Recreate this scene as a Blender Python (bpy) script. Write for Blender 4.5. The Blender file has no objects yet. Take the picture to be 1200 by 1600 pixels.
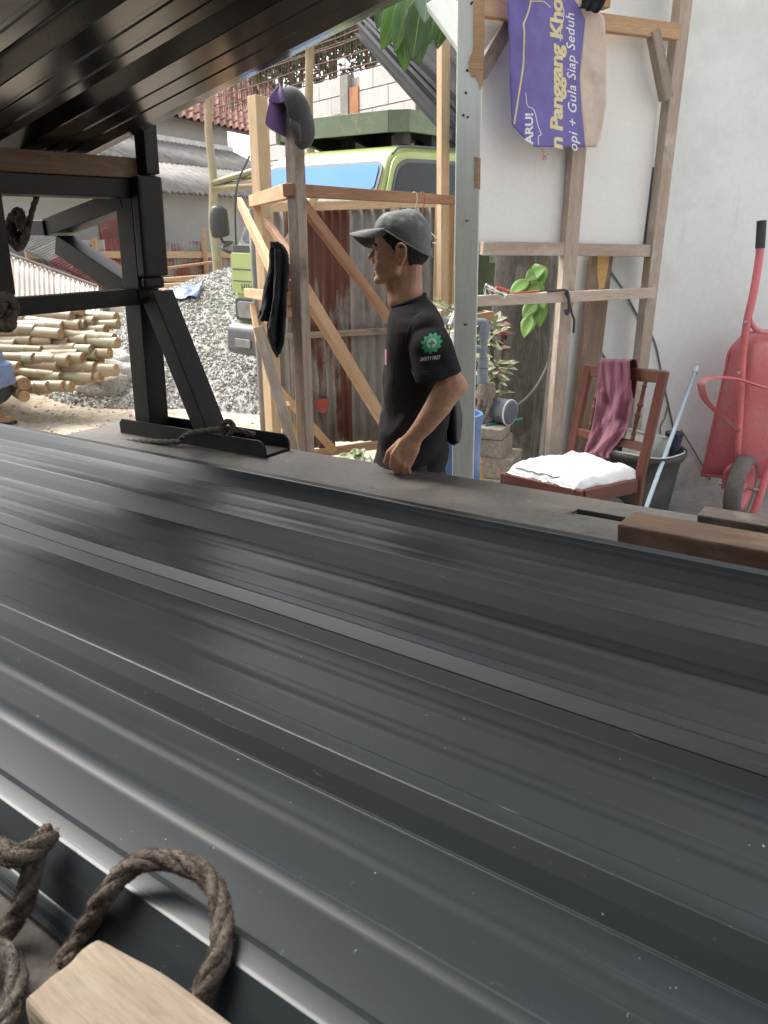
import bpy, bmesh, math, random
import numpy as np
from mathutils import Vector, Matrix, Quaternion, noise
from mathutils.bvhtree import BVHTree
random.seed(11); np.random.seed(11)
scn = bpy.context.scene
col = scn.collection
# ------------------------------------------------------------ camera
PITCH = math.radians(20.5); CAMZ = 1.62
cam = bpy.data.objects.new('camera', bpy.data.cameras.new('camera')); col.objects.link(cam)
cam.location = (0, 0, CAMZ); cam.rotation_euler = (math.pi/2-PITCH, 0, 0)
cd = cam.data; cd.sensor_fit = 'HORIZONTAL'; cd.sensor_width = 24; cd.lens = 24
cd.clip_start = .05; cd.clip_end = 400
cd.dof.use_dof = True; cd.dof.focus_distance = 2.9; cd.dof.aperture_fstop = 9
scn.camera = cam
# ------------------------------------------------------------ sky and sun: bright hazy overcast
SUN_EL, SUN_AZ = math.radians(50), math.radians(-53)     # azimuth from +Y towards +X
wd = bpy.data.worlds.new('World'); scn.world = wd; wd.use_nodes = True
nt = wd.node_tree; nt.nodes.clear()
sky = nt.nodes.new('ShaderNodeTexSky'); sky.sky_type = 'NISHITA'; sky.sun_disc = False
sky.sun_elevation = SUN_EL; sky.sun_rotation = SUN_AZ; sky.air_density = 1.0; sky.dust_density = 4.0; sky.ozone_density = .6
hs = nt.nodes.new('ShaderNodeHueSaturation'); hs.inputs['Saturation'].default_value = .22
bg = nt.nodes.new('ShaderNodeBackground'); bg.inputs['Strength'].default_value = .15
ow = nt.nodes.new('ShaderNodeOutputWorld')
nt.links.new(sky.outputs[0], hs.inputs['Color']); nt.links.new(hs.outputs[0], bg.inputs[0]); nt.links.new(bg.outputs[0], ow.inputs[0])
sd = bpy.data.lights.new('sun', 'SUN'); sd.energy = 1.8; sd.angle = math.radians(38); sd.color = (1, .95, .87)
so = bpy.data.objects.new('sun', sd); col.objects.link(so); so.location = (-9, 7, 12)
dsun = Vector((math.sin(SUN_AZ)*math.cos(SUN_EL), math.cos(SUN_AZ)*math.cos(SUN_EL), math.sin(SUN_EL)))
so.rotation_euler = dsun.to_track_quat('Z', 'Y').to_euler()
vs = scn.view_settings; vs.view_transform = 'Standard'; vs.look = 'None'; vs.exposure = 1.6; vs.gamma = 1; vs.use_curve_mapping = False
scn.cycles.max_bounces = 8; scn.cycles.use_denoising = True
# ------------------------------------------------------------ survey: a sight line from the photo and one known distance or height
cP, sP = math.cos(PITCH), math.sin(PITCH)
EYE = Vector((0, 0, CAMZ))
def ray(px, py):
    dx = (px-600)/1200; dy = (800-py)/1200
    return Vector((dx, cP+dy*sP, -sP+dy*cP))
def P(px, py, d):                 # at a distance d in front
    r = ray(px, py); return EYE + r*(d/r.y)
def G(px, py, z=0.):              # at a height z
    r = ray(px, py); return EYE + r*((z-CAMZ)/r.z)
def H(px, py, ax, val):           # on the plane ax . x = val
    r = ray(px, py); return EYE + r*((val-EYE.dot(ax))/r.dot(ax))
def Zat(px, py, d): return P(px, py, d).z
# truck axes (the bed stands turned and a little down at its tail)
U = Vector((1.4333, -1.040, .0733)).normalized(); V = Vector((-U.y, U.x, 0)).normalized(); W = U.cross(V)
def T(u, v, w): return U*u + V*v + W*w
TM = Matrix((U, V, W)).transposed().to_4x4()
# ------------------------------------------------------------ object helpers
def tag(o, label=None, cat=None, group=None, kind=None):
    if label: o['label'] = label
    if cat: o['category'] = cat
    if group: o['group'] = group
    if kind: o['kind'] = kind
    return o
def thing(name, loc, label, cat, group=None):
    o = bpy.data.objects.new(name, None); col.objects.link(o); o.location = loc; o.empty_display_size = .1
    return tag(o, label, cat, group)
def wloc(o):
    v = Vector(o.location)
    while o.parent: o = o.parent; v += Vector(o.location)
    return v
class MB:
    "collects shapes in world coordinates, then links them as ONE mesh object"
    def __init__(s): s.v = []; s.f = []; s.uv = []; s.mi = []; s.m = 0
    def add(s, vs_, fs, uvs=None):
        b = len(s.v); s.v += [tuple(v) for v in vs_]
        for k, f in enumerate(fs):
            s.f.append([b+i for i in f]); s.mi.append(s.m)
            s.uv.append(uvs[k] if uvs else [(vs_[i][0]+vs_[i][1]*.3, vs_[i][2]) for i in f])
        return s
    def hexa(s, c, L, A, B):        # centre and three half-vectors, L is the grain direction
        c = Vector(c); L, A, B = Vector(L), Vector(A), Vector(B)
        if L.cross(A).dot(B) < 0: B = -B
        vs_ = [c + L*i + A*j + B*k for i in (-1, 1) for j in (-1, 1) for k in (-1, 1)]
        fs = [(0,1,3,2), (4,6,7,5), (0,4,5,1), (2,3,7,6), (0,2,6,4), (1,5,7,3)]
        o = random.random()*9; l = L.length; a = A.length; b = B.length
        def uvf(f):
            r = []
            for i in f:
                x, y, z = (i >> 2)*2-1, ((i >> 1) & 1)*2-1, (i & 1)*2-1
                r.append((x, y, z))
            xs = {q[0] for q in r}; ys = {q[1] for q in r}
            if len(xs) == 1: return [(o+q[1]*a, o+5+q[2]*b) for q in r]
            if len(ys) == 1: return [(o+q[0]*l, o+1+q[2]*b+a*ys.copy().pop()) for q in r]
            return [(o+q[0]*l, o+2+q[1]*a) for q in r]
        return s.add(vs_, fs, [uvf(f) for f in fs])
    def beam(s, p0, p1, w, h, up=(0, 0, 1)):
        p0, p1 = Vector(p0), Vector(p1); d = p1-p0; L = d/2; dn = d.normalized(); up = Vector(up)
        A = dn.cross(up)
        if A.length < 1e-3: A = dn.cross(Vector((0, 1, 0)))
        A.normalize(); B = A.cross(dn).normalized()
        return s.hexa((p0+p1)/2, L, A*w/2, B*h/2)
    def box(s, c, sx, sy, sz, yaw=0.):
        X = Vector((math.cos(yaw), math.sin(yaw), 0)); Y = Vector((-math.sin(yaw), math.cos(yaw), 0))
        return s.hexa(c, X*sx/2, Y*sy/2, Vector((0, 0, sz/2)))
    def tube(s, pts, r, n=10, caps=True, flat=1., up=(0, 0, 1), closed=False):
        pts = [Vector(p) for p in pts]; m = len(pts); rr = r if isinstance(r, (list, tuple)) else [r]*m
        vs_ = []; ln = 0; us = []; A = None
        for i, p in enumerate(pts):
            if closed: t = pts[(i+1) % m]-pts[i-1]
            else: t = (pts[min(i+1, m-1)]-pts[max(i-1, 0)])
            t = t.normalized() if t.length > 1e-9 else Vector((0, 0, 1))
            if A is None:
                A = t.cross(Vector(up))
                if A.length < 1e-3: A = t.cross(Vector((1, 0, 0)))
            A = (A - t*A.dot(t))
            if A.length < 1e-6: A = t.orthogonal()
            A.normalize(); B = t.cross(A)
            if i: ln += (p-pts[i-1]).length
            us.append(ln)
            for k in range(n):
                a = 2*math.pi*k/n
                vs_.append(p + A*math.cos(a)*rr[i] + B*math.sin(a)*rr[i]*flat)
        fs = []; uv = []; o = random.random()*9
        for i in range(m if closed else m-1):
            j = (i+1) % m
            for k in range(n):
                k2 = (k+1) % n
                fs.append((i*n+k, j*n+k, j*n+k2, i*n+k2)[::-1])
                c = 2*math.pi*max(rr)/n
                uv.append([(o+us[i], o+k*c), (o+us[i], o+k*c+c), (o+us[j], o+k*c+c), (o+us[j], o+k*c)])
        if caps and not closed:
            fs.append(tuple(range(n))); uv.append([(o+rr[0]*math.cos(6.283*k/n), o+rr[0]*math.sin(6.283*k/n)) for k in range(n)])
            fs.append(tuple((m-1)*n+k for k in range(n))[::-1]); uv.append([(o+rr[-1]*math.cos(6.283*k/n), o+rr[-1]*math.sin(6.283*k/n)) for k in range(n)])
        return s.add(vs_, fs, uv)
    def grid(s, P2, thick=0., both=True):   # P2: rows of points; thick gives it a back
        R, Cn = len(P2), len(P2[0])
        vs_ = [Vector(p) for row in P2 for p in row]
        fs = [(i*Cn+j, i*Cn+j+1, (i+1)*Cn+j+1, (i+1)*Cn+j) for i in range(R-1) for j in range(Cn-1)]
        uvc = {}
        for i in range(R):
            for j in range(Cn): uvc[i*Cn+j] = (j/(Cn-1), i/(R-1))
        uv = [[uvc[i] for i in f] for f in fs]
        if thick:
            nn = [Vector((0, 0, 0)) for _ in vs_]
            for f in fs:
                n_ = (vs_[f[1]]-vs_[f[0]]).cross(vs_[f[3]]-vs_[f[0]])
                for i in f: nn[i] += n_
            N = len(vs_)
            back = [v - (n_.normalized() if n_.length > 0 else Vector((0, 0, 1)))*thick for v, n_ in zip(vs_, nn)]
            fs2 = [tuple(N+i for i in f[::-1]) for f in fs]; uv2 = [[uvc[i] for i in f[::-1]] for f in fs]
            edge = [j for j in range(Cn)] + [i*Cn+Cn-1 for i in range(1, R)] + [(R-1)*Cn+j for j in range(Cn-2, -1, -1)] + [i*Cn for i in range(R-2, 0, -1)]
            fe = []; ue = []
            for a, b in zip(edge, edge[1:]+edge[:1]):
                fe.append((b, a, N+a, N+b)); ue.append([uvc[b], uvc[a], uvc[a], uvc[b]])
            return s.add(vs_+back, fs+fs2+fe, uv+uv2+ue)
        return s.add(vs_, fs, uv)
    def lathe(s, prof, base, axis=(0, 0, 1), n=24, ref=None):   # prof: (radius, height)
        axis = Vector(axis).normalized(); A = axis.orthogonal().normalized() if ref is None else Vector(ref); B = axis.cross(A); base = Vector(base)
        vs_ = [base + axis*h + (A*math.cos(6.28319*k/n)+B*math.sin(6.28319*k/n))*r for r, h in prof for k in range(n)]
        fs = [(i*n+k, i*n+(k+1) % n, (i+1)*n+(k+1) % n, (i+1)*n+k) for i in range(len(prof)-1) for k in range(n)]
        uv = [[(k/n, i/9), ((k+1)/n, i/9), ((k+1)/n, (i+1)/9), (k/n, (i+1)/9)] for i in range(len(prof)-1) for k in range(n)]
        return s.add(vs_, fs, uv)
    def prism(s, poly, ext):        # flat polygon of points pushed along a vector
        poly = [Vector(p) for p in poly]; ext = Vector(ext); n = len(poly)
        nn = Vector((0, 0, 0))
        for i in range(n): nn += poly[i].cross(poly[(i+1) % n])
        if nn.dot(ext) > 0: poly = poly[::-1]
        vs_ = poly + [p+ext for p in poly]
        fs = [tuple(range(n)), tuple(range(2*n-1, n-1, -1))] + [((i+1) % n, i, n+i, n+(i+1) % n) for i in range(n)]
        return s.add(vs_, fs)
    def ball(s, c, r, n=8, m=6, sq=(1, 1, 1)):
        c = Vector(c); pr = []
        vs_ = [c+Vector((0, 0, -r*sq[2]))] + [c+Vector((math.cos(6.28319*k/n)*math.cos(t)*r*sq[0], math.sin(6.28319*k/n)*math.cos(t)*r*sq[1], math.sin(t)*r*sq[2])) for t in [math.pi*(i/m-.5) for i in range(1, m)] for k in range(n)] + [c+Vector((0, 0, r*sq[2]))]
        fs = [(0, 1+(k+1) % n, 1+k) for k in range(n)]
        for i in range(m-2):
            for k in range(n): fs.append((1+i*n+k, 1+i*n+(k+1) % n, 1+(i+1)*n+(k+1) % n, 1+(i+1)*n+k))
        L = len(vs_)-1; b = 1+(m-2)*n
        fs += [(b+k, b+(k+1) % n, L) for k in range(n)]
        return s.add(vs_, fs)
    def build(s, name, mat, parent=None, smooth=False, bevel=0., at=None, jit=0., seg=2, wn=False):
        if parent is not None: off = wloc(parent)
        else:
            if at is None:
                a = np.array(s.v); mn, mx = a.min(0), a.max(0); at = ((mn[0]+mx[0])/2, (mn[1]+mx[1])/2, mn[2])
            off = Vector(at)
        me = bpy.data.meshes.new(name)
        vv = [(v[0]-off.x, v[1]-off.y, v[2]-off.z) for v in s.v]
        if jit: vv = [tuple(c+random.uniform(-jit, jit) for c in v) for v in vv]
        me.from_pydata(vv, [], s.f)
        mats = mat if isinstance(mat, (list, tuple)) else [mat]
        for m in mats: me.materials.append(m)
        if len(mats) > 1: me.polygons.foreach_set('material_index', s.mi)
        ul = me.uv_layers.new(name='UVMap')
        ul.data.foreach_set('uv', [c for f in s.uv for q in f for c in q])
        if smooth: me.polygons.foreach_set('use_smooth', [True]*len(me.polygons))
        me.update()
        o = bpy.data.objects.new(name, me); col.objects.link(o)
        if parent is not None: o.parent = parent
        else: o.location = off
        if bevel:
            b = o.modifiers.new('bevel', 'BEVEL'); b.width = bevel; b.segments = seg; b.limit_method = 'ANGLE'; b.angle_limit = math.radians(35)
        return o
def lerp(a, b, t): return a+(b-a)*t
def smooth_path(pts, k=8):          # Catmull-Rom through the points
    pts = [Vector(p) for p in pts]; q = [pts[0]*2-pts[1]] + pts + [pts[-1]*2-pts[-2]]; out = []
    for i in range(1, len(q)-2):
        a, b, c, d = q[i-1], q[i], q[i+1], q[i+2]
        for j in range(k):
            t = j/k
            out.append(.5*((2*b)+(-a+c)*t+(2*a-5*b+4*c-d)*t*t+(-a+3*b-3*c+d)*t**3))
    out.append(pts[-1]); return out
def fbm(p, s=1., o=3): return noise.fractal(Vector(p)*s, 1., 2., o)
def copy_tree(o, parent=None, loc=None):
    c = o.copy(); col.objects.link(c)
    if parent is not None: c.parent = parent
    if loc is not None: c.location = loc
    for ch in [x for x in o.children]: copy_tree(ch, c)
    return c
# ------------------------------------------------------------ materials (all procedural)
def _mix(nt, fac, a, b, mode='MIX'):
    m = nt.nodes.new('ShaderNodeMix'); m.data_type = 'RGBA'; m.blend_type = mode
    for sk, v in ((m.inputs[0], fac), (m.inputs[6], a), (m.inputs[7], b)):
        if hasattr(v, 'links') or isinstance(v, bpy.types.NodeSocket): nt.links.new(v, sk)
        elif isinstance(v, (int, float)): sk.default_value = v
        else: sk.default_value = (*v[:3], 1)
    return m.outputs[2]
def _ramp(nt, src, lo, hi):
    r = nt.nodes.new('ShaderNodeMapRange'); r.inputs[1].default_value = lo; r.inputs[2].default_value = hi
    nt.links.new(src, r.inputs[0]); return r.outputs[0]
def mat(name, c1, c2=None, scale=4., st=(1, 1, 1), lo=.35, hi=.65, rough=.7, rvar=0., metal=0., spec=.5, fine=.12, fscale=60., bump=.1, bscale=None, bst=None,
        stains=(), coord='Object', objvar=0., detail=6., sheen=0., trans=0., coat=0.):
    m = bpy.data.materials.new(name); m.use_nodes = True; nt = m.node_tree; N = nt.nodes; b = N['Principled BSDF']
    tc = N.new('ShaderNodeTexCoord'); src = tc.outputs[coord]
    oi = N.new('ShaderNodeObjectInfo')
    ad = N.new('ShaderNodeVectorMath'); ad.operation = 'ADD'
    ml = N.new('ShaderNodeVectorMath'); ml.operation = 'SCALE'; ml.inputs['Scale'].default_value = 13.
    cb = N.new('ShaderNodeCombineXYZ')
    for i in range(3): nt.links.new(oi.outputs['Random'], cb.inputs[i])
    nt.links.new(cb.outputs[0], ml.inputs[0]); nt.links.new(src, ad.inputs[0]); nt.links.new(ml.outputs[0], ad.inputs[1])
    def nz(sc, st=(1, 1, 1), det=detail, rg=.6, dist=0.):
        mp = N.new('ShaderNodeMapping'); mp.inputs['Scale'].default_value = (sc*st[0], sc*st[1], sc*st[2]); nt.links.new(ad.outputs[0], mp.inputs[0])
        n = N.new('ShaderNodeTexNoise'); n.inputs['Scale'].default_value = 1; n.inputs['Detail'].default_value = det; n.inputs['Roughness'].default_value = rg
        n.inputs['Distortion'].default_value = dist
        nt.links.new(mp.outputs[0], n.inputs['Vector']); return n.outputs['Fac']
    c2 = c2 or tuple(x*.75 for x in c1)
    n1 = nz(scale, st)
    c = _mix(nt, _ramp(nt, n1, lo, hi), c1, c2)
    n2 = nz(fscale, st, 3.)
    if fine:
        f = _ramp(nt, n2, .3, .7)
        mr = N.new('ShaderNodeMapRange'); mr.inputs[3].default_value = 1-fine; mr.inputs[4].default_value = 1+fine; nt.links.new(f, mr.inputs[0])
        vm = N.new('ShaderNodeVectorMath'); vm.operation = 'SCALE'; nt.links.new(c, vm.inputs[0]); nt.links.new(mr.outputs[0], vm.inputs['Scale']); c = vm.outputs[0]
    if objvar:
        mr = N.new('ShaderNodeMapRange'); mr.inputs[3].default_value = 1-objvar; mr.inputs[4].default_value = 1+objvar; nt.links.new(oi.outputs['Random'], mr.inputs[0])
        vm = N.new('ShaderNodeVectorMath'); vm.operation = 'SCALE'; nt.links.new(c, vm.inputs[0]); nt.links.new(mr.outputs[0], vm.inputs['Scale']); c = vm.outputs[0]
    ro = None
    for sn in stains:                # (colour, scale, stretch, low, high[, roughness])
        k = nz(sn[1], sn[2], 8., .65, .3)
        k = _ramp(nt, k, sn[3], sn[4])
        if len(sn) > 6:
            mm = N.new('ShaderNodeMath'); mm.operation = 'MULTIPLY'; mm.inputs[1].default_value = sn[6]; nt.links.new(k, mm.inputs[0]); k = mm.outputs[0]
        c = _mix(nt, k, c, sn[0])
        if len(sn) > 5 and sn[5] is not None:
            mm = N.new('ShaderNodeMix'); mm.data_type = 'FLOAT'; nt.links.new(k, mm.inputs[0])
            if ro is None: mm.inputs[2].default_value = rough
            else: nt.links.new(ro, mm.inputs[2])
            mm.inputs[3].default_value = sn[5]; ro = mm.outputs[0]
    nt.links.new(c, b.inputs['Base Color'])
    b.inputs['Roughness'].default_value = rough; b.inputs['Metallic'].default_value = metal; b.inputs['Specular IOR Level'].default_value = spec
    if rvar and ro is None:
        mr = N.new('ShaderNodeMapRange'); mr.inputs[3].default_value = max(.03, rough-rvar); mr.inputs[4].default_value = min(1, rough+rvar); nt.links.new(n1, mr.inputs[0]); ro = mr.outputs[0]
    if ro is not None: nt.links.new(ro, b.inputs['Roughness'])
    if coat: b.inputs['Coat Weight'].default_value = coat
    if sheen: b.inputs['Sheen Weight'].default_value = sheen
    if trans: b.inputs['Subsurface Weight'].default_value = trans; b.inputs['Subsurface Radius'].default_value = (.02, .01, .006); b.inputs['Subsurface Scale'].default_value = .3
    if bump:
        bp = N.new('ShaderNodeBump'); bp.inputs['Strength'].default_value = bump; bp.inputs['Distance'].default_value = .01
        nt.links.new(nz(bscale or fscale, bst or st, 5.), bp.inputs['Height']); nt.links.new(bp.outputs[0], b.inputs['Normal'])
    return m
def wood(name, c1, c2, rough=.75, dirt=None, objvar=.15, bump=.25, extra=()):
    st = list(extra)
    if dirt: st.append((dirt, 5., (1, 1.5, 1), .52, .72))
    st.append((tuple(x*.35 for x in c2), 3., (1.2, 26, 1), .66, .74, None, .6))        # dark grain lines
    st.append((tuple(x*.3 for x in c2), 16., (1, 1.6, 1), .74, .78, None, .8))          # knots, nail holes
    return mat(name, c1, c2, scale=2.2, st=(1, 14, 1), lo=.3, hi=.7, rough=rough, fine=.16, fscale=18., bump=bump, bscale=14., bst=(1, 12, 1), stains=st, coord='UV', objvar=objvar, spec=.3)
M = {}
M['black_steel'] = mat('black_painted_steel', (.013, .0126, .0124), (.019, .018, .0172), scale=6, rough=.5, rvar=.12, spec=.2, fine=.2, fscale=40, bump=.08, bscale=25,
    stains=[((.04, .03, .022), 9, (1, 1, 1), .62, .72, .8), ((.06, .056, .05), 40, (1, 1, 1), .68, .75, .8, .6)])
M['ledge_steel'] = mat('worn_dusty_steel_plate', (.1, .092, .081), (.066, .061, .055), scale=5, rough=.5, rvar=.15, fine=.2, fscale=50, bump=.1, bscale=30,
    stains=[((.15, .125, .095), 4, (1, 1, 1), .5, .7, .75, .8), ((.33, .28, .21), 22, (1, 1, 1), .66, .71, .9), ((.02, .02, .02), 12, (1, 1, 1), .64, .7, .4)])
M['deck'] = mat('dirty_truck_deck', (.04, .033, .028), (.07, .055, .045), scale=8, rough=.8, bump=.5, bscale=40, fine=.3, fscale=70, stains=[((.3, .27, .23), 30, (1, 1, 1), .68, .72, .9)])
M['sheet'] = mat('black_coated_roofing_steel', (.0122, .0165, .019), (.0145, .019, .0215), scale=3., rough=.35, rvar=.05, fine=.05, fscale=30, bump=0, spec=.34, coord='UV',
    stains=[((.09, .1, .104), 1, (170, 2.2, 1), .61, .72, .5, .5), ((.3, .31, .31), 1, (300, 820, 1), .69, .72, .6, .8), ((.045, .052, .056), 1, (22, 3.0, 1), .6, .8, .46, .45), ((.22, .23, .23), 1, (420, 5., 1), .67, .7, .5, .4)])
M['backcoat'] = mat('grey_brown_sheet_backing', (.012, .0108, .01), (.015, .0135, .0125), scale=3, rough=.18, fine=.05, bump=0, spec=.3)
M['cutedge'] = mat('bare_cut_steel_edge', (.45, .46, .47), rough=.3, metal=.8, bump=0)
M['timber_new'] = wood('fresh_sawn_timber', (.45, .305, .185), (.35, .215, .115))
M['timber_pale'] = wood('pale_sawn_timber', (.54, .415, .275), (.43, .305, .185))
M['timber_red'] = wood('reddish_sawn_timber', (.30, .17, .10), (.21, .11, .065))
M['timber_grey'] = wood('weathered_grey_timber', (.33, .27, .22), (.22, .17, .135), dirt=(.12, .09, .07))
M['timber_dusty'] = wood('dusty_formwork_timber', (.5, .42, .345), (.4, .315, .245), dirt=(.58, .53, .46))
M['timber_brown'] = wood('stained_brown_timber', (.16, .1, .065), (.09, .055, .036), dirt=(.2, .15, .11))
M['timber_dark'] = wood('dark_weathered_plank', (.1, .08, .066), (.06, .047, .04), dirt=(.17, .14, .115))
M['timber_near'] = wood('pale_rough_block_timber', (.2, .165, .122), (.145, .108, .078), dirt=(.235, .205, .165), bump=.6, extra=[((.1, .075, .055), 6., (1, 3, 1), .58, .75, None, .7)])
M['paint_green'] = mat('pale_grey_green_paint', (.6, .64, .595), (.53, .565, .52), scale=3, st=(1, 8, 1), rough=.55, fine=.06, fscale=30, bump=.15, bscale=8, bst=(1, 8, 1), coord='UV',
    stains=[((.2, .24, .22), 2.5, (14, 1.2, 1), .66, .72, None, .5), ((.07, .06, .05), 24, (1, 1, 1), .75, .77)])
M['white_board'] = mat('white_painted_board', (.8, .79, .76), (.77, .755, .72), scale=1.5, rough=.7, fine=.03, bump=.04, bscale=20, stains=[((.5, .49, .46), 5, (1, 1, 1.5), .64, .8, None, .5)])
M['wall'] = mat('white_plaster_wall', (.72, .745, .725), (.675, .70, .68), scale=1.2, rough=.75, fine=.03, fscale=30, bump=.08, bscale=14,
    stains=[((.56, .57, .55), 1.1, (1, 1, 1.6), .5, .62, None, .5), ((.74, .75, .73), 1.7, (1, 1, .8), .55, .6, None, .5), ((.4, .4, .37), 2.2, (3, 3, .35), .6, .78, None, .55), ((.22, .2, .18), 34, (1, 1, 1), .74, .765), ((.3, .29, .27), 9, (1, 1, 1), .7, .74, None, .6)])
def zdirt(m, colr, z0, z1, amt=1., sc=6.):      # splashed dirt rising from an object's foot
    nt = m.node_tree; N = nt.nodes; b = N['Principled BSDF']; old = b.inputs['Base Color'].links[0].from_socket
    tc = N.new('ShaderNodeTexCoord'); sx = N.new('ShaderNodeSeparateXYZ'); nt.links.new(tc.outputs['Object'], sx.inputs[0])
    nz = N.new('ShaderNodeTexNoise'); nz.inputs['Scale'].default_value = sc; nz.inputs['Detail'].default_value = 8; nz.inputs['Roughness'].default_value = .7; nt.links.new(tc.outputs['Object'], nz.inputs['Vector'])
    a = N.new('ShaderNodeMath'); a.operation = 'MULTIPLY_ADD'; a.inputs[1].default_value = (z1-z0)*1.3; nt.links.new(nz.outputs['Fac'], a.inputs[0])
    neg = N.new('ShaderNodeMath'); neg.operation = 'MULTIPLY_ADD'; neg.inputs[1].default_value = -1; neg.inputs[2].default_value = z0+(z1-z0)*.1; nt.links.new(sx.outputs[2], neg.inputs[0]); nt.links.new(neg.outputs[0], a.inputs[2])
    k = _ramp(nt, a.outputs[0], 0, (z1-z0)*.8)
    mm = N.new('ShaderNodeMath'); mm.operation = 'MULTIPLY'; mm.inputs[1].default_value = amt; nt.links.new(k, mm.inputs[0])
    nt.links.new(_mix(nt, mm.outputs[0], old, colr), b.inputs['Base Color']); return m
zdirt(M['wall'], (.2, .17, .14), 0., .62, .8)
M['rope'] = mat('old_brown_fibre_rope', (.125, .102, .083), (.068, .054, .043), scale=60, rough=.95, fine=.3, fscale=300, bump=.6, bscale=200, spec=.1)
M['rope_pale'] = mat('dusty_grey_rope', (.13, .115, .098), (.07, .06, .05), scale=60, rough=.95, fine=.3, fscale=300, bump=.6, bscale=200, spec=.1)
M['rubber'] = mat('dusty_black_rubber', (.03, .029, .027), (.06, .055, .048), scale=9, rough=.85, fine=.2, bump=.2)
M['tyre_grey'] = mat('sun_bleached_grey_tyre', (.17, .155, .135), (.12, .11, .1), scale=7, rough=.9, fine=.2, bump=.3, bscale=40)
# ---------------------------------------------------------------- ground
def ground_z(x, y):
    b = 0.
    t = max(0., min(1., (y-8.3-.25*(x+3))/2.8)); b += .72*t*t*(3-2*t)*max(0., min(1., (.6-x)/1.5))     # the yard rises behind the gravel
    return b
M['ground'] = mat('pale_sandy_dirt', (.5, .435, .35), (.4, .34, .265), scale=.8, rough=.95, fine=.22, fscale=22, bump=.5, bscale=30, spec=.15,
    stains=[((.33, .28, .22), 1.7, (1, 1, 1), .56, .74), ((.56, .51, .44), 5, (1, 1, 1), .6, .75), ((.2, .16, .12), 36, (1, 1, 1), .68, .73)])
mb = MB(); xs = [-120, -60, -30, -18, -12]+[-10+.4*i for i in range(45)]+[10, 14, 20, 40, 80, 120]; ys = [-60, -25, -10, -4]+[-2+.35*i for i in range(50)]+[17, 20, 26, 40, 80, 150]
mb.grid([[(x, y, ground_z(x, y)+.018*fbm((x, y, 0), 1.3)-.0) for x in xs] for y in ys])
gr = mb.build('ground', M['ground'], smooth=True, at=(0, 0, 0)); tag(gr, kind='structure')
M['concrete'] = mat('rough_grey_concrete_floor', (.36, .34, .315), (.27, .255, .235), scale=1.5, rough=.85, fine=.15, fscale=24, bump=.15, bscale=20, stains=[((.5, .48, .45), 4, (1, 1, 1), .6, .75), ((.18, .16, .14), 9, (1, 1, 1), .64, .8)])
mb = MB(); mb.prism([(-.55, 2.35, -.1), (6, -.2, -.1), (6, 7.4, -.1), (1.0, 5.6, -.1), (-.55, 5.2, -.1)], (0, 0, .15))
cf = mb.build('concrete_floor', M['concrete'], at=(2, 3, -.1)); tag(cf, kind='structure')
FZ = .05-.004
# ---------------------------------------------------------------- unseen building added behind the camera, darkening what the sheets reflect
M['unseen_workshop'] = mat('unseen_workshop_plaster', (.2, .17, .145), (.14, .12, .1), scale=1.5, rough=.9, fine=.15, bump=.15, stains=[((.08, .07, .06), 2, (1, 1, .4), .55, .75)])
ws_ = thing('unseen_workshop', T(-.5, -2.6, 0), 'grimy workshop building with a deep eave standing behind the photographer', 'building'); ws_.location.z = 0
def wbx(name, u0, u1, v0, v1, z0, z1, m):
    a, b, c, d = [Vector((q.x, q.y, 0)) for q in (T(u0, v0, 0), T(u1, v0, 0), T(u1, v1, 0), T(u0, v1, 0))]
    mb = MB(); mb.prism([p+Vector((0, 0, z0)) for p in (a, b, c, d)], Vector((0, 0, z1-z0))); return mb.build(name, M[m], ws_)
wbx('wall', -5.5, 5.5, -2.3, -2.1, -.05, 3.6, 'unseen_workshop')
mb = MB(); q_ = [T(-6, -.75, 0), T(6, -.75, 0), T(6, -4.5, 0), T(-6, -4.5, 0)]; zs_ = (3.05, 3.05, 4.5, 4.5); mb.prism([Vector((p.x, p.y, z)) for p, z in zip(q_, zs_)], Vector((0, 0, .06))); mb.build('roof', M['unseen_workshop'], ws_)
for u in (-4, -1.3, 1.4, 4):
    p = T(u, -1.0, 0); mb = MB(); mb.beam((p.x, p.y, -.05), (p.x, p.y, 3.12), .1, .1); mb.build('post', M['timber_brown'], ws_)
# ---------------------------------------------------------------- the flatbed truck the photographer stands beside
LED = .9
tb = thing('flatbed_truck', T(-.6, 1.0, 0), 'flatbed truck in black steel whose bed and rack carry the dark roofing sheets', 'truck')
tb.location.z = 0
mb = MB(); mb.hexa(T(.5, .92, .835), U*2.98, V*.98, W*.02); mb.build('deck', M['deck'], tb)
mb = MB()                                       # the wide steel ledge, cut round a stake slot
def plate(u0, u1, v0, v1, w0=LED-.012, w1=LED): mb.hexa(T((u0+u1)/2, (v0+v1)/2, (w0+w1)/2), U*(u1-u0)/2, V*(v1-v0)/2, W*(w1-w0)/2)
plate(-2.95, -.715, 1.69, 2.075); plate(-.575, 3.5, 1.69, 2.075); plate(-.715, -.575, 1.69, 1.925); plate(-.715, -.575, 1.965, 2.075)
mb.build('ledge', M['ledge_steel'], tb)
mb = MB(); mb.hexa(T(.28, 2.06, .815), U*3.22, V*.012, W*.07); mb.hexa(T(.28, -.05, .86), U*3.22, V*.02, W*.09); mb.build('side_rail', M['black_steel'], tb)
for v in (.55, 1.4):
    mb = MB(); mb.hexa(T(.5, v, .72), U*2.9, V*.04, W*.09); mb.build('chassis_rail', M['black_steel'], tb)
for k in range(6):
    mb = MB(); mb.hexa(T(-2.2+k*1.05, 1.0, .787), U*.035, V*1.0, W*.026); mb.build('cross_member', M['black_steel'], tb, bevel=.004)
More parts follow.
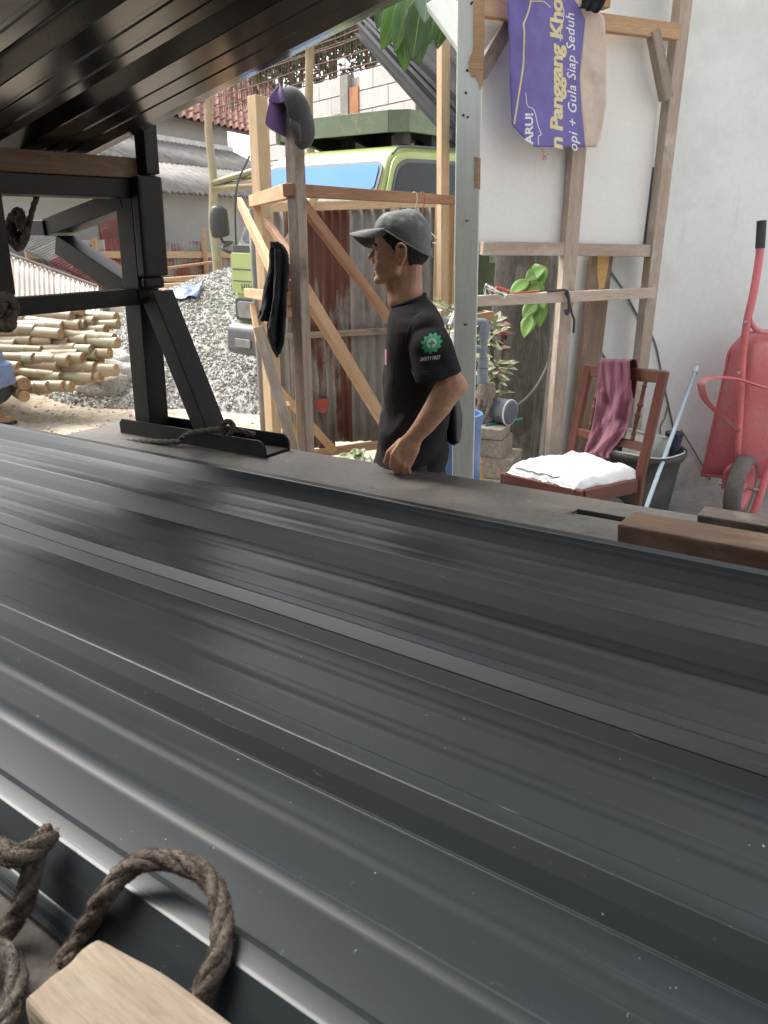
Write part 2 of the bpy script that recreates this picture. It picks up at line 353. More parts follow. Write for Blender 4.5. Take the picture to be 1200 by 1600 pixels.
for u in (-1.2, 2.6):
    for v in (.2, 1.8):
        c = T(u, v, 0); gz = 0 if v < 1.2 else 0
        zc = .36; base = Vector((c.x, c.y, zc))
        mb = MB(); mb.lathe([(.2, -.1), (.34, -.1), (.36, -.07), (.36, .07), (.34, .1), (.2, .1), (.2, -.1)], base, V, n=36); wh = mb.build('wheel', M['rubber'], tb, smooth=False)
        mb = MB(); mb.lathe([(.0, .04), (.06, .06), (.08, .03), (.2, .05), (.2, -.05), (.0, -.05)], base, V, n=28); r_ = mb.build('rim', M['black_steel'], wh)
for u in (-1.2, 2.6):
    a_, b_ = T(u, .2, 0), T(u, 1.8, 0); mb = MB(); mb.tube([(a_.x, a_.y, .36), (b_.x, b_.y, .36)], .05); mb.hexa(((a_.x+b_.x)/2, (a_.y+b_.y)/2, .5), U*.07, V*.4, W*.15); mb.build('axle', M['black_steel'], tb)
# rack over the tail
UP = -2.625
LEAN = .08; WR = (W+U*LEAN)
def rackbox(name, u0, u1, v0, v1, w0, w1, bev=.004, m='black_steel', lab=None):
    wm = (w0+w1)/2; mb = MB(); mb.hexa(T((u0+u1)/2+(LEAN*(wm-.93) if u0 < 0 else 0), (v0+v1)/2, wm), (WR if u0 < 0 else W)*(w1-w0)/2, U*(u1-u0)/2, V*(v1-v0)/2); o = mb.build(name, M[m], tb, bevel=bev)
    if lab: o['label'] = lab
    return o
def flange(v, u0, u1, h=.062):
    mb = MB(); pr = [(u0, LED), (u1, LED), (u1, LED+h*.35)]+[(u1-.035+.035*math.cos(a), LED+h*.45+h*.55*math.sin(a)) for a in (0.2, .6, 1.0, 1.4)]+[(u0+.02, LED+h), (u0, LED+h*.7)]
    mb.prism([T(u, v, w) for u, w in pr], V*.008); mb.build('base_flange', M['black_steel'], tb)
flange(1.93, -2.76, -1.9); flange(2.055, -2.76, -1.9)
mb = MB(); mb.hexa(T(-2.33, 1.996, LED+.005), U*.43, V*.058, W*.005); mb.build('base_plate', M['black_steel'], tb)
rackbox('rack_post', UP-.055, UP+.045, 1.952, 2.048, LED+.01, 1.9)
rackbox('sleeve', UP+.047, UP+.1, 1.947, 2.06, 1.535, 1.895, .012)
rackbox('sleeve', UP+.05, UP+.085, 1.955, 2.05, 1.49, 1.535, .012)
rackbox('stub_post', UP+.045, UP+.105, 1.985, 2.045, 1.9, 2.42)
rackbox('stop_plate', UP-.04, UP+.008, 2.075, 2.083, 1.82, 1.965)
rackbox('crossbar', UP-.05, UP+.04, 1.0, 1.95, 1.432, 1.494)
rackbox('crossbar', UP-.05, UP+.045, .9, 2.07, 1.82, 1.886)
rackbox('inner_post', UP-.05, UP+.05, 1.30, 1.40, 1.44, 1.82)
rackbox('sleeve', UP+.052, UP+.1, 1.29, 1.425, 1.5, 1.90, .014)
rackbox('crossbar', UP-.05, UP+.04, .1, 1.0, 1.432, 1.494); rackbox('rack_post', UP-.055, UP+.045, .02, .1, LED, 1.9); rackbox('crossbar', UP-.05, UP+.045, .0, .9, 1.82, 1.886)
def rbeam(name, a, b, w, h, up=None):
    mb = MB(); mb.beam(a, b, w, h, up or V); return mb.build(name, M['black_steel'], tb, bevel=.004)
rbeam('brace', T(UP+.135, 2.0, 1.47), T(-2.245, 2.0, LED+.01), .08, .1)
def HV(px, py, v): return H(px, py, V, v)
# bracing that runs on behind the rack
k1 = HV(78, 357, 2.0); k2 = HV(128, 357, 2.0)
a0 = HV(188, 330, 2.0); a1 = HV(95, 362, 2.0)
rbeam('diagonal_brace', HV(205, 311, 2.0), HV(84, 356, 2.0), .07, .1)
rbeam('side_arm', HV(88, 356, 2.0), HV(-160, 352, 2.0), .06, .12)
rbeam('diagonal_brace', HV(100, 382, 2.0), HV(206, 452, 2.0), .08, .085)
for u in (2.9,):                               # headboard past the frame that carries the other end of the upper load
    for v in (.3, 1.0, 1.95): rackbox('head_post', u-.05, u+.05, v-.05, v+.05, LED, 3.02)
    rackbox('head_beam', u-.05, u+.05, .1, 2.1, 3.02, 3.1)
mb = MB(); mb.hexa(T(UP+LEAN, 1.53, 1.922), V*.54, U*.05, W*.035)
o = mb.build('wooden_beam', M['timber_brown'], bevel=.004); tag(o, 'brown wooden beam lying on the top bar of the black rack under the roofing sheets', 'beam')
# ---------------------------------------------------------------- roofing sheets
def profile(nrib, b0, per, h=.045, mir=False):
    pr = [(b0-.012, -.005), (b0-.004, .0)]
    for k in range(nrib):
        b = b0+k*per
        pr += [(b, .001), (b+.003, .0045), (b+.019, .0235), (b+.0205, .0255), (b+.0385, .0435), (b+.043, h), (b+.064, h), (b+.069, h-.002), (b+.092, .004), (b+.098, .0)]
        if k < nrib-1:
            for c in (.168, .252):
                pr += [(b+c-.004, 0), (b+c+.004, .0008), (b+c+.010, .0019), (b+c+.017, .0022), (b+c+.024, .0019), (b+c+.03, .0008), (b+c+.038, 0)]
            pr += [(b+per-.006, 0)]
    return pr
def roofing(name, pr, toW, u0, u1, th, nu=10, mats=None, sag=None):
    mb = MB(); us = [u0+(u1-u0)*i/nu for i in range(nu+1)]
    # densify so that long strips bend softly
    mb.grid([[toW(u, v, w+(sag(u, v) if sag else 0)) for v, w in pr] for u in us], 0)
    o = mb.build(name, mats, at=toW((u0+u1)/2, pr[0][0], pr[0][1]))
    for p_ in o.data.polygons: p_.use_smooth = True
    s = o.modifiers.new('thick', 'SOLIDIFY'); s.thickness = th; s.offset = -1; s.material_offset_rim = 2; s.material_offset = 1
    b = o.modifiers.new('bevel', 'BEVEL'); b.width = .0012; b.segments = 2; b.limit_method = 'ANGLE'; b.angle_limit = math.radians(20)
    w_ = o.modifiers.new('wn', 'WEIGHTED_NORMAL'); w_.weight = 100; w_.keep_sharp = False
    return o
mats3 = [M['backcoat'], M['sheet'], M['cutedge']]
WP = .9
ords = ['topmost', 'second', 'third', 'fourth', 'fifth', 'lowest']
for k in range(6):
    rnd = random.Random(k)
    ph = rnd.uniform(0, 6)
    o = roofing('roofing_sheet', [(v-.0012*k+(rnd.uniform(-.0008, .0008)), w-.0042*k) for v, w in profile(5, .335, .325)], lambda u, v, w: T(u, v, WP+w-.012), -4.3, 3.0, .0011, 40, mats3,
        sag=(lambda u, v: .0018*math.sin(u*2.1+v*3)+.0011*math.sin(u*5.3+1.7*v+2*math.sin(v*4))) )
    tag(o, 'long black roofing sheet, %s of the stack lying on the truck bed' % ords[k], 'roofing sheet', 'roofing sheets stacked on the truck bed')
    if k == 0: topsheet = o
# scuffs and scratches left on the topmost sheet
prt = profile(5, .335, .325); rs = random.Random(5)
def surf(u, v):
    for (a, wa), (b, wb) in zip(prt, prt[1:]):
        if a <= v <= b: return wa+(wb-wa)*(v-a)/max(1e-6, b-a)
    return 0
def topsag(u, v): return .0018*math.sin(u*2.1+v*3)+.0011*math.sin(u*5.3+1.7*v+2*math.sin(v*4))
M['scuff'] = mat('bright_scratch', (.3, .31, .315), (.2, .21, .215), scale=30, rough=.5, bump=0)
mb = MB()
for i in range(150):
    k = rs.choice((0, 1, 1, 2, 2, 3, 3)); v0 = .335+.325*k+(rs.choice((.02, .03, .046, .055, .066, .075)) if rs.random() < .62 else rs.uniform(.1, .3)); u0_ = rs.uniform(-2.6, .6); L = rs.choice((.006, .012, .03, .08, .16))*rs.uniform(.6, 1.6); dv_ = rs.uniform(-.012, .012)*min(1, L*14); cv = rs.uniform(-.004, .004); pts = []
    for j in range(9):
        t = j/8; u, v = u0_+L*t, v0+dv_*t+cv*math.sin(math.pi*t); v = min(1.6, max(.337, v)); pts.append(T(u, v, WP-.012+surf(u, v)+topsag(u, v)+.0008))
    wd_ = rs.uniform(.0004, .0009); mb.grid([[p-V*wd_*math.sin(math.pi*max(.05, min(.95, j/8))) for j, p in enumerate(pts)], [p+V*wd_*math.sin(math.pi*max(.05, min(.95, j/8))) for j, p in enumerate(pts)]])
for i in range(130):
    k = rs.choice((0, 1, 2, 3)); v = .335+.325*k+rs.uniform(.1, .32); u = rs.uniform(-2., .5); p = T(u, v, WP-.012+surf(u, v)+topsag(u, v)+.0008); r = rs.uniform(.0006, .0018); mb.ball(p, r, 5, 3, (1, 1, .5))
sc_ = mb.build('scratch_marks', M['scuff'], topsheet); sc_['kind'] = 'stuff'
for k in range(2):                               # battens under the stack
    mb = MB(); mb.hexa(T(-2.0+3.2*k, .98, .8595), V*.66, U*.04, W*.0035); tag(mb.build('batten', M['timber_brown']), ['thin wooden batten under the rear of the roofing sheets on the bed', 'thin wooden batten under the front of the roofing sheets on the bed'][k], 'batten')
U2 = Vector((1.333, -.931, .366)).normalized(); V2 = Vector((-U2.y, U2.x, 0)).normalized(); W2 = U2.cross(V2)
def T2(u, v, w): return U2*u+V2*v+W2*w
def prof2():
    pr = []
    ed = 2.035
    seq = [(ed, .052), (ed-.006, .046), (ed-.03, .037), (ed-.036, .0345), (ed-.1, .016), (ed-.106, .0145), (ed-.15, .003), (ed-.158, 0)]
    pr += seq; b = ed-.158
    for k in range(3):
        for c in (.07, .15): pr += [(b-c, 0), (b-c-.006, .003), (b-c-.02, .003), (b-c-.026, 0)]
        f = b-.245
        pr += [(f, 0), (f-.004, .002), (f-.028, .043), (f-.034, .045), (f-.062, .045), (f-.068, .043), (f-.1, .003), (f-.105, 0)]
        b = f-.105+.025
    return pr[::-1]
for k in range(4):
    o = roofing('roofing_sheet', [(v+.0012*k, w+.0045*k) for v, w in prof2()], lambda u, v, w: T2(u, v, 2.389+.0+w), -2.75, 2.6, .0011, 16, mats3)
    tag(o, 'black roofing sheet on the rack overhead, %s of the upper stack' % ['lowest', 'second from below', 'third from below', 'topmost'][k], 'roofing sheet', 'roofing sheets on the upper rack')
# ---------------------------------------------------------------- timbers on the bed
mb = MB(); mb.hexa(T(.52, 1.823, .9265), U*1.05, V*.06, W*.0255)
tag(mb.build('timber_baulk', M['timber_brown'], bevel=.006, jit=.002), 'stained brown timber baulk lying on the steel ledge at right', 'timber')
mb = MB(); mb.hexa(T(.6, 2.034, .9165), U*1.0, V*.04, W*.0155)
tag(mb.build('plank', M['timber_dark'], bevel=.004, jit=.002), 'dark weathered plank on the outer edge of the ledge in front of the wheelbarrow', 'plank')
def nearblock(c, L, A, B, label, m='timber_near', seed=3):
    bm = bmesh.new(); bmesh.ops.create_cube(bm, size=2.); bmesh.ops.subdivide_edges(bm, edges=bm.edges, cuts=15, use_grid_fill=True)
    c = Vector(c)
    for v in bm.verts:
        x, y, z = v.co
        e = 1-.09*max(0, abs(x)-.75)/.25*(abs(y)**3+abs(z)**3)
        y *= e; z *= e
        p = L*x+A*y+B*z; v.co = p+p.normalized()*(.006*fbm(p+Vector((seed, 0, 0)), 14)+.0035*fbm(p+Vector((seed, 2, 0)), 45)-.012*max(0, fbm(p+Vector((seed, 5, 0)), 9)-.25))
    me = bpy.data.meshes.new('timber_block'); bm.to_mesh(me); bm.free(); me.materials.append(M[m])
    ul = me.uv_layers.new(name='UVMap')
    for lp in me.loops:
        q = me.vertices[lp.vertex_index].co; ul.data[lp.index].uv = (q.dot(L.normalized()), q.dot(A.normalized())+q.dot(B.normalized())*.8)
    for p_ in me.polygons: p_.use_smooth = True
    o = bpy.data.objects.new('timber_block', me); col.objects.link(o); o.location = c
    b = o.modifiers.new('sub', 'SUBSURF'); b.levels = 1; b.render_levels = 1
    return tag(o, label, 'timber')
nearblock(T(-.19, .268, .9), U*.365, V*.05, W*.05, 'pale rough timber block at the near edge of the bed beside the rope loop')
nearblock(T(-.40, .118, .9), U*.36, V*.055, W*.05, 'second pale timber in the bottom left corner of the bed', seed=8)
# ---------------------------------------------------------------- ropes
def rope(name, pts, R, m, label, twist=34., fuzz=0, cat='rope', k=14, sc=1.):
    path = smooth_path(pts, k); mb = MB(); n = len(path); rnd = random.Random(len(pts)*7+int(R*1e4))
    # even spacing
    L = [0.]
    for a, b in zip(path, path[1:]): L.append(L[-1]+(b-a).length)
    tot = L[-1]; step = R*.38; m_ = max(8, int(tot/step)); out = []; j = 0
    for i in range(m_+1):
        s = tot*i/m_
        while j < n-2 and L[j+1] < s: j += 1
        t = (s-L[j])/max(1e-9, L[j+1]-L[j]); out.append(path[j].lerp(path[j+1], min(1, max(0, t))))
    A = None; fr = []
    for i, p in enumerate(out):
        t = (out[min(i+1, m_)]-out[max(0, i-1)]).normalized()
        if A is None: A = t.orthogonal()
        A = (A-t*A.dot(t)).normalized(); fr.append((p, A.copy(), t.cross(A)))
    for s in range(3):
        q = []
        for i, (p, a, b) in enumerate(fr):
            th = 2*math.pi*s/3+i*step/R*1.02/1.6
            rr = R*.5*(1+.09*fbm(p*40+Vector((s*5, 0, 0)), 1.))
            q.append(p+(a*math.cos(th)+b*math.sin(th))*rr)
        mb.tube(q, [R*.56*(1+.12*fbm(x*60, 1.)) for x in q], n=9)
    for i in range(fuzz):
        p, a, b = fr[rnd.randrange(len(fr))]; th = rnd.uniform(0, 6.28); d = a*math.cos(th)+b*math.sin(th)
        x0 = p+d*R*.92; t = a.cross(b)*rnd.uniform(-1, 1); x1 = x0+d*rnd.uniform(.05, .28)*R+t*rnd.uniform(.2, .6)*R; x2 = x1+t*R*rnd.uniform(.1, .6)-d*R*.1
        mb.tube([x0, x1, x2], [R*.04, R*.03, R*.012], n=3, caps=False)
    o = mb.build(name, M[m], smooth=True); return tag(o, label, cat) if label else o
def HW(px, py, w): return H(px, py, W, w)
rope('rope', [HW(95, 1510, .872), HW(128, 1462, .885), HW(165, 1398, .94), HW(212, 1350, .965), HW(270, 1345, .97), HW(325, 1372, .965), HW(346, 1425, .955), HW(344, 1490, .945), HW(318, 1545, .925), HW(292, 1600, .905), HW(280, 1660, .88)], .0118, 'rope',
     'brown fibre rope standing up in a loop over the near edge of the sheets', fuzz=2600)
rope('rope', [HW(-60, 1330, .93), HW(-10, 1325, .955), HW(25, 1338, .965), HW(60, 1322, .96), HW(76, 1303, .95)], .0128, 'rope', 'frayed brown rope end lying across at the left edge above a hanging turn', fuzz=1500)
rope('rope', [HW(62, 1318, .94), HW(52, 1350, .945), HW(42, 1395, .92), HW(22, 1440, .885), HW(-30, 1495, .87), HW(-80, 1540, .868)], .0118, 'rope', 'brown rope turn hanging from the bed edge at the far left', fuzz=1300)
rope('rope', [HW(-90, 1420, .9), HW(-45, 1470, .895), HW(0, 1486, .895), HW(24, 1520, .885), HW(20, 1570, .875), HW(-15, 1625, .87), HW(-70, 1650, .868)], .0118, 'rope_pale', 'dusty grey rope turn next to the pale timber block', fuzz=1300)
# rope at the rack foot
rope('rope', [HV(188, 690, 1.86)+W*0, HV(235, 690, 1.87), HV(278, 690, 1.885), HV(286, 683, 1.9), HV(300, 676, 1.9), HV(330, 672, 1.91), HV(352, 670, 1.92), HV(372, 672, 1.95), HV(398, 680, 1.985)], .0115, 'rope_pale', 'grey rope tied round the flange at the foot of the rack brace', fuzz=200)
rope('rope', [HV(352, 680, 1.91), HV(346, 670, 1.905), HV(352, 660, 1.91), HV(362, 661, 1.925), HV(364, 672, 1.92), HV(356, 680, 1.905)], .011, 'rope_pale', 'pale rope knot on the flange at the foot of the brace', fuzz=160)
# the bunched rope on the rack by the left edge
kn = []
for i in range(34):
    a = i*.92; kn.append(HV(27+17*math.cos(a)*(.65+.35*math.sin(i*2.3)), 358+31*math.sin(a)*(.7+.3*math.cos(i*1.7)), 1.63+.035*math.sin(i*1.3)))
rope('rope', kn, .013, 'rope', 'dark coil of rope bunched on the rack by the left edge', fuzz=120, k=6)
rope('rope', [HV(58, 305, 1.62), HV(50, 330, 1.62), HV(44, 356, 1.63), HV(38, 380, 1.64)], .01, 'rope', 'rope strand running up from the dark coil to the rack bar')
kn = [H(6+20*math.cos(i*1.05)*(.6+.4*math.sin(i*1.9)), 488+22*math.sin(i*1.05), U, -1.9+.02*math.sin(i*2)) for i in range(22)]
rope('rope', kn, .016, 'rope', 'blurred rope knot at the left edge level with the lower rack bar', fuzz=80, k=6)
# ================================================================ the yard behind
M['gravel'] = mat('grey_crushed_stone', (.5, .49, .465), (.36, .35, .33), scale=9, rough=.9, fine=.2, bump=.2, coord='UV', spec=.2)
M['gravelbed'] = mat('grey_gravel_fines', (.46, .45, .43), (.34, .33, .315), scale=26, rough=.95, fine=.35, fscale=70, bump=1., bscale=45, spec=.1)
GC = Vector((-1.75, 9.3)); 
def heap_z(x, y):
    dx, dy = (x-GC.x)/2.5, (y-GC.y)/2.45
    r = math.sqrt(dx*dx+dy*dy); a = math.atan2(dy, dx)
    r *= 1+.07*math.sin(a*3+1)+.04*math.sin(a*7)
    h = 1.22*max(0., 1-r)**.92 if r < 1 else -.0
    if r < .25: h -= .35*(.25-r)**1.3
    # a long shoulder towards the bamboo
    sx, sy = (x+4.3)/1.7, (y-9.4)/1.5; r2 = math.sqrt(sx*sx+sy*sy); h = max(h, .86*max(0., 1-r2)**.9)
    return h+(.05*fbm((x, y, 2), 1.5) if h > 0 else -.03)
mb = MB(); xs = [-6.4+.085*i for i in range(88)]; ys = [6.7+.085*i for i in range(64)]
mb.grid([[(x, y, max(-.02, heap_z(x, y)-.005)+ (0 if heap_z(x, y) > 0 else -.04)) for x in xs] for y in ys])
gv = mb.build('gravel_heap', M['gravelbed'], smooth=True, at=(GC.x, GC.y, 0)); tag(gv, 'grey heap of crushed stone piled in the yard behind the green truck', 'gravel', kind='stuff')
cube = np.array([[x, y, z] for x in (-1, 1) for y in (-1, 1) for z in (-1, 1)], float)
cf_ = np.array([(0,1,3,2), (4,6,7,5), (0,4,5,1), (2,3,7,6), (0,2,6,4), (1,5,7,3)])
def scatter_stones(name, pts, m, parent=None, label=None, cat=None):
    vs_, fs, uvs = [], [], []
    for i, (x, y, z, s) in enumerate(pts):
        q = Quaternion((random.gauss(0, 1), random.gauss(0, 1), random.gauss(0, 1), random.gauss(0, 1))).normalized().to_matrix()
        R = np.array(q); c = cube*np.random.uniform(.55, 1., (8, 3))*np.array([s, s*random.uniform(.6, .95), s*random.uniform(.45, .8)])
        vs_.append(c@R.T+np.array([x, y, z])); fs.append(cf_+8*i); uvs.append([[random.random()*30, random.random()*30]])
    if not pts: return
    v = np.concatenate(vs_); f = np.concatenate(fs)
    me = bpy.data.meshes.new(name); at = np.array([v[:, 0].mean(), v[:, 1].mean(), v[:, 2].min()])
    me.from_pydata((v-at).tolist(), [], f.tolist()); me.materials.append(m)
    ul = me.uv_layers.new(name='UVMap'); u = np.repeat(np.concatenate(uvs), 24, axis=0); ul.data.foreach_set('uv', u.ravel())
    o = bpy.data.objects.new(name, me); col.objects.link(o); o.location = at
    return tag(o, label, cat, kind='stuff')
pts = []
while len(pts) < 21000:
    x, y = random.uniform(-6, 1.), random.uniform(6.7, 10.6); h = heap_z(x, y)
    if h > .005 and (y < 9.9): pts.append((x, y, h+.004, random.choice((.009, .012, .015, .018))*random.uniform(.8, 1.2)))
scatter_stones('gravel', pts, M['gravel'], None, 'loose crushed stones covering the gravel heap', 'gravel')
pts = []
for i in range(2600):
    x, y = random.uniform(-5.2, .3), random.uniform(4.4, 8.2)
    dens = .25+.75*max(0, 1-abs(y-6.6)/.9) if x < -1.9 else .18
    if random.random() < dens*(.35+.65*(fbm((x, y, 5), .9) > -.05)): pts.append((x, y, ground_z(x, y)+.002, random.choice((.006, .009, .012, .018))*random.uniform(.7, 1.3)))
scatter_stones('ground_pebbles', pts, M['gravel'], None, 'scattered pebbles and chips on the sandy ground by the bamboo', 'pebbles')
M['chips'] = mat('dry_straw_bits', (.42, .33, .2), (.3, .22, .12), rough=.9, bump=0)
mb = MB()
for i in range(420):
    x, y = random.uniform(-4.4, -.6), random.uniform(5.2, 7.6); a = random.uniform(0, 6.28); l = random.uniform(.02, .09)
    p0 = Vector((x, y, .012+ground_z(x, y))); mb.beam(p0, p0+Vector((math.cos(a)*l, math.sin(a)*l, random.uniform(0, .01))), .006, .003)
tag(mb.build('straw_litter', M['chips']), 'dry straw and wood chips strewn on the sandy ground', 'litter', kind='stuff')
M['lump'] = mat('pale_concrete_lump', (.5, .45, .39), (.36, .32, .27), scale=10, rough=.95, fine=.25, bump=.8, bscale=24)
def lump(name, c, r, sq, label, m='lump', seed=1, cat='rock'):
    bm = bmesh.new(); bmesh.ops.create_icosphere(bm, subdivisions=4, radius=1)
    for v in bm.verts:
        n = v.co.normalized(); d = 1+.28*fbm(n+Vector((seed, 0, 0)), 1.3)+.08*fbm(n+Vector((seed, 3, 0)), 5.)
        v.co = Vector((n.x*sq[0], n.y*sq[1], n.z*sq[2]))*d*r
    me = bpy.data.meshes.new(name); bm.to_mesh(me); bm.free(); me.materials.append(M[m])
    for p_ in me.polygons: p_.use_smooth = True
    o = bpy.data.objects.new(name, me); col.objects.link(o); o.location = c; return tag(o, label, cat)
g = G(192, 622); lump('concrete_lump', (g.x, g.y+.05, .045), .1, (1.2, .9, .75), 'pale broken concrete lump on the dirt left of the rack post')
g = G(127, 602); lump('stone_block', (g.x, g.y+.12, .07), .1, (1.1, 1, 1.0), 'grey stone at the foot of the bamboo stack', seed=4)
for i, (px, py, r) in enumerate([(190, 560, .33), (178, 590, .26), (185, 520, .3)]):
    q = P(px, py, [7.75, 7.5, 8.0][i]); lump('mortar_mound', (q.x, q.y, .16), r, (1.2, 1, .9), ['grey crusted cement mound beside the bamboo ends', 'small grey cement mound low beside the bamboo ends', 'grey cement mound highest behind the bamboo ends'][i], 'gravelbed', seed=i+7, cat='mound')
# ---------------------------------------------------------------- stack of bamboo poles
M['bamboo'] = mat('cream_green_bamboo_skin', (.35, .265, .16), (.25, .2, .12), scale=1.3, st=(1, 2, 1), rough=.45, fine=.12, fscale=16, bump=.08, coord='UV', objvar=.16,
    stains=[((.36, .38, .26), 1.6, (.5, 1, 1), .52, .66), ((.36, .24, .14), 3.5, (.6, 2, 1), .6, .75), ((.13, .1, .07), 12, (1, 1, 1), .69, .74)])
M['bamboo_end'] = mat('cut_bamboo_end', (.36, .245, .145), (.26, .165, .095), scale=30, rough=.8, fine=.2, objvar=.2)
M['bamboo_in'] = mat('bamboo_hollow', (.42, .29, .175), (.3, .195, .11), scale=20, rough=.9, objvar=.25)
def bamboo_mesh(R, L, bend, seed):
    rnd = random.Random(seed); mb = MB(); n = 16; pts = []; rr = []
    x = 0.; nodes = []; s = rnd.uniform(.1, .3)
    while s < L: nodes.append(s); s += rnd.uniform(.26, .36)
    st = sorted(set([0, .01]+[i*L/14 for i in range(15)]+[q+e for q in nodes for e in (-.018, -.005, .005, .018) if 0.02 < q+e < L]))
    for s in st:
        pts.append((-s, bend*(s/L)**2*1.2+.012*math.sin(s*2.2+seed), .02*math.sin(s*1.7+seed*2)+.0))
        b = max([max(0, 1-abs(s-q)/.016) for q in nodes]+[0]); rr.append(R*(1-.10*s/L)*(1+.08*b-.0))
    mb.tube(pts, rr, n=n, caps=False)
    p0 = Vector(pts[0]); ax = Vector((1, 0, 0)); 
    mb.m = 1; mb.lathe([(R, 0), (R*.96, .003), (R*.6, .003), (R*.56, 0)], p0, ax, n=n)
    mb.m = 2; mb.lathe([(R*.56, 0), (R*.5, -.006), (R*.36, -.008), (0.001, -.006)], p0, ax, n=n)
    me_o = mb.build('bamboo_pole', [M['bamboo'], M['bamboo_end'], M['bamboo_in']], smooth=True, at=(0, 0, 0)); return me_o
protos = [bamboo_mesh(R, L, b, s) for s, (R, L, b) in enumerate([(.05, 3.0, .25), (.056, 2.7, -.12), (.045, 3.2, .4), (.059, 2.9, .05), (.048, 2.5, -.3)])]
ends = [(127, 487, 2), (182, 497, 3), (68, 494, 1), (100, 512, 3), (95, 522, 0), (124, 510, 1), (184, 509, 2), (168, 516, 4), (178, 527, 1), (184, 536, 0),
 (112, 524, 4), (138, 532, 3), (105, 536, 2), (66, 545, 4), (85, 544, 0), (102, 549, 3), (117, 545, 1), (142, 549, 2), (152, 555, 0), (158, 557, 4), (84, 560, 2), (96, 556, 1), (64, 565, 3), (76, 570, 0), (88, 565, 4),
 (130, 564, 1), (142, 563, 0), (162, 571, 4), (168, 579, 3), (180, 578, 1), (136, 576, 2), (92, 577, 1), (84, 590, 4), (96, 590, 0), (66, 582, 3), (66, 590, 1), (90, 602, 2), (102, 600, 4), (118, 578, 0), (70, 597, 0), (160, 587, 4), (34, 602, 1), (42, 618, 4), (34, 614, 0), (10, 592, 3), (6, 603, 1), (50, 536, 1), (40, 556, 2), (30, 574, 0),
 (150, 500, 4), (40, 498, 0), (112, 498, 4), (56, 518, 3), (80, 532, 2), (150, 524, 0), (160, 545, 1), (124, 556, 4), (54, 560, 0), (108, 568, 1), (150, 576, 3), (118, 588, 2), (44, 584, 4), (78, 608, 1), (56, 606, 0), (130, 592, 4), (146, 590, 0), (172, 552, 0), (134, 512, 1), (30, 512, 4), (28, 540, 3), (112, 604, 0), (20, 560, 1)]
pnames = {2: 'green-tinged'}
bam = []
for i, (px, py, k) in enumerate(ends):
    o = protos[k] if not protos[k].get('used') else copy_tree(protos[k])
    protos[k]['used'] = 1
    d = 7.15-(py-480)/140*.55+random.uniform(-.08, .1)
    if px < 55 and py > 585: d = 6.45
    g = P(px, py, d); g.z = max(g.z, .07)
    low = px < 55 and py > 585
    az = random.uniform(-.12, .16) if not low else random.uniform(-.9, -.6)
    # the pole runs from its cut end back to the left and away from the camera
    o.location = g; o.rotation_euler = (random.uniform(-3, 3), random.uniform(-.07, .05), az-.25)
    row = ('top' if py < 500 else 'upper' if py < 530 else 'middle' if py < 562 else 'lower' if py < 585 else 'bottom') if not low else 'loose'
    bam.append((row, px, o))
ORD = ['leftmost']+[w+' from left' for w in 'second third fourth fifth sixth seventh eighth ninth tenth eleventh twelfth thirteenth fourteenth fifteenth sixteenth seventeenth eighteenth nineteenth twentieth'.split()]+['%dth from left' % k for k in range(21, 60)]
for row in ('top', 'upper', 'middle', 'lower', 'bottom', 'loose'):
    rr = sorted([b for b in bam if b[0] == row], key=lambda b: b[1])
    for k, (_, _, o) in enumerate(rr):
        w = ORD[k] if k < len(rr)-1 else 'rightmost'
        tag(o, ('cut bamboo end, %s in the %s layer of the pole stack' % (w, row)) if row != 'loose' else 'short bamboo pole lying loose before the stack, %s of its bunch' % w, 'bamboo pole', 'bamboo poles stacked in the yard')
for p_ in protos:
    if 'used' in p_: del p_['used']
for o in list(col.objects):
    if o.name.startswith('bamboo_pole') and 'used' in o: del o['used']
# ---------------------------------------------------------------- corrugated sheet helper
M['zinc_rust'] = mat('rusty_galvanised_sheet', (.38, .37, .355), (.27, .255, .24), scale=2, st=(1, .3, 1), rough=.55, fine=.12, bump=.06, objvar=.15, spec=.4,
    stains=[((.2, .085, .055), 3.2, (1, .28, 1), .47, .6, .9), ((.1, .045, .03), 6, (1, .25, 1), .6, .68, .9)])
M['zinc_grey'] = mat('dull_galvanised_sheet', (.29, .285, .27), (.2, .195, .18), scale=3, st=(1, .25, 1), rough=.5, fine=.15, bump=.08, objvar=.1,
    stains=[((.42, .42, .41), 7, (1, .16, 1), .58, .72), ((.16, .07, .045), 4, (1, .2, 1), .66, .74, .9)])
M['zinc_red'] = mat('maroon_painted_sheet', (.22, .06, .05), (.15, .045, .04), scale=4, st=(1, .3, 1), rough=.6, fine=.2, bump=.06, objvar=.15,
    stains=[((.4, .34, .31), 3, (1, .4, 1), .6, .75)])
M['zinc_sand'] = mat('sun_bleached_roof_sheet', (.6, .53, .48), (.52, .44, .39), scale=2.5, rough=.7, fine=.12, bump=.08, objvar=.1, stains=[((.25, .12, .08), 4, (1.6, .5, 1), .62, .68)])
M['asbestos'] = mat('grey_fibre_cement_roof', (.36, .34, .315), (.24, .225, .21), scale=3, rough=.9, fine=.2, bump=.1, objvar=.14, stains=[((.19, .11, .09), 1.2, (1, 1, 1), .6, .72), ((.5, .48, .45), 5, (1, 1, 1), .6, .75)])
M['mortar_w'] = mat('grey_painted_house_wall', (.38, .375, .365), (.33, .325, .315), scale=1.3, rough=.85, fine=.06, bump=.05)
M['white_trim'] = mat('white_trim_paint', (.72, .71, .69), rough=.6, fine=.04, bump=.03)
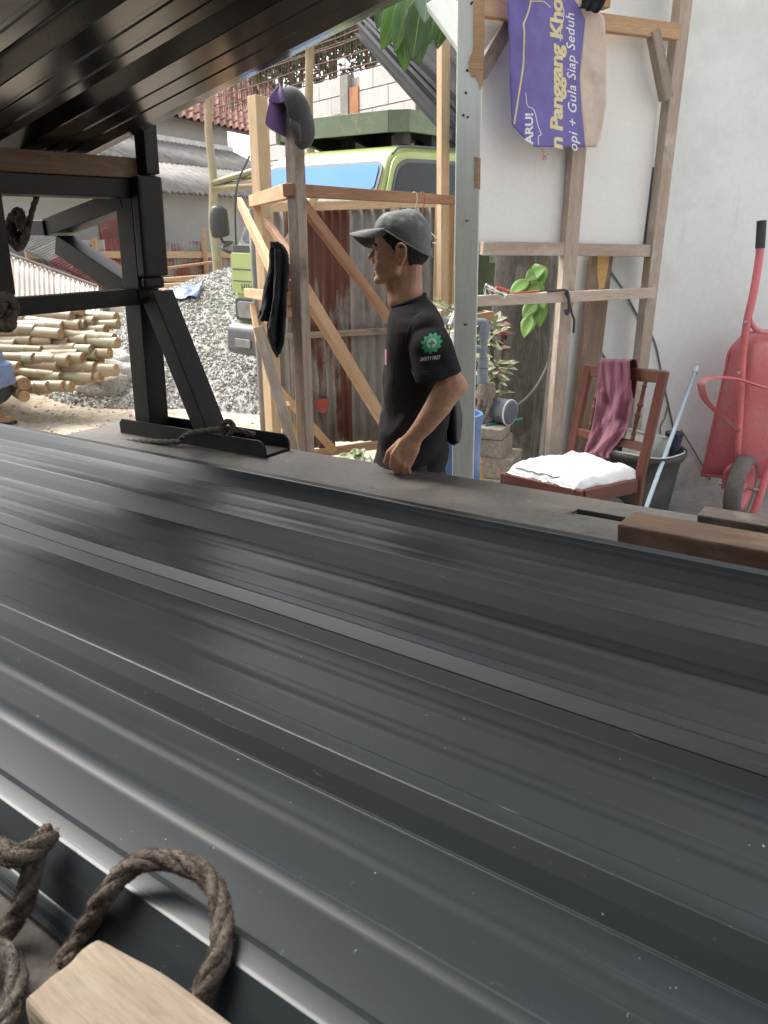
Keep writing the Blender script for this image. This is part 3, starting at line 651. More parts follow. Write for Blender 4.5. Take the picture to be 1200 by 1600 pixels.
def corrug(name, o0, X, Y, n, amp, m, parent=None, k=6, thick=.0012, rows=3, sagf=None):
    "wavy sheet: o0 corner, X across the waves (full width), Y along them"
    o0, X, Y = Vector(o0), Vector(X), Vector(Y); N_ = X.cross(Y).normalized(); mb = MB()
    mb.grid([[o0+X*(i/(n*k))+Y*(j/rows)+N_*amp*math.sin(6.28319*i/k)+(sagf(i/(n*k), j/rows) if sagf else Vector()) for i in range(n*k+1)] for j in range(rows+1)], thick)
    return mb.build(name, m, parent, smooth=True)
def valley(m, n, colr, amt=.8):       # grime that has settled in the valleys of a wavy sheet
    nt = m.node_tree; N = nt.nodes; b = N['Principled BSDF']; old = b.inputs['Base Color'].links[0].from_socket
    tc = N.new('ShaderNodeTexCoord'); sx = N.new('ShaderNodeSeparateXYZ'); nt.links.new(tc.outputs['UV'], sx.inputs[0])
    a = N.new('ShaderNodeMath'); a.operation = 'MULTIPLY'; a.inputs[1].default_value = 6.28319*n; nt.links.new(sx.outputs[0], a.inputs[0])
    c = N.new('ShaderNodeMath'); c.operation = 'SINE'; nt.links.new(a.outputs[0], c.inputs[0])
    nz = N.new('ShaderNodeTexNoise'); nz.inputs['Scale'].default_value = 3; nz.inputs['Detail'].default_value = 6; nt.links.new(tc.outputs['Object'], nz.inputs['Vector'])
    d = N.new('ShaderNodeMath'); d.operation = 'MULTIPLY_ADD'; d.inputs[1].default_value = -1.; nt.links.new(c.outputs[0], d.inputs[0]); nt.links.new(nz.outputs['Fac'], d.inputs[2])
    k = _ramp(nt, d.outputs[0], .6, 1.35); mm = N.new('ShaderNodeMath'); mm.operation = 'MULTIPLY'; mm.inputs[1].default_value = amt; nt.links.new(k, mm.inputs[0])
    nt.links.new(_mix(nt, mm.outputs[0], old, colr), b.inputs['Base Color'])
valley(M['asbestos'], 5, (.07, .058, .05), 1.); valley(M['zinc_sand'], 9, (.42, .33, .28), .5)
# ---------------------------------------------------------------- low shed roofs behind the rack
sh = thing('shed_roof', P(80, 480, 9.6), 'low tumbledown shed roof of bleached and maroon corrugated sheets behind the bamboo', 'shed')
sh.location.z = ground_z(sh.location.x, sh.location.y)
c0, c1, c2, c3 = P(-40, 378, 9.7), P(152, 449, 9.6), P(152, 487, 8.9), P(-40, 487, 8.7)
for i in range(3):
    a, b = c0.lerp(c1, i/3), c0.lerp(c1, (i+1)/3); d_ = c3.lerp(c2, i/3)
    corrug('roof_sheet', a-(b-a)*.03+Vector((0, 0, .006*i)), (b-a)*1.06, d_-a, 9, .014, M['zinc_sand'], sh)
r0, r1 = P(20, 382, 9.9), P(160, 452, 9.8); up = P(75, 370, 10.6)-P(20, 395, 9.9)
for i, m in enumerate(['zinc_grey', 'zinc_grey', 'zinc_red', 'zinc_red', 'zinc_red']):
    a, b = r0.lerp(r1, i/5), r0.lerp(r1, (i+1)/5); corrug('roof_sheet', a+Vector((0, 0, .004*i)), (b-a)*1.05, up*1.0, 7, .016, M[m], sh)['label'] = 'maroon corrugated roof sheet' if m == 'zinc_red' else 'grey corrugated roof sheet'
mb = MB(); mb.tube([c0+Vector((0, -.03, .02)), c1+Vector((0, -.03, .02))], .018, n=8); mb.build('ridge_cap', M['asbestos'], sh)
for q in (c2, c3, P(160, 470, 9.85), P(20, 470, 9.95), P(75, 420, 10.6)):
    mb = MB(); mb.beam((q.x, q.y+.12, ground_z(q.x, q.y)-.05), (q.x, q.y+.12, max(q.z-.03, ground_z(q.x, q.y)+.2)), .07, .07); mb.build('post', M['timber_grey'], sh)
# ---------------------------------------------------------------- zinc fence with timber rail
f0, f1 = P(40, 376, 10.7), P(430, 378, 15.0); fz = .62; fdr = (f1-f0); fdr.z = 0; fdr.normalize(); fnn = Vector((fdr.y, -fdr.x, 0))
fe = thing('zinc_fence', ((f0.x+f1.x)/2, (f0.y+f1.y)/2, ground_z(f0.x, f0.y)), 'rusty corrugated zinc fence with a timber rail below the grey house wall', 'fence')
n = 8
for i in range(n):
    a, b = f0.lerp(f1, i/n), f0.lerp(f1, (i+1)/n); zt_ = a.z; a, b = Vector((a.x, a.y, fz)), Vector((b.x, b.y, fz))
    o = corrug('corrugated_sheet', a+fnn*(.004*(i % 2)), (b-a)*1.04, Vector((0, 0, zt_-fz+random.uniform(-.03, .03))), 8, .014, M['zinc_red' if i == 2 else 'zinc_rust'], fe)
def HFe(px, py, o): return H(px, py, fnn, f0.dot(fnn)+o)
mb = MB(); mb.beam(HFe(40, 398, .06), HFe(430, 398, .06), .05, .1); mb.build('rail', M['timber_pale'], fe, bevel=.004)
for px, pt in ((321, 358), (150, 372), (405, 366)):
    q = HFe(px, 400, .11); mb = MB(); mb.beam((q.x, q.y, .6), (q.x, q.y, HFe(px, pt, .11).z), .06, .08); mb.build('post', M['timber_new'], fe, bevel=.004)
# ---------------------------------------------------------------- grey house with fibre cement and tiled roofs
E1, E2 = G(150, 293, 2.12), G(470, 313, 2.12)     # eave of the lower roof
ed = (E2-E1); ed.z = 0; ed.normalize(); dn = Vector((ed.y, -ed.x, 0))    # dn points out of the wall, to the viewer's right
E1 = E1-ed*1.6
hs_ = thing('grey_house', Vector((E1.x, E1.y, 0))-dn*.5, 'grey rendered house with weathered fibre cement lower roof and red tiled upper roof', 'house')
hlen = (E2-E1).length+1.5
def wallbox(name, a, b, z0, z1, th, m, parent):
    mb = MB(); a, b = Vector(a), Vector(b); d = (b-a); mb.hexa((a+b)/2+Vector((0, 0, (z0+z1)/2-a.z)), d/2, Vector((-d.y, d.x, 0)).normalized()*th/2, Vector((0, 0, (z1-z0)/2))); return mb.build(name, m, parent)
b0 = E1-dn*.45; wallbox('wall', Vector((b0.x, b0.y, 0)), Vector((b0.x, b0.y, 0))+ed*hlen, 0, 2.13, .15, M['mortar_w'], hs_)
for px, w in ((170, 1.5),):
    q = H(150, 352, dn, (b0+dn*.08).dot(dn))
    t_ = (q-b0).dot(ed)
    for i in range(2):
        p0 = Vector((b0.x, b0.y, 1.5))+dn*.085+ed*(t_+.35+i*.62); mb = MB(); mb.hexa(p0, ed*.29, dn*.012, Vector((0, 0, .42))); mb.build('shutter', M['zinc_red'], hs_)['label'] = 'maroon shutter'
rise = Vector((0, 0, .44)); slope = -dn*1.0+rise
slen = 2.8
ns = 12
for j in range(2):
    for i in range(ns):
        a = E1+ed*(hlen*i/ns)+slope.normalized()*(slen/2*j)+Vector((0, 0, .02*j+.004*(i % 2)))
        corrug('roof_sheet', a, ed*(hlen/ns*1.05), slope.normalized()*(slen/2*1.06), 5, .034, M['asbestos'], hs_, k=6, rows=1, thick=.006)
top = E1+slope.normalized()*slen
mb = MB(); mb.hexa(top+ed*hlen/2+Vector((0, 0, .06)), ed*hlen/2, dn*.06, Vector((0, 0, .06))); mb.build('flashing', M['white_trim'], hs_)
fz0 = top.z+.1; TE1 = G(262, 186, top.z+1.0) 
upw = Vector((top.x, top.y, 0))-dn*.12
uh = .42
mb = MB(); mb.hexa(upw+ed*hlen/2+Vector((0, 0, fz0+uh/2-.05)), ed*hlen/2, dn*.05, Vector((0, 0, uh/2))); mb.build('upper_wall', M['mortar_w'], hs_)
M['tile'] = mat('weathered_red_roof_tile', (.36, .19, .15), (.27, .13, .1), scale=6, rough=.85, fine=.15, objvar=.3, bump=.1, stains=[((.42, .33, .29), 5, (1, 1, 1), .55, .75), ((.1, .08, .07), 9, (1, 1, 1), .64, .72)])
te = upw+Vector((0, 0, fz0+uh-.02))+dn*.35
updir = (ed*.75-dn*.45+Vector((0, 0, .44)))                # courses climb away to the right as seen from the yard
tw, tl = .27, .38
mb = MB(); rows_ = [[ed*(tw*1.08*i/8)+updir.normalized()*(tl*1.12*j)+updir.normalized().cross(ed).normalized()*(-1)*(.035*math.sin(6.283*i/8)) + Vector((0, 0, .0 if j else .02)) for i in range(9)] for j in range(2)]
mb.grid(rows_, .012); tproto = None
nc, nr = 27, 11
t_off = (G(258, 183, te.z)-te).dot(ed)-1.9
for j in range(nr):
    for i in range(nc):
        p = te+ed*(t_off+tw*i-.1)+updir.normalized()*(tl*j)+Vector((0, 0, .008*(j % 2)+random.uniform(0, .008)))
        if tproto is None:
            tproto = mb.build('roof_tile', M['tile'], hs_, smooth=False); tproto.location = p-wloc(hs_)+Vector((0, 0, 0)); tm = tproto.data
            for v in tm.vertices: v.co = v.co+wloc(hs_)
        else:
            o = bpy.data.objects.new('roof_tile', tm); col.objects.link(o); o.parent = hs_; o.location = p-wloc(hs_)
mb = MB(); q0 = te+ed*(t_off-.15)+Vector((0, 0, -.05)); mb.prism([q0, q0+ed*(tw*nc), q0+ed*(tw*nc)+updir.normalized()*tl*nr, q0+updir.normalized()*tl*nr], Vector((0, 0, -.04))); mb.build('roof_deck', M['timber_dark'], hs_)
# ---------------------------------------------------------------- bamboo pole, boards, tarpaulin
mb = MB(); pa, pb = P(340, 455, 9.9), P(325, 150, 10.1); npt = 12
mb.tube([pa.lerp(pb, i/npt)+Vector((.015*math.sin(i*1.1), 0, 0)) for i in range(npt+1)], [.062-.0014*i for i in range(npt+1)], n=10)
bp_ = mb.build('bamboo_mast', M['bamboo'], smooth=True); tag(bp_, 'tall upright bamboo pole standing before the grey house left of the hut', 'pole')
mb = MB(); pa, pb = P(487, 330, 10.3), P(482, 60, 10.3); mb.tube([pa.lerp(pb, i/8)+Vector((.01*math.sin(i), 0, 0)) for i in range(9)], .05, n=10); tag(mb.build('bamboo_mast', M['bamboo'], smooth=True), 'upright bamboo pole rising behind the hanging cap against the block wall', 'pole')
mb = MB(); pa, pb = P(656, 330, 8.9), P(656, 110, 8.9); mb.tube([pa, pb], .048, n=10); tag(mb.build('bamboo_mast', M['bamboo'], smooth=True), 'short upright bamboo pole above the dark green tray', 'pole')
mb = MB(); mb.tube([P(672, 190, 8.6), P(700, 130, 8.5), P(712, 105, 8.5)], .04, n=10); tag(mb.build('bamboo_pole', M['bamboo'], smooth=True), 'slanting bamboo pole above the right end of the dark green tray', 'bamboo pole')
lb = [(228, 447, 342, 441), (238, 438, 345, 430), (228, 455, 330, 449), (245, 464, 312, 458), (225, 437, 335, 437), (252, 420, 338, 409)]
for i, (xa, ya, xb, yb) in enumerate(lb):
    d = 10.4+.12*i if i != 3 else 10.0
    if i == 5: d = 10.9
    a, b = P(xa, ya, d), P(xb, yb, d+.1); mb = MB(); mb.beam(a, b, .14, .04 if i != 5 else .03); o = mb.build('board', M['timber_new' if i % 2 else 'timber_pale'], bevel=.003)
    tag(o, ['pale board in the middle of the lumber beside the gravel', 'fresh board lying upper in the lumber beside the gravel', 'pale board low in the lumber beside the gravel', 'short board lowest in front of the lumber above the blue tarpaulin', 'pale board at the back of the lumber beside the gravel', 'thin pale lath topmost against the zinc fence'][i], 'board', 'boards lying beside the gravel heap')
M['tarp'] = mat('crumpled_blue_tarpaulin', (.06, .11, .24), (.045, .08, .18), scale=6, rough=.5, fine=.15, bump=.2, bscale=20)
q = P(290, 474, 8.75); mb = MB(); rows_ = []
for j in range(15):
    r_ = []
    for i in range(15):
        x = q.x-.17+.36*i/14; y = q.y-.2+.34*j/14; r_.append((x, y, max(heap_z(x, y), ground_z(x, y), .5)+.035+.045*abs(fbm((x, y, 9), 6.))))
    rows_.append(r_)
mb.grid(rows_, .003); tag(mb.build('tarpaulin', M['tarp'], smooth=True), 'crumpled blue tarpaulin on the left flank of the gravel heap', 'tarpaulin')
pl = [((333, 287), (400, 268)), ((333, 297), (400, 290)), ((352, 290), (400, 282)), ((366, 279), (400, 272))]
for i, (a, b) in enumerate(pl):
    a3, b3 = P(*a, 9.3), P(*b, 9.0); b3 = a3+(b3-a3)*2.6; mb = MB(); mb.tube([a3.lerp(b3, t/6)+Vector((0, 0, .012*math.sin(t+i))) for t in range(7)], .035, n=8)
    tag(mb.build('bamboo_pole', M['bamboo'], smooth=True), 'thin bamboo pole sticking out left behind the truck cab, %s of four' % ['topmost', 'lowest', 'second from below', 'second from top'][i], 'bamboo pole', 'thin bamboo poles behind the truck cab')
# ---------------------------------------------------------------- wall of pale aerated blocks
M['aac'] = mat('white_aerated_block', (.6, .585, .56), (.54, .52, .5), scale=4, rough=.95, fine=.08, fscale=40, bump=.2, objvar=.06, stains=[((.45, .44, .42), 6, (1, 1, 1), .62, .75)])
M['mortar'] = mat('grey_mortar', (.36, .35, .34), (.28, .27, .26), scale=9, rough=.95, bump=.3)
M['clay'] = mat('orange_clay_brick', (.5, .24, .13), (.42, .19, .1), scale=8, rough=.9, fine=.15, bump=.2)
wr = P(618, 96, 9.4); wl = G(488, 133, wr.z); bd = (wr-wl); bd.z = 0; bd.normalize(); bn = Vector((bd.y, -bd.x, 0))
wl = wl-bd*1.6; L_ = 5.2
bw = thing('block_wall', Vector((wl.x, wl.y, 0))+bd*L_/2, 'pale wall of large aerated blocks with a concrete column behind the green truck', 'wall')
mb = MB(); mb.hexa(Vector((wl.x, wl.y, wr.z/2-.02))+bd*L_/2+bn*-.06, bd*L_/2, bn*.045, Vector((0, 0, wr.z/2-.02))); mb.build('mortar_core', M['mortar'], bw)
cpx = G(542, 150, Zat(542, 150, 10.0)); 
def along(px, py):                            # where a sight line meets the wall face
    q = H(px, py, bn, wl.dot(bn)); return (q-wl).dot(bd), q.z
ct = along(542, 130)[0]; ot0, oz1 = along(549, 138); ot1, oz0 = along(564, 178)
blk = None
for r in range(10):
    z = wr.z-.2*(r+1); x = -.3 if r % 2 else 0.
    while x < L_:
        w = .6; a, b = max(0, x), min(L_, x+w)
        segs = [(a, b)]
        for lo, hi, ok in ((ct-.09, ct+.09, True), (ot0, ot1, z < oz1-.02 and z+.2 > oz0+.02)):
            if not ok: continue
            ns_ = []
            for (s, e) in segs:
                if e <= lo or s >= hi: ns_.append((s, e))
                else:
                    if s < lo: ns_.append((s, lo))
                    if e > hi: ns_.append((hi, e))
            segs = ns_
        for s, e in segs:
            if e-s < .05: continue
            mb = MB(); mb.hexa(Vector((wl.x, wl.y, z+.1))+bd*(s+e)/2+bn*(-.02+random.uniform(-.004, .004)), bd*((e-s)/2-.007), bn*.045, Vector((0, 0, .094))); mb.build('block', M['aac'], bw)
        x += w
mb = MB(); mb.hexa(Vector((wl.x, wl.y, wr.z/2))+bd*ct+bn*.0, bd*.085, bn*.045, Vector((0, 0, wr.z/2))); mb.build('concrete_column', M['concrete'], bw)
mb = MB(); mb.hexa(Vector((wl.x, wl.y, (oz0+oz1)/2))+bd*(ot0+ot1)/2+bn*.004, bd*(ot1-ot0)/2*.95, bn*.03, Vector((0, 0, (oz1-oz0)/2))); mb.build('clay_brick', M['clay'], bw)
M['rebar'] = mat('rusty_reinforcing_bar', (.16, .1, .075), (.1, .06, .045), scale=20, rough=.85, bump=.2)
rc = thing('rebar_cage', Vector((wl.x, wl.y, wr.z+.02))+bd*L_/2, 'cage of rusty reinforcing bars standing along the top of the block wall', 'rebar')
for h in (.06, .2, .34, .42, .5, .62):
    for off in ((0, -.16) if h in (.06, .42) else (0,)):
        mb = MB(); a = Vector((wl.x, wl.y, wr.z+h))+bn*off-bd*1.4; mb.tube([a+bd*(t*.9)+Vector((0, 0, .012*math.sin(t*2+h*9))) for t in range(8)], .008, n=5); mb.build('bar', M['rebar'], rc)
sm = None
for i in range(58):
    x = -1.3+i*.1+random.uniform(-.02, .02); a = Vector((wl.x, wl.y, wr.z))+bd*x; h = .64+random.uniform(-.02, .03)+(.4 if i % 13 == 4 else 0)
    mb = MB(); mb.tube([a+Vector((0, 0, -.02)), a+Vector((0, 0, h))+bd*random.uniform(-.02, .02), a+bn*-.16+Vector((0, 0, h)), a+bn*-.16+Vector((0, 0, -.02))], .0055, n=4); mb.build('stirrup', M['rebar'], rc)
# ---------------------------------------------------------------- trees behind the wall
M['leaf_dark'] = mat('dark_tree_leaf', (.055, .085, .035), (.09, .125, .055), scale=1.2, rough=.6, fine=.25, fscale=8, bump=0, spec=.3, stains=[((.2, .22, .13), 5, (1, 1, 1), .6, .7)])
M['bark'] = mat('grey_bark', (.16, .13, .1), (.09, .07, .055), scale=8, rough=.95, bump=.5)
def tree(base, h, crown, nleaf, ls, label, seed):
    rnd = random.Random(seed); t = thing('tree', base, label, 'tree', None); base = Vector(base)
    mb = MB(); mb.tube([base+Vector((.06*math.sin(i), 0, h*.75*i/5)) for i in range(6)], [.16-.022*i for i in range(6)], n=8)
    tips = []
    for (c, r) in crown:
        c = base+Vector(c); mb.tube([base+Vector((0, 0, h*.45)), base.lerp(c, .6)+Vector((0, 0, h*.15)), c], [.06, .04, .015], n=6)
    mb.build('trunk', M['bark'], t, smooth=True)
    vs_, fs = [], []
    clumps = []
    for (c, r) in crown:
        for k in range(26): 
            d = Vector((rnd.gauss(0, 1), rnd.gauss(0, 1), rnd.gauss(0, .8))).normalized(); clumps.append((base+Vector(c)+d*r*rnd.uniform(.35, 1.), r*.28))
    for i in range(nleaf):
        c, r = clumps[rnd.randrange(len(clumps))]; p = c+Vector((rnd.gauss(0, r*.5), rnd.gauss(0, r*.5), rnd.gauss(0, r*.45)))
        a = Vector((rnd.gauss(0, 1), rnd.gauss(0, 1), rnd.gauss(-.5, .7))).normalized()*ls*rnd.uniform(.6, 1.3); b = a.orthogonal().normalized()*a.length*.2; n_ = a.cross(b).normalized()*a.length*.06
        k = len(vs_); vs_ += [p, p+a*.5+b-n_, p+a, p+a*.5-b-n_]; fs.append((k, k+1, k+2, k+3))
    me = bpy.data.meshes.new('crown'); me.from_pydata([tuple(v-base) for v in vs_], [], fs); me.materials.append(M['leaf_dark'])
    o = bpy.data.objects.new('crown', me); col.objects.link(o); o.parent = t
def gp(px, d): q = P(px, 300, d); return (q.x, q.y, 0)
tree(gp(520, 13.2), 4.6, [((0, 0, 4.3), 1.0), ((-.9, .3, 4.7), .9), ((.9, -.2, 4.6), .9), ((.1, .5, 5.4), .9)], 5200, .15, 'dark leafy tree standing behind the rebar cage in the middle of the block wall', 1)
tree(gp(640, 12.6), 5.2, [((0, 0, 4.9), 1.0), ((-.8, .2, 4.4), .7), ((.8, 0, 5.3), 1.0)], 4600, .15, 'dark leafy tree behind the steel channels and the hanging leaves', 2)
tree(gp(735, 13.0), 5.0, [((0, 0, 5.0), 1.2), ((-.6, 0, 4.4), .8), ((.5, .2, 6.0), 1.0)], 4600, .16, 'dark leafy tree rising behind the pale green post', 3)
for i_, (x_, y_, h_) in enumerate([(-9, 21, 9.5), (-13, 19, 10.5), (-17, 16, 10), (-6.5, 27, 10.5), (-14, 11, 8.5)]):  # unseen trees added to hide bright low sky from the far sheets' reflections
    tree((x_, y_, .5), h_, [((0, 0, h_*.75), 2.3), ((-1.6, .4, h_*.6), 1.9), ((1.6, -.3, h_*.62), 1.9), ((.2, .6, h_*.95), 1.7), ((.3, -.5, h_*.45), 1.8)], 5200, .36, ['tall leafy tree behind the grey house', 'tall leafy tree left behind the grey house', 'tall leafy tree far left of the bamboo', 'tall leafy tree far behind the tiled roof', 'leafy tree left of the shed roofs'][i_], 11+i_)
tree(gp(445, 14.5), 4.6, [((0, 0, 4.4), .8), ((.5, .2, 5.0), .8)], 2600, .15, 'thin leafy tree at the left end of the block wall', 4)
# ================================================================ green tipper truck
M['cab_green'] = mat('lime_green_truck_paint', (.36, .44, .165), (.315, .39, .14), scale=3, rough=.35, rvar=.08, fine=.05, bump=.01, spec=.5, stains=[((.42, .42, .28), 3, (1, 1, 1), .58, .8, .7, .55)])
M['tray_green'] = mat('dull_dark_green_tray_paint', (.16, .2, .13), (.12, .155, .1), scale=4, rough=.6, fine=.12, bump=.1, stains=[((.24, .26, .19), 5, (1, 1, 1), .58, .75), ((.1, .06, .04), 10, (1, 1, 1), .7, .76)])
M['tray_dark'] = mat('dark_tray_underside', (.035, .04, .033), (.028, .03, .026), rough=.7, bump=.05)
M['plastic'] = mat('dark_grey_plastic', (.055, .058, .06), (.045, .047, .05), rough=.55, fine=.08, bump=.02, stains=[((.16, .15, .13), 4, (1, 1, 1), .6, .8, .8)])
M['bumper'] = mat('dusty_grey_bumper', (.13, .135, .14), (.1, .1, .105), rough=.5, fine=.1, bump=.02, stains=[((.24, .22, .19), 4, (1, 1, 1), .6, .8, .8)])
M['glass_dark'] = mat('dark_cab_glass', (.016, .018, .018), (.012, .014, .014), rough=.06, fine=0, bump=0, spec=.3)
M['visor_blue'] = mat('blue_windscreen_film', (.08, .23, .6), (.07, .21, .55), scale=2, rough=.55, fine=.03, bump=0, spec=.12)
M['badge'] = mat('dark_green_badge', (.1, .14, .06), rough=.5, bump=0)
M['gasket'] = mat('grey_rubber_gasket', (.11, .115, .12), rough=.6, bump=0)
M['lamp_glass'] = mat('clear_headlamp_lens', (.3, .3, .29), (.2, .2, .2), scale=7, rough=.1, spec=.8, bump=0)
M['mirror'] = mat('mirror_glass', (.5, .52, .53), rough=.04, metal=.9, bump=0, fine=0)
NC = P(572, 345, 6.4); NC.z = 0
ad_ = Vector((.63, .7766, 0)).normalized(); ldv = Vector((-ad_.y, ad_.x, 0))
def K(a, l, z): return NC+ad_*a+ldv*l+Vector((0, 0, z))     # a back from the nose, l across to the far side
CW = 1.6
gt = thing('green_truck', K(2.2, CW/2, 0), 'lime green truck cab with a blue windscreen strip and dark green tray over its roof', 'truck')
ROOF = 2.27
def cabbox():
    bm = bmesh.new()
    prof = [(-.02, .72), (-.03, 1.0), (0, 1.42), (.42, 2.13), (.56, 2.23), (1.45, 2.27), (1.62, 2.22), (1.66, 2.0), (1.66, .72)]
    A_ = [bm.verts.new(K(a, .0+(.10*max(0, z-1.42)/.8), z)) for a, z in prof]; B_ = [bm.verts.new(K(a, CW-(.10*max(0, z-1.42)/.8), z)) for a, z in prof]
    bm.faces.new(A_); bm.faces.new(B_[::-1])
    for i in range(len(prof)): j = (i+1) % len(prof); bm.faces.new((A_[j], A_[i], B_[i], B_[j]))
    bmesh.ops.recalc_face_normals(bm, faces=bm.faces)
    me = bpy.data.meshes.new('cab'); off = wloc(gt)
    for v in bm.verts: v.co -= off
    bm.to_mesh(me); bm.free(); me.materials.append(M['cab_green']); o = bpy.data.objects.new('cab', me); col.objects.link(o); o.parent = gt
    for p_ in me.polygons: p_.use_smooth = True
    b = o.modifiers.new('bevel', 'BEVEL'); b.width = .075; b.segments = 5; b.limit_method = 'ANGLE'; b.angle_limit = math.radians(30); b.harden_normals = True
    return o
cab = cabbox()
def rounded(pts, r, n=5):            # planar polygon with rounded corners
    out = []
    m = len(pts)
    for i in range(m):
        p, a, b = Vector(pts[i]), Vector(pts[i-1]), Vector(pts[(i+1) % m]); da, db = (a-p), (b-p); rr = min(r, da.length*.45, db.length*.45)
        q0, q1 = p+da.normalized()*rr, p+db.normalized()*rr
        for k in range(n+1):
            t = k/n; out.append(q0*(1-t)**2+p*2*t*(1-t)+q1*t*t)
    return out
def pane(name, quad, m, thick, parent, r=.07):
    q = [Vector(x) for x in quad]; n = (q[1]-q[0]).cross(q[3]-q[0]).normalized()
    if n.dot(EYE-q[0]) < 0: n = -n
    mb = MB(); mb.prism(rounded(q, r), n*thick); return mb.build(name, m, parent)
def off(q, d):
    q = [Vector(x) for x in q]; n = (q[1]-q[0]).cross(q[3]-q[0]).normalized()
    if n.dot(EYE-q[0]) < 0: n = -n
    return [x+n*d for x in q]
def ws(t, l): return K(.0+.42*t, l, 1.42+.71*t)           # on the windscreen slope
wq = [ws(.06, .1), ws(.06, CW-.1), ws(.93, CW-.16), ws(.93, .16)]
g_ = pane('windscreen_gasket', off([ws(.03, .065), ws(.03, CW-.065), ws(.96, CW-.13), ws(.96, .13)], .001), M['gasket'], .012, gt, .1)
wsn = pane('windscreen', off(wq, .006), M['glass_dark'], .012, gt, .09)
pane('visor_strip', off([ws(.64, .135), ws(.64, CW-.135), ws(.925, CW-.165), ws(.925, .165)], .014), M['visor_blue'], .008, wsn, .06)
def sd_(a, z): return K(a, .10*max(0, z-1.42)/.8, z)
sq = [sd_(.2, 1.44), sd_(.48, 2.04), sd_(.6, 2.1), sd_(1.34, 2.12), sd_(1.44, 1.98), sd_(1.46, 1.44)]
def side(name, pts, m, d, th, parent, r=.05):
    q = [Vector(x)-ldv*d for x in pts]; mb = MB(); mb.prism(rounded(q, r), -ldv*th); return mb.build(name, m, parent)
dr = side('door', [sd_(.1, .85), sd_(.1, 1.42), sd_(.43, 2.12), sd_(.58, 2.18), sd_(1.44, 2.2), sd_(1.53, 2.0), sd_(1.53, .85)], M['cab_green'], .0, .012, gt, .09)
side('window_seal', [sd_(.165, 1.41), sd_(.46, 2.07), sd_(.59, 2.13), sd_(1.36, 2.15), sd_(1.475, 2.0), sd_(1.495, 1.41)], M['gasket'], .012, .006, dr, .09)
side('window', sq, M['glass_dark'], .015, .008, dr, .09)
mb = MB(); mb.hexa(K(1.3, -.03, 1.28), ad_*.09, ldv*.02, Vector((0, 0, .018))); mb.build('handle', M['plastic'], dr, bevel=.006)
gut = [sd_(.43, 2.155), sd_(.56, 2.215), sd_(1.0, 2.235), sd_(1.55, 2.25)]
mb = MB(); mb.tube([p-ldv*.012 for p in smooth_path(gut, 5)], .011, n=6); mb.build('rain_gutter', M['gasket'], gt)
# nose
def front(name, l0, l1, z0, z1, m, th=.02, r=.03, a=-.03, parent=gt):
    mb = MB(); mb.prism(rounded([K(a, l0, z0), K(a, l1, z0), K(a, l1, z1), K(a, l0, z1)], r), -ad_*th); return mb.build(name, m, parent, bevel=.006)
pn = front('front_panel', .02, CW-.02, 1.03, 1.385, M['cab_green'], .02)
front('panel_groove', .04, CW-.04, 1.235, 1.25, M['gasket'], .0022, .004, -.05, pn); front('panel_groove', .04, CW-.04, 1.135, 1.147, M['gasket'], .0022, .004, -.05, pn)
front('cowl', .04, CW-.04, 1.385, 1.45, M['plastic'], .012, .02, -.02)
front('grille', .38, CW-.38, .79, 1.02, M['plastic'], .018, .03)
for s in (0, 1):
    l0, l1 = (.04, .38) if not s else (CW-.38, CW-.04)
    h = front('headlamp', l0, l1, .79, .99, M['plastic'], .018, .04); front('lens', l0+.04, l1-.04, .815, .965, M['lamp_glass'], .012, .04, -.048, h)
    f = front('fog_lamp', l0+.05, l1-.08, .56, .64, M['lamp_glass'], .012, .02, -.14)
mb = MB(); mb.prism([K(.2, -.02, .5), K(.2, -.02, .77), K(-.06, -.01, .77), K(-.12, .0, .72), K(-.13, .0, .52), K(-.06, 0, .47)], ldv*(CW+.03)); mb.build('bumper', M['bumper'], gt, bevel=.03, seg=4)
def txt(name, s, size, m, org, X, Y, th=.002, parent=None, shear=0., bold=0., spacing=1., align='CENTER'):
    cu = bpy.data.curves.new(name, 'FONT'); cu.body = s; cu.size = size; cu.shear = shear; cu.offset = bold; cu.extrude = 0; cu.align_x = align; cu.align_y = 'CENTER'; cu.space_character = spacing; cu.resolution_u = 3
    to = bpy.data.objects.new(name, cu); col.objects.link(to); dg = bpy.context.evaluated_depsgraph_get(); me = bpy.data.meshes.new_from_object(to.evaluated_get(dg)); bpy.data.objects.remove(to)
    me.name = name
    X, Y = Vector(X).normalized(), Vector(Y).normalized(); Z = X.cross(Y); org = Vector(org)
    offp = wloc(parent) if parent is not None else org
    for v in me.vertices: v.co = org+X*v.co.x+Y*v.co.y+Z*th-offp
    me.materials.clear(); me.materials.append(m); o = bpy.data.objects.new(name, me); col.objects.link(o)
    if parent is not None: o.parent = parent
    else: o.location = org
    return o
txt('lettering', 'HINO', .085, M['badge'], K(-.0505, CW-.26, 1.085), -ldv, (0, 0, 1), .003, pn, bold=.002, spacing=1.1)
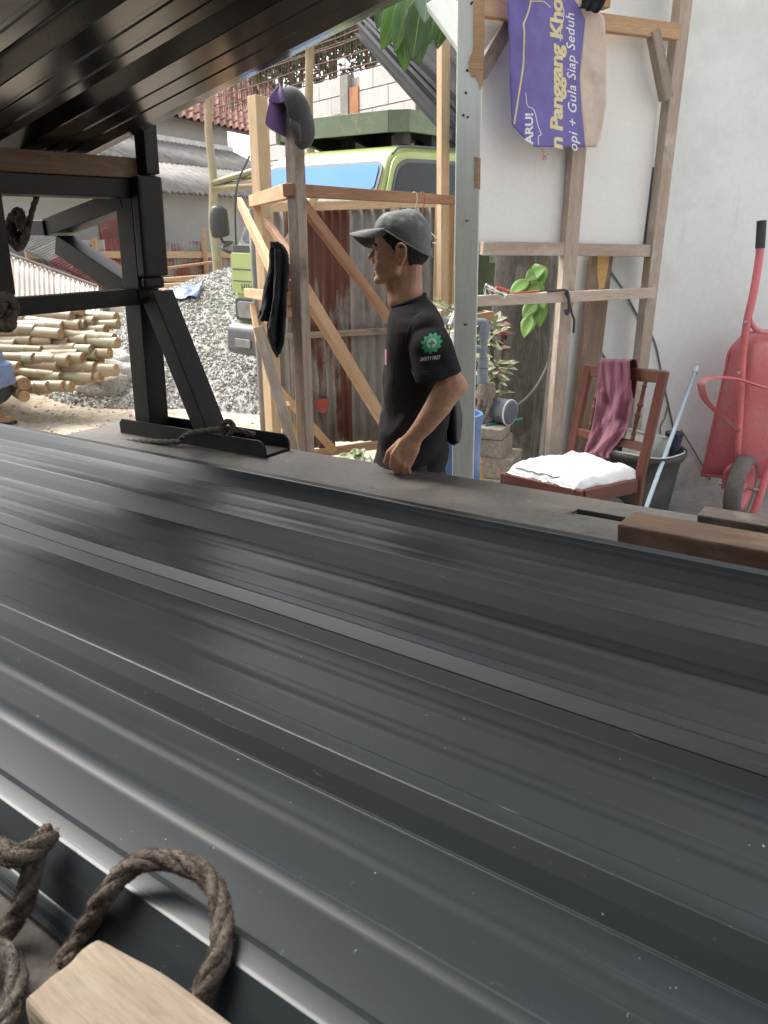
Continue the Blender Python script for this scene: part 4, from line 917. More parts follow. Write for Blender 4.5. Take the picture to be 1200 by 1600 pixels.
# mirror on the far front corner
mf = P(343, 345, 7.55)
mb = MB(); mb.tube(smooth_path([K(.02, CW-.02, 1.36), K(-.05, CW+.08, 1.42), Vector((mf.x+.1, mf.y, 1.47)), Vector((mf.x+.02, mf.y, 1.47)), Vector((mf.x, mf.y, 1.55))], 6), .014, n=8); mir = mb.build('mirror_arm', M['plastic'], gt, smooth=True)
mb = MB(); zt, zb = Zat(343, 322, 7.55), Zat(343, 371, 7.55); zc = (zt+zb)/2
mb.tube([(mf.x-.005+.012*t*t, mf.y, zc+(zt-zb)*.5*t) for t in (-1, -.97, -.85, -.4, 0, .4, .8, .93, 1)], [.02, .04, .05, .053, .053, .05, .044, .034, .015], n=14, flat=1.7); mb.build('mirror_housing', M['plastic'], mir, smooth=True)
mb = MB(); mb.tube(smooth_path([K(.02, CW-.02, 1.33), K(.1, CW+.02, 1.9), K(.25, CW-.02, 2.2)], 5), .009, n=6); mb.build('mirror_stay', M['plastic'], gt)
for l in (.5, 1.2):
    mb = MB(); mb.tube([ws(.04, l)-ad_*.03, ws(.2, l-.28)-ad_*.03, ws(.26, l-.42)-ad_*.03], .009, n=5); mb.build('wiper', M['plastic'], gt)
# chassis, wheels and load body
mb = MB(); mb.hexa(K(2.9, CW/2, .72), ad_*2.8, ldv*.4, Vector((0, 0, .09))); mb.build('chassis', M['plastic'], gt)
for a in (.75, 4.2):
    for l in (.12, CW-.12):
        mb = MB(); mb.lathe([(.22, -.11), (.38, -.11), (.41, -.07), (.41, .07), (.38, .11), (.22, .11), (.22, -.11)], K(a, l, .41), ldv, n=32); w_ = mb.build('wheel', M['rubber'], gt)
        mb = MB(); mb.lathe([(0, .05), (.1, .06), (.14, .03), (.23, .06), (.23, -.06), (0, -.05)], K(a, l, .41), ldv, n=24); mb.build('rim', M['bumper'], w_)
mb = MB(); mb.hexa(K(3.9, CW/2, 1.5), ad_*1.9, ldv*.95, Vector((0, 0, .58))); mb.build('load_body', M['tray_green'], gt, bevel=.02)
# over-cab tray: sides with chamfered corners, dark underneath, carried on stubs
ZT = Zat(622, 171, 7.0); th_ = .165
tp0 = G(640, 170, ZT); tp1 = G(607, 171, ZT)
aT, lT = (tp0-NC).dot(ad_), (tp0-NC).dot(ldv); aU, lU = (tp1-NC).dot(ad_), (tp1-NC).dot(ldv)
outl = [(aT, lT), (aU, lU), (aU, CW+.12-.2), (aU+.2, CW+.12), (aT+1.6, CW+.12), (aT+1.6, lT+.0)]
def slabside(name, p, q, z0, z1, m, th=.035):
    d = Vector((q[0]-p[0], q[1]-p[1])).normalized(); P0, P1 = K(p[0], p[1], 0), K(q[0], q[1], 0); dd = (P1-P0).normalized(); nn = Vector((dd.y, -dd.x, 0))
    if nn.dot(EYE-P0) < 0: nn = -nn
    mb = MB(); mb.hexa((P0+P1)/2-nn*th/2+Vector((0, 0, (z0+z1)/2)), (P1-P0)/2*.994, nn*th/2, Vector((0, 0, (z1-z0)/2))); return mb.build(name, m, gt, bevel=.004)
for i in range(len(outl)): slabside('tray_side', outl[i], outl[(i+1) % len(outl)], ZT-th_, ZT, M['tray_green'])
mb = MB(); ins = [K(a+(.045 if a < aT+1 else -.045), l+(.045 if l < CW/2 else -.045), ZT-.05) for a, l in outl]; mb.prism(ins, Vector((0, 0, -.03))); mb.build('tray_floor', M['tray_dark'], gt)
# sloped braces under the tray and the stubs on the roof
zr = ROOF-.02
for k in range(3):
    l = .34+k*.62; mb = MB(); mb.prism([K(aU+.12, l, ZT-.085), K(aU+.95, l, ZT-.085), K(1.52, l, zr+.02), K(1.35, l, zr+.02)], ldv*.05); mb.build('tray_bracket', M['tray_dark'], gt)
for k in range(4):
    l = .12+k*.46; mb = MB(); mb.hexa(K(1.5, l, (zr+ZT-.08)/2), Vector((0, 0, (ZT-.08-zr)/2)), ad_*.05, ldv*.05); mb.build('tray_stub', M['tray_dark'], gt)
for a in (.75, 1.15):
    mb = MB(); mb.hexa(K(a, .22, (zr+ZT-.08)/2), Vector((0, 0, (ZT-.08-zr)/2)), ad_*.05, ldv*.04); mb.build('tray_stub', M['tray_dark'], gt)
# ================================================================ timber hut frame with zinc panel (left of the man)
ZR = Zat(457, 297, 3.4)
A3 = P(457, 297, 3.4); B3 = G(396, 314, ZR); C3 = G(722, 314, ZR)         # corner, left end, right end of the top rail
lp = (B3-A3); rp = (C3-A3); ln_ = Vector((lp.y, -lp.x, 0)).normalized(); rn_ = Vector((rp.y, -rp.x, 0)).normalized()
def HL(px, py): return H(px, py, ln_, A3.dot(ln_))
def HR(px, py): return H(px, py, rn_, A3.dot(rn_))
hf = thing('hut_frame', Vector((A3.x, A3.y, 0)), 'open timber hut frame of nailed posts and braces with old corrugated zinc behind', 'timber frame')
yawL = math.atan2(lp.y, lp.x); yawR = math.atan2(rp.y, rp.x)
def post(name, px, py, d, z0, z1, w, dp, yaw, m, parent, bev=.004, jit=.002, lean=(0, 0)):
    q = P(px, py, d); X = Vector((math.cos(yaw), math.sin(yaw), 0)); Y = Vector((-math.sin(yaw), math.cos(yaw), 0))
    mb = MB(); n = 5
    b = Vector((q.x, q.y, z0)); t = Vector((q.x+lean[0], q.y+lean[1], z1)); mb.hexa((b+t)/2, (t-b)/2, X*w/2, Y*dp/2); return mb.build(name, M[m], parent, bevel=bev, jit=jit)
def bm_(name, a, b, w, h, m, parent, up=None, bev=.003):
    mb = MB(); mb.beam(a, b, w, h, up or (0, 0, 1)); return mb.build(name, M[m], parent, bevel=bev, jit=.0015)
post('post', 470, 500, 3.4, 0, Zat(456, 171, 3.4), .066, .052, yawR, 'timber_grey', hf)
post('post', 417, 450, B3.y+.02, 0, Zat(404, 150, B3.y+.02), .085, .085, yawL+.5, 'timber_pale', hf)
rs = bm_('top_rail', A3-rp.normalized()*.035+rn_*.0, C3+rp*.08, .05, .05, 'timber_red', hf)
bm_('top_rail', A3+lp.normalized()*.03, B3+lp.normalized()*.02, .05, .062, 'timber_new', hf)
bw0, bw1 = P(418, 320, B3.y+.35), P(700, 318, C3.y+.1)
# back plane carrying the zinc
K0, K1 = P(414, 500, B3.y+.42), P(692, 500, C3.y+.35); K0.z = K1.z = 0
kp = (K1-K0).normalized(); kn_ = Vector((kp.y, -kp.x, 0))
def HK(px, py, o=0.): return H(px, py, kn_, K0.dot(kn_)+o)
M['zinc_paint'] = mat('old_zinc_with_flaking_red_paint', (.23, .215, .195), (.15, .135, .12), scale=3, st=(1, .2, 1), rough=.55, fine=.18, bump=.08, spec=.35, coord='Object',
    stains=[((.33, .34, .33), 6, (1, 1, .2), .6, .72), ((.095, .036, .025), 3.1, (1.3, 1.3, .32), .5, .56, .85), ((.3, .3, .29), 9, (1, 1, .8), .66, .7)])
M['zinc_rusty'] = mat('brown_rusted_zinc', (.125, .065, .05), (.075, .042, .035), scale=3, st=(1, 1, .2), rough=.75, fine=.25, bump=.1, stains=[((.21, .2, .19), 5, (1, 1, .3), .6, .7)])
M['zinc_old'] = mat('stained_grey_zinc', (.235, .23, .215), (.15, .145, .135), scale=4, st=(1, 1, .18), rough=.6, fine=.2, bump=.08, stains=[((.09, .07, .055), 6, (1, 1, .25), .6, .72), ((.33, .33, .31), 12, (1, 1, .5), .64, .74)])
def zrust(m):                     # old brown paint left on the upper half, running down in streaks
    nt = m.node_tree; N = nt.nodes; b = N['Principled BSDF']; old = b.inputs['Base Color'].links[0].from_socket
    tc = N.new('ShaderNodeTexCoord'); sx = N.new('ShaderNodeSeparateXYZ'); nt.links.new(tc.outputs['Object'], sx.inputs[0])
    mp = N.new('ShaderNodeMapping'); mp.inputs['Scale'].default_value = (22, 22, 1.6); nt.links.new(tc.outputs['Object'], mp.inputs[0])
    nz = N.new('ShaderNodeTexNoise'); nz.inputs['Scale'].default_value = 1; nz.inputs['Detail'].default_value = 9; nz.inputs['Roughness'].default_value = .68; nt.links.new(mp.outputs[0], nz.inputs['Vector'])
    a = N.new('ShaderNodeMath'); a.operation = 'MULTIPLY_ADD'; a.inputs[1].default_value = 1.9; nt.links.new(nz.outputs['Fac'], a.inputs[0])
    z = N.new('ShaderNodeMath'); z.operation = 'MULTIPLY_ADD'; z.inputs[1].default_value = 1.; z.inputs[2].default_value = -2.12; nt.links.new(sx.outputs[2], z.inputs[0]); nt.links.new(z.outputs[0], a.inputs[2])
    k = _ramp(nt, a.outputs[0], .0, .1); nt.links.new(_mix(nt, k, old, (.105, .043, .03)), b.inputs['Base Color'])
def zsheet(px0, px1, pt, pb, m, o, n, lab=None):
    a0, a1 = HK(px0, 520, o), HK(px1, 520, o); zb, zt = HK((px0+px1)/2, pb, o).z, HK((px0+px1)/2, pt, o).z
    s = corrug('corrugated_sheet', Vector((a0.x, a0.y, zb)), Vector((a1.x-a0.x, a1.y-a0.y, 0)), Vector((0, 0, zt-zb)), n, .008, M[m], hf, k=8)
    if lab: s['label'] = lab
zrust(M['zinc_paint'])
zsheet(398, 462, 326, 700, 'zinc_old', -.02, 4); zsheet(452, 520, 318, 700, 'zinc_paint', -.012, 5, 'zinc sheet with flaking red paint'); zsheet(508, 556, 318, 690, 'zinc_paint', -.006, 4, 'zinc sheet with flaking red paint')
zsheet(548, 700, 318, 690, 'zinc_old', .0, 9)
# flat daubed round red spot on the zinc
M['red_daub'] = mat('red_paint_daub', (.3, .06, .05), (.24, .05, .04), scale=12, rough=.7, fine=.2, bump=.1)
q = HK(503, 633, .022); mb = MB(); X = kp; ring = []
for k in range(22):
    a = 6.28319*k/22; r = .05*(1+.13*math.sin(a*3)+.08*random.random()); ring.append(q+X*r*math.cos(a)+Vector((0, 0, 1))*r*math.sin(a))
mb.prism(ring, kn_*.002); mb.build('paint_spot', M['red_daub'], hf)
def kb(name, a, b, w, h, m, o=.03): return bm_(name, HK(*a, o), HK(*b, o), w, h, m, hf, kn_)
kb('back_rail', (412, 324), (712, 316), .055, .035, 'timber_pale'); kb('back_rail', (440, 526), (712, 511), .04, .035, 'timber_grey', .035); kb('back_rail', (484, 710), (700, 680), .055, .05, 'timber_new')
kb('brace', (434, 606), (524, 706), .055, .03, 'timber_new', .075); kb('brace', (494, 306), (424, 418), .045, .03, 'timber_pale', .075)
# boards standing at the right end of the zinc
for i, (px, w, m) in enumerate([(686, .075, 'timber_pale'), (700, .07, 'timber_new'), (715, .07, 'timber_pale')]):
    q = HK(px, 450, .06+.012*i); mb = MB(); z0, z1 = HK(px, 590, .06).z, HK(px, 318, .06).z; mb.hexa((q.x, q.y, (z0+z1)/2), (0, 0, (z1-z0)/2), kp*w/2, kn_*.012); mb.build('board', M[m], hf, bevel=.003)
q = HK(617, 400, .05); mb = MB(); mb.hexa((q.x, q.y, 1.25), (0, 0, .48), kp*.03, kn_*.015); mb.build('back_stud', M['timber_pale'], hf, bevel=.003)
# side and front braces
def lb_(name, a, b, w, h, m, o=.0, f=HL, nn=ln_): return bm_(name, f(*a)-nn*o, f(*b)-nn*o, w, h, m, hf, nn)
lb_('brace', (390, 316), (462, 452), .06, .03, 'timber_new', .06, HL, ln_)
lb_('brace', (408, 345), (456, 420), .04, .03, 'timber_red', -.03, HL, ln_)
lb_('side_rail', (396, 457), (464, 466), .055, .03, 'timber_new', .045)
lb_('side_rail', (458, 468), (450, 484), .07, .05, 'timber_red', .0)
lb_('brace', (474, 312), (640, 535), .05, .028, 'timber_red', .02, HR, rn_)
lb_('brace', (470, 430), (640, 716), .066, .032, 'timber_new', .03, HR, rn_)
lb_('spur', (402, 478), (412, 535), .045, .035, 'timber_new', .03)
lb_('spur', (466, 630), (458, 690), .03, .025, 'timber_new', .05)
o = post('right_post', 706, 180, C3.y+.18, 0, Zat(692, 52, C3.y+.18), .06, .055, .5, 'timber_pale', hf, lean=(-.06, 0))
a, b = P(404, 512, 3.35), P(462, 712, 3.1); mb = MB(); mb.beam(a, a.lerp(b, 2.0), .03, .045, (1, 0, 0)); tag(mb.build('lath', M['timber_dusty'], bevel=.003), 'whitish paint-spattered lath leaning in front of the left hut post', 'lath')
M['yellow_bam'] = mat('yellow_bamboo_stick', (.6, .36, .09), (.5, .3, .08), scale=4, rough=.5, bump=.05)
a, b = P(455, 662, 3.25), P(462, 712, 3.2); mb = MB(); mb.tube([a, a.lerp(b, .5), a.lerp(b, 1.6), Vector((a.lerp(b, 2.4).x, a.y, 0))], .018, n=10); tag(mb.build('bamboo_stick', M['yellow_bam'], smooth=True), 'yellow bamboo stick standing at the foot of the hut corner post', 'stick')
# ---------------------------------------------------------------- cap hung on the post
M['cap_dark'] = mat('faded_black_cap_cloth', (.045, .043, .047), (.035, .033, .036), scale=9, rough=.9, fine=.12, fscale=120, bump=.15, bscale=300, sheen=.2)
M['cap_purple'] = mat('purple_cap_lining', (.17, .1, .24), (.14, .085, .2), scale=9, rough=.9, fine=.1, fscale=120, bump=.15, bscale=300)
cd0 = 3.37; s_ = cd0/1200*1.03
hc = thing('hanging_cap', P(455, 200, cd0), 'black cap with purple lining hung on the top of the hut corner post', 'cap')
rt, upv, fw = Vector((1, 0, 0)), Vector((0, .3, 1)).normalized(), Vector((0, 1, -.3)).normalized()
def CP(px, py, o=0.): return P(px, py, cd0)+fw*o
# crown: a dome whose rim is the opening on the left, pushed out to the right
rim = [CP(437, 139, -.0), CP(441, 150, -.055), CP(448, 168, -.085), CP(453, 190, -.085), CP(456, 212, -.06), CP(462, 226, -.02), CP(468, 231, .03), CP(460, 215, .075), CP(450, 190, .1), CP(441, 165, .09), CP(437, 147, .05)]
rim = smooth_path(rim+[rim[0]], 3)[:-1]
apex = CP(486, 172, .01); cen = sum(rim, Vector())/len(rim)
mb = MB(); rows_ = []
prof_ = [(0, 1), (.3, 1.02), (.55, .95), (.75, .8), (.9, .55), (.97, .3), (1, .02)]
for t, w in prof_: rows_.append([cen.lerp(apex, t)+(p-cen)*w*(1.0) for p in rim+[rim[0]]])
mb.m = 0; mb.grid(rows_, 0)
ob = mb.build('crown', [M['cap_dark']], hc, smooth=True); sf = ob.modifiers.new('thick', 'SOLIDIFY'); sf.thickness = .003; sub = ob.modifiers.new('s', 'SUBSURF'); sub.levels = sub.render_levels = 1
mb = MB(); le_ = smooth_path([CP(438, 138, -.03), CP(430, 152, -.05), CP(425, 162, -.06), CP(423, 170, -.062)], 4); re_ = smooth_path([CP(440, 139, -.05), CP(444, 152, -.07), CP(448, 164, -.08), CP(451, 174, -.084)], 4); mb.grid([[a.lerp(b, u)+fw*(.018*math.sin(math.pi*u)) for u in (0, .25, .5, .75, 1)] for a, b in zip(le_, re_)], .003)
o = mb.build('inner_band', M['cap_purple'], hc, smooth=True)
mb = MB(); mb.grid([[CP(427, 156, -.05), CP(435, 158, -.03), CP(444, 160, .02), CP(454, 160, .06)], [CP(424, 167, -.062), CP(433, 170, -.04), CP(442, 172, -.0), CP(453, 171, .05)], [CP(421, 185, -.072), CP(430, 188, -.05), CP(441, 190, -.01), CP(451, 190, .04)], [CP(417, 200, -.06), CP(427, 207, -.045), CP(439, 210, -.015), CP(449, 210, .03)], [CP(418, 205, -.055), CP(428, 212, -.04), CP(439, 213, -.015), CP(449, 213, .025)]], .004)
ob = mb.build('peak', M['cap_purple'], hc, smooth=True); sub = ob.modifiers.new('s', 'SUBSURF'); sub.levels = sub.render_levels = 2
mb = MB(); mb.grid([[CP(456, 200, -.09), CP(463, 203, -.088), CP(472, 206, -.07)], [CP(458, 216, -.075), CP(465, 217, -.075), CP(473, 216, -.062)], [CP(464, 227, -.055), CP(468, 229, -.056), CP(473, 229, -.05)]], .003); mb.build('strap', M['cap_dark'], hc, smooth=True)
# ---------------------------------------------------------------- black garment over the brace
M['black_cloth'] = mat('faded_black_cloth', (.032, .034, .038), (.022, .0235, .026), scale=7, rough=.95, fine=.15, fscale=150, bump=.3, bscale=60, sheen=.0, spec=.12, stains=[((.06, .06, .062), 5, (1, 1, 1), .58, .75)])
def cloth(name, left, right, d, m, label, cat, nn=40, mm=26, fold=.02, seed=0, nf=5, thick=.004, drift=0.):
    "hanging cloth between two edge polylines given as sight lines, with vertical folds"
    L_ = smooth_path([P(x, y, d) for x, y in left], 10); R_ = smooth_path([P(x, y, d) for x, y in right], 10); mb = MB(); rows_ = []
    for j in range(nn+1):
        t = j/nn; a = L_[min(len(L_)-1, int(t*(len(L_)-1)))]; b = R_[min(len(R_)-1, int(t*(len(R_)-1)))]; r_ = []
        for i in range(mm+1):
            u = i/mm; p = a.lerp(b, u)
            f = fold*(.25+.75*t)*(math.sin(u*6.28*nf*.5+seed+1.2*math.sin(t*2+seed))+.7*fbm((u*3, t*1.5, seed), 1.5)-.12*math.sin(math.pi*u))+.35*fold*fbm((u*9, t*7, seed+2), 1.)
            r_.append(p+Vector((.3*fold*fbm((u*2+seed, t*4, 1), 1.2), f+drift*t, .25*fold*fbm((u*5, t*2, seed), 1.))))
        rows_.append(r_)
    mb.grid(rows_, thick); o = mb.build(name, M[m], smooth=True); s = o.modifiers.new('s', 'SUBSURF'); s.levels = s.render_levels = 1
    return tag(o, label, cat) if label else o
cl_ = thing('black_jacket', P(430, 540, 3.42), 'faded black garment draped over the hut side brace', 'garment')
def sub_cloth(*a, **k):
    o = cloth(*a, **k); l = Vector(o.location); o.parent = cl_; o.location = l-wloc(cl_); return o
sub_cloth('body', [(422, 378), (419, 410), (414, 450), (406, 482), (400, 498)], [(440, 385), (449, 398), (449, 430), (447, 470), (432, 508)], 3.40, 'black_cloth', None, None, fold=.03, seed=1, nf=4)
sub_cloth('sleeve', [(430, 390), (428, 430), (425, 470), (419, 500), (415, 518), (419, 536), (430, 553)], [(450, 396), (451, 430), (449, 470), (447, 500), (444, 530), (440, 548), (436, 556)], 3.35, 'black_cloth', None, None, fold=.03, seed=3, nf=3)
sub_cloth('collar', [(423, 378), (426, 384), (432, 394)], [(432, 378), (442, 384), (450, 396)], 3.36, 'black_cloth', None, None, nn=12, fold=.01, seed=5)
# wire hangers on the rail
M['wire'] = mat('white_coated_wire', (.7, .7, .7), rough=.4, bump=0); M['wire_red'] = mat('rusty_red_wire', (.3, .13, .1), rough=.6, bump=0)
def hanger(px, m, label, w=70, tilt=0.):
    c = H(px, 303, rn_, A3.dot(rn_)); d = c.y-.03; k = 1
    mb = MB(); pts = [P(px-3, 310, d), P(px-3, 303, d), P(px, 300, d), P(px+4, 304, d), P(px+4, 316, d), P(px+1, 326, d), P(px, 337, d), P(px, 341, d)]
    mb.tube(smooth_path(pts, 5), .0028, n=6)
    sh_ = [P(px, 341, d), P(px+w*.5, 372, d+.12), P(px+w*.55, 379, d+.12), P(px, 380, d), P(px-w*.55, 379, d-.1), P(px-w*.5, 372, d-.1), P(px, 341, d)]
    mb.tube(smooth_path(sh_, 5), .0028, n=6); tag(mb.build('wire_hanger', M[m], smooth=True), label, 'hanger')
hanger(647, 'wire', 'white wire hanger hooked on the hut rail behind the man'); hanger(660, 'wire_red', 'rust-red wire hanger hooked on the hut rail behind the man', 36)
# ---------------------------------------------------------------- pale green post
gp_ = thing('green_post', (P(733, 700, 2.95).x, 2.95, 0), 'pale grey-green painted timber post with a bare patched strip right of the man', 'post')
q0, q1 = P(724, 700, 2.95), P(736, 0, 2.95); sl_ = (q1-q0)/(q1.z-q0.z); g0 = q0-sl_*q0.z; g1 = q0+sl_*(2.9-q0.z)
mb = MB(); mb.hexa((g0+g1)/2, (g1-g0)/2, (.0425, -.005, 0), (.005, .04, 0)); mb.build('shaft', M['paint_green'], gp_, bevel=.004, jit=.001)
M['bare'] = M['timber_pale']
mb = MB(); w0 = P(746, 60, 2.9); mb.prism([*[P(x, y, 2.908) for x, y in ((740, -30), (757, -30), (757, 60), (756, 95), (754, 112), (755, 128), (752, 139), (749, 141), (748, 132), (744, 122), (741, 118), (737, 120), (733, 110), (732, 98), (735, 88), (738, 82), (739, 70))]], (0, -.004, 0)); mb.build('bare_strip', M['timber_new'], gp_)
mb = MB(); mb.prism([P(741, 245, 2.908), P(751, 247, 2.908), P(750, 296, 2.908), P(741, 293, 2.908)], (0, -.003, 0)); mb.build('bare_strip', M['timber_new'], gp_)
M['nail'] = mat('rusty_nail_hole', (.05, .04, .03), rough=.9, bump=0)
for px, py in ((738, 4), (730, 110), (728, 145), (724, 180), (731, 183), (729, 345), (733, 345), (726, 507), (729, 507), (736, 6)):
    c = P(px, py, 2.9105); mb = MB(); mb.lathe([(0, .002), (.0035, .002), (.0045, 0)], c, (0, -1, 0), n=8); mb.build('nail_hole', M['nail'], gp_)
a, b = P(684, 0, 3.1), P(738, 75, 2.99); mb = MB(); mb.beam(a-(b-a)*.0, b, .09, .035, (0, -1, .2)); o = mb.build('brace', M['paint_green'], gp_, bevel=.004); o['label'] = 'pale painted brace running up to the left'
# ---------------------------------------------------------------- steel channels leaning over the hut
M['channel'] = mat('galvanised_dark_channel', (.035, .036, .039), (.025, .026, .028), scale=3, st=(1, 4, 1), rough=.5, spec=.25, fine=.1, bump=.03, coord='UV')
chs = [((578, 66), (752, 262), 0), ((586, 60), (752, 236), .05), ((590, 54), (752, 218), .1), ((604, 50), (752, 196), .16), ((628, 48), (752, 172), .05), ((640, 30), (752, 150), .12), ((655, 22), (755, 130), .02), ((668, 10), (758, 108), .1), ((690, 8), (760, 88), .04)]
CO = ['lowest', 'second', 'third', 'fourth', 'fifth', 'sixth', 'seventh', 'eighth', 'topmost']
for i, (a, b, o_) in enumerate(chs):
    p0, p1 = P(a[0], a[1], 6.3+o_*2), P(b[0], b[1], 4.75+o_); L = (p1-p0); p0 = p0-L*.15; d = L.normalized(); A = d.cross(Vector((0, 0, 1))).normalized(); B = A.cross(d)
    w, h, t = .035, .075, .003
    sec = [(-w/2, h/2), (-w/2, -h/2), (w/2, -h/2), (w/2, -h/2+t), (-w/2+t, -h/2+t), (-w/2+t, h/2-t), (w/2, h/2-t), (w/2, h/2)]
    mb = MB(); mb.prism([p0+A*x+B*y for x, y in sec], L*1.25); o = mb.build('steel_channel', M['channel'])
    tag(o, 'dark steel channel leaning over the hut, %s from below in the bundle' % CO[i], 'channel', 'bundle of steel channels over the hut')
# ---------------------------------------------------------------- leaves hanging in at the top
M['leaf_big'] = mat('broad_green_leaf', (.1, .19, .045), (.06, .13, .04), scale=3, rough=.45, fine=.12, bump=.1, objvar=.45, spec=.4, trans=0)
M['leaf_lime'] = mat('lime_green_leaf', (.13, .245, .045), (.1, .2, .04), scale=5, rough=.45, fine=.1, bump=.08, objvar=.25, spec=.4)
M['leaf_pale'] = mat('grey_backed_leaf', (.2, .3, .2), (.16, .26, .17), scale=4, rough=.5, fine=.1, bump=.08, objvar=.15)
M['leaf_var'] = mat('cream_edged_leaf', (.12, .16, .075), (.42, .42, .28), scale=20, lo=.42, hi=.52, rough=.5, fine=.1, bump=.1, objvar=.25, spec=.35)
M['leaf_dull'] = mat('dull_purple_leaf', (.09, .025, .022), (.12, .035, .032), scale=8, rough=.6, objvar=.3)
def midrib(m, c):
    nt = m.node_tree; N = nt.nodes; b = N['Principled BSDF']; old = b.inputs['Base Color'].links[0].from_socket
    tc = N.new('ShaderNodeTexCoord'); sx = N.new('ShaderNodeSeparateXYZ'); nt.links.new(tc.outputs['UV'], sx.inputs[0])
    a = N.new('ShaderNodeMath'); a.operation = 'SUBTRACT'; a.inputs[1].default_value = .5; nt.links.new(sx.outputs[0], a.inputs[0])
    d = N.new('ShaderNodeMath'); d.operation = 'ABSOLUTE'; nt.links.new(a.outputs[0], d.inputs[0])
    w = N.new('ShaderNodeMath'); w.operation = 'MULTIPLY_ADD'; w.inputs[1].default_value = .9; nt.links.new(d.outputs[0], w.inputs[0]); nt.links.new(sx.outputs[1], w.inputs[2])
    v = N.new('ShaderNodeMath'); v.operation = 'MULTIPLY'; v.inputs[1].default_value = 62; nt.links.new(w.outputs[0], v.inputs[0])
    sn = N.new('ShaderNodeMath'); sn.operation = 'SINE'; nt.links.new(v.outputs[0], sn.inputs[0])
    k1 = _ramp(nt, sn.outputs[0], .75, 1.); m1 = N.new('ShaderNodeMath'); m1.operation = 'MULTIPLY'; m1.inputs[1].default_value = .35; nt.links.new(k1, m1.inputs[0])
    c1 = _mix(nt, m1.outputs[0], old, c); k = _ramp(nt, d.outputs[0], .035, .012); nt.links.new(_mix(nt, k, c1, c), b.inputs['Base Color'])
midrib(M['leaf_big'], (.2, .29, .11)); midrib(M['leaf_lime'], (.24, .34, .12)); midrib(M['leaf_pale'], (.34, .42, .3))
M['stem'] = mat('brown_green_stem', (.1, .11, .05), (.08, .07, .04), rough=.8)
def leaf(name, base, tip, w, m, parent, curl=.15, nrm=None, fold=.25):
    base, tip = Vector(base), Vector(tip); d = tip-base; L = d.length; dn_ = d.normalized(); nrm = Vector(nrm) if nrm is not None else (EYE-base).normalized(); A = dn_.cross(nrm).normalized(); N_ = A.cross(dn_)
    mb = MB(); rows_ = []
    for t in (0, .08, .25, .45, .65, .82, .94, 1.):
        ww = w*.5*max(.02, math.sin(math.pi*min(1, t**.8))**.8*(1-.15*t)); c = base+d*t+N_*(-curl*L*(t*t))
        rows_.append([c-A*ww+N_*ww*fold, c-A*ww*.5+N_*ww*fold*.3, c, c+A*ww*.5+N_*ww*fold*.3, c+A*ww+N_*ww*fold])
    mb.grid(rows_, .0006); return mb.build(name, M[m], parent, smooth=True)
hb = thing('leafy_branch', P(660, -20, 3.6), 'branch of broad green leaves hanging in at the top beside the pale green post', 'branch')
mb = MB(); mb.tube(smooth_path([P(760, -90, 4.0), P(700, -50, 3.7), P(655, -30, 3.6), P(620, -20, 3.65)], 6), .008, n=6); mb.build('twig', M['stem'], hb)
for (b, t, w, d, m, cu) in [((630, 0), (597, 72), 30, 3.65, 'leaf_lime', .1), ((640, -5), (617, 78), 26, 3.6, 'leaf_big', .05), ((630, 22), (633, 108), 30, 3.62, 'leaf_lime', .05), ((660, 0), (644, 92), 34, 3.55, 'leaf_big', .02), ((662, 10), (655, 96), 26, 3.6, 'leaf_big', .1),
    ((668, -22), (664, 26), 32, 3.45, 'leaf_pale', .2), ((690, -25), (671, 62), 34, 3.7, 'leaf_big', .1), ((700, 0), (684, 70), 30, 3.75, 'leaf_big', .1), ((650, -20), (610, 40), 30, 3.7, 'leaf_big', .1), ((715, -30), (712, 30), 36, 3.7, 'leaf_big', .1), ((735, -20), (722, 28), 26, 3.8, 'leaf_big', .1), ((680, -30), (690, 22), 30, 3.8, 'leaf_lime', .1), ((645, -10), (600, 50), 24, 3.75, 'leaf_big', .1)]:
    leaf('leaf', P(b[0], b[1]-6, d), P(t[0], t[1]+3, d-.05), w*1.2*d/1200, m, hb, cu)
for i in range(16):
    x, y = random.uniform(600, 735), random.uniform(-45, 5); leaf('leaf', P(x, y, 3.9), P(x+random.uniform(-25, 25), y+random.uniform(30, 60), 3.85), .085, random.choice(('leaf_big', 'leaf_lime')), hb, .1)
# ================================================================ white wall and the timber partition on the right
fdir = Vector((1.13, .44, 0)).normalized(); fnrm = Vector((fdir.y, -fdir.x, 0)); F0 = Vector((.5, 3.93, 0))
def HF(px, py, o=0.): return H(px, py, fnrm, F0.dot(fnrm)+o)
W0 = Vector((1.63, 4.505, 0))
mb = MB(); mb.hexa(W0+fdir*3.0-fnrm*.03+Vector((0, 0, 2.04)), fdir*3.71, fnrm*.03, Vector((0, 0, 2.02)))
wl_ = mb.build('white_wall', M['wall'], at=(W0.x+2.5, W0.y+1, .0)); tag(wl_, 'tall white plastered wall with dirt splashes at its foot on the right', 'wall')
wf = thing('partition_frame', (F0.x+.5, F0.y+.2, FZ), 'timber partition frame with white boards nailed behind, right of the pale green post', 'partition')
def fpost(px0, py0, w, dp, z0, z1, m):
    q = HF(px0, py0); mb = MB(); mb.hexa((q.x, q.y, (z0+z1)/2), (0, 0, (z1-z0)/2), fdir*w/2, fnrm*dp/2); return mb.build('post', M[m], wf, bevel=.003, jit=.0015)
fpost(1021, 395, .07, .06, FZ, 3.4, 'timber_dusty'); fpost(890, 375, .078, .05, FZ, 3.3, 'timber_dusty')
def frail(a, b, w, h, m, o, name='rail'):
    mb = MB(); mb.beam(HF(*a, o), HF(*b, o), w, h, fnrm if False else (0, 0, 1)); return mb.build(name, M[m], wf, bevel=.003, jit=.0015)
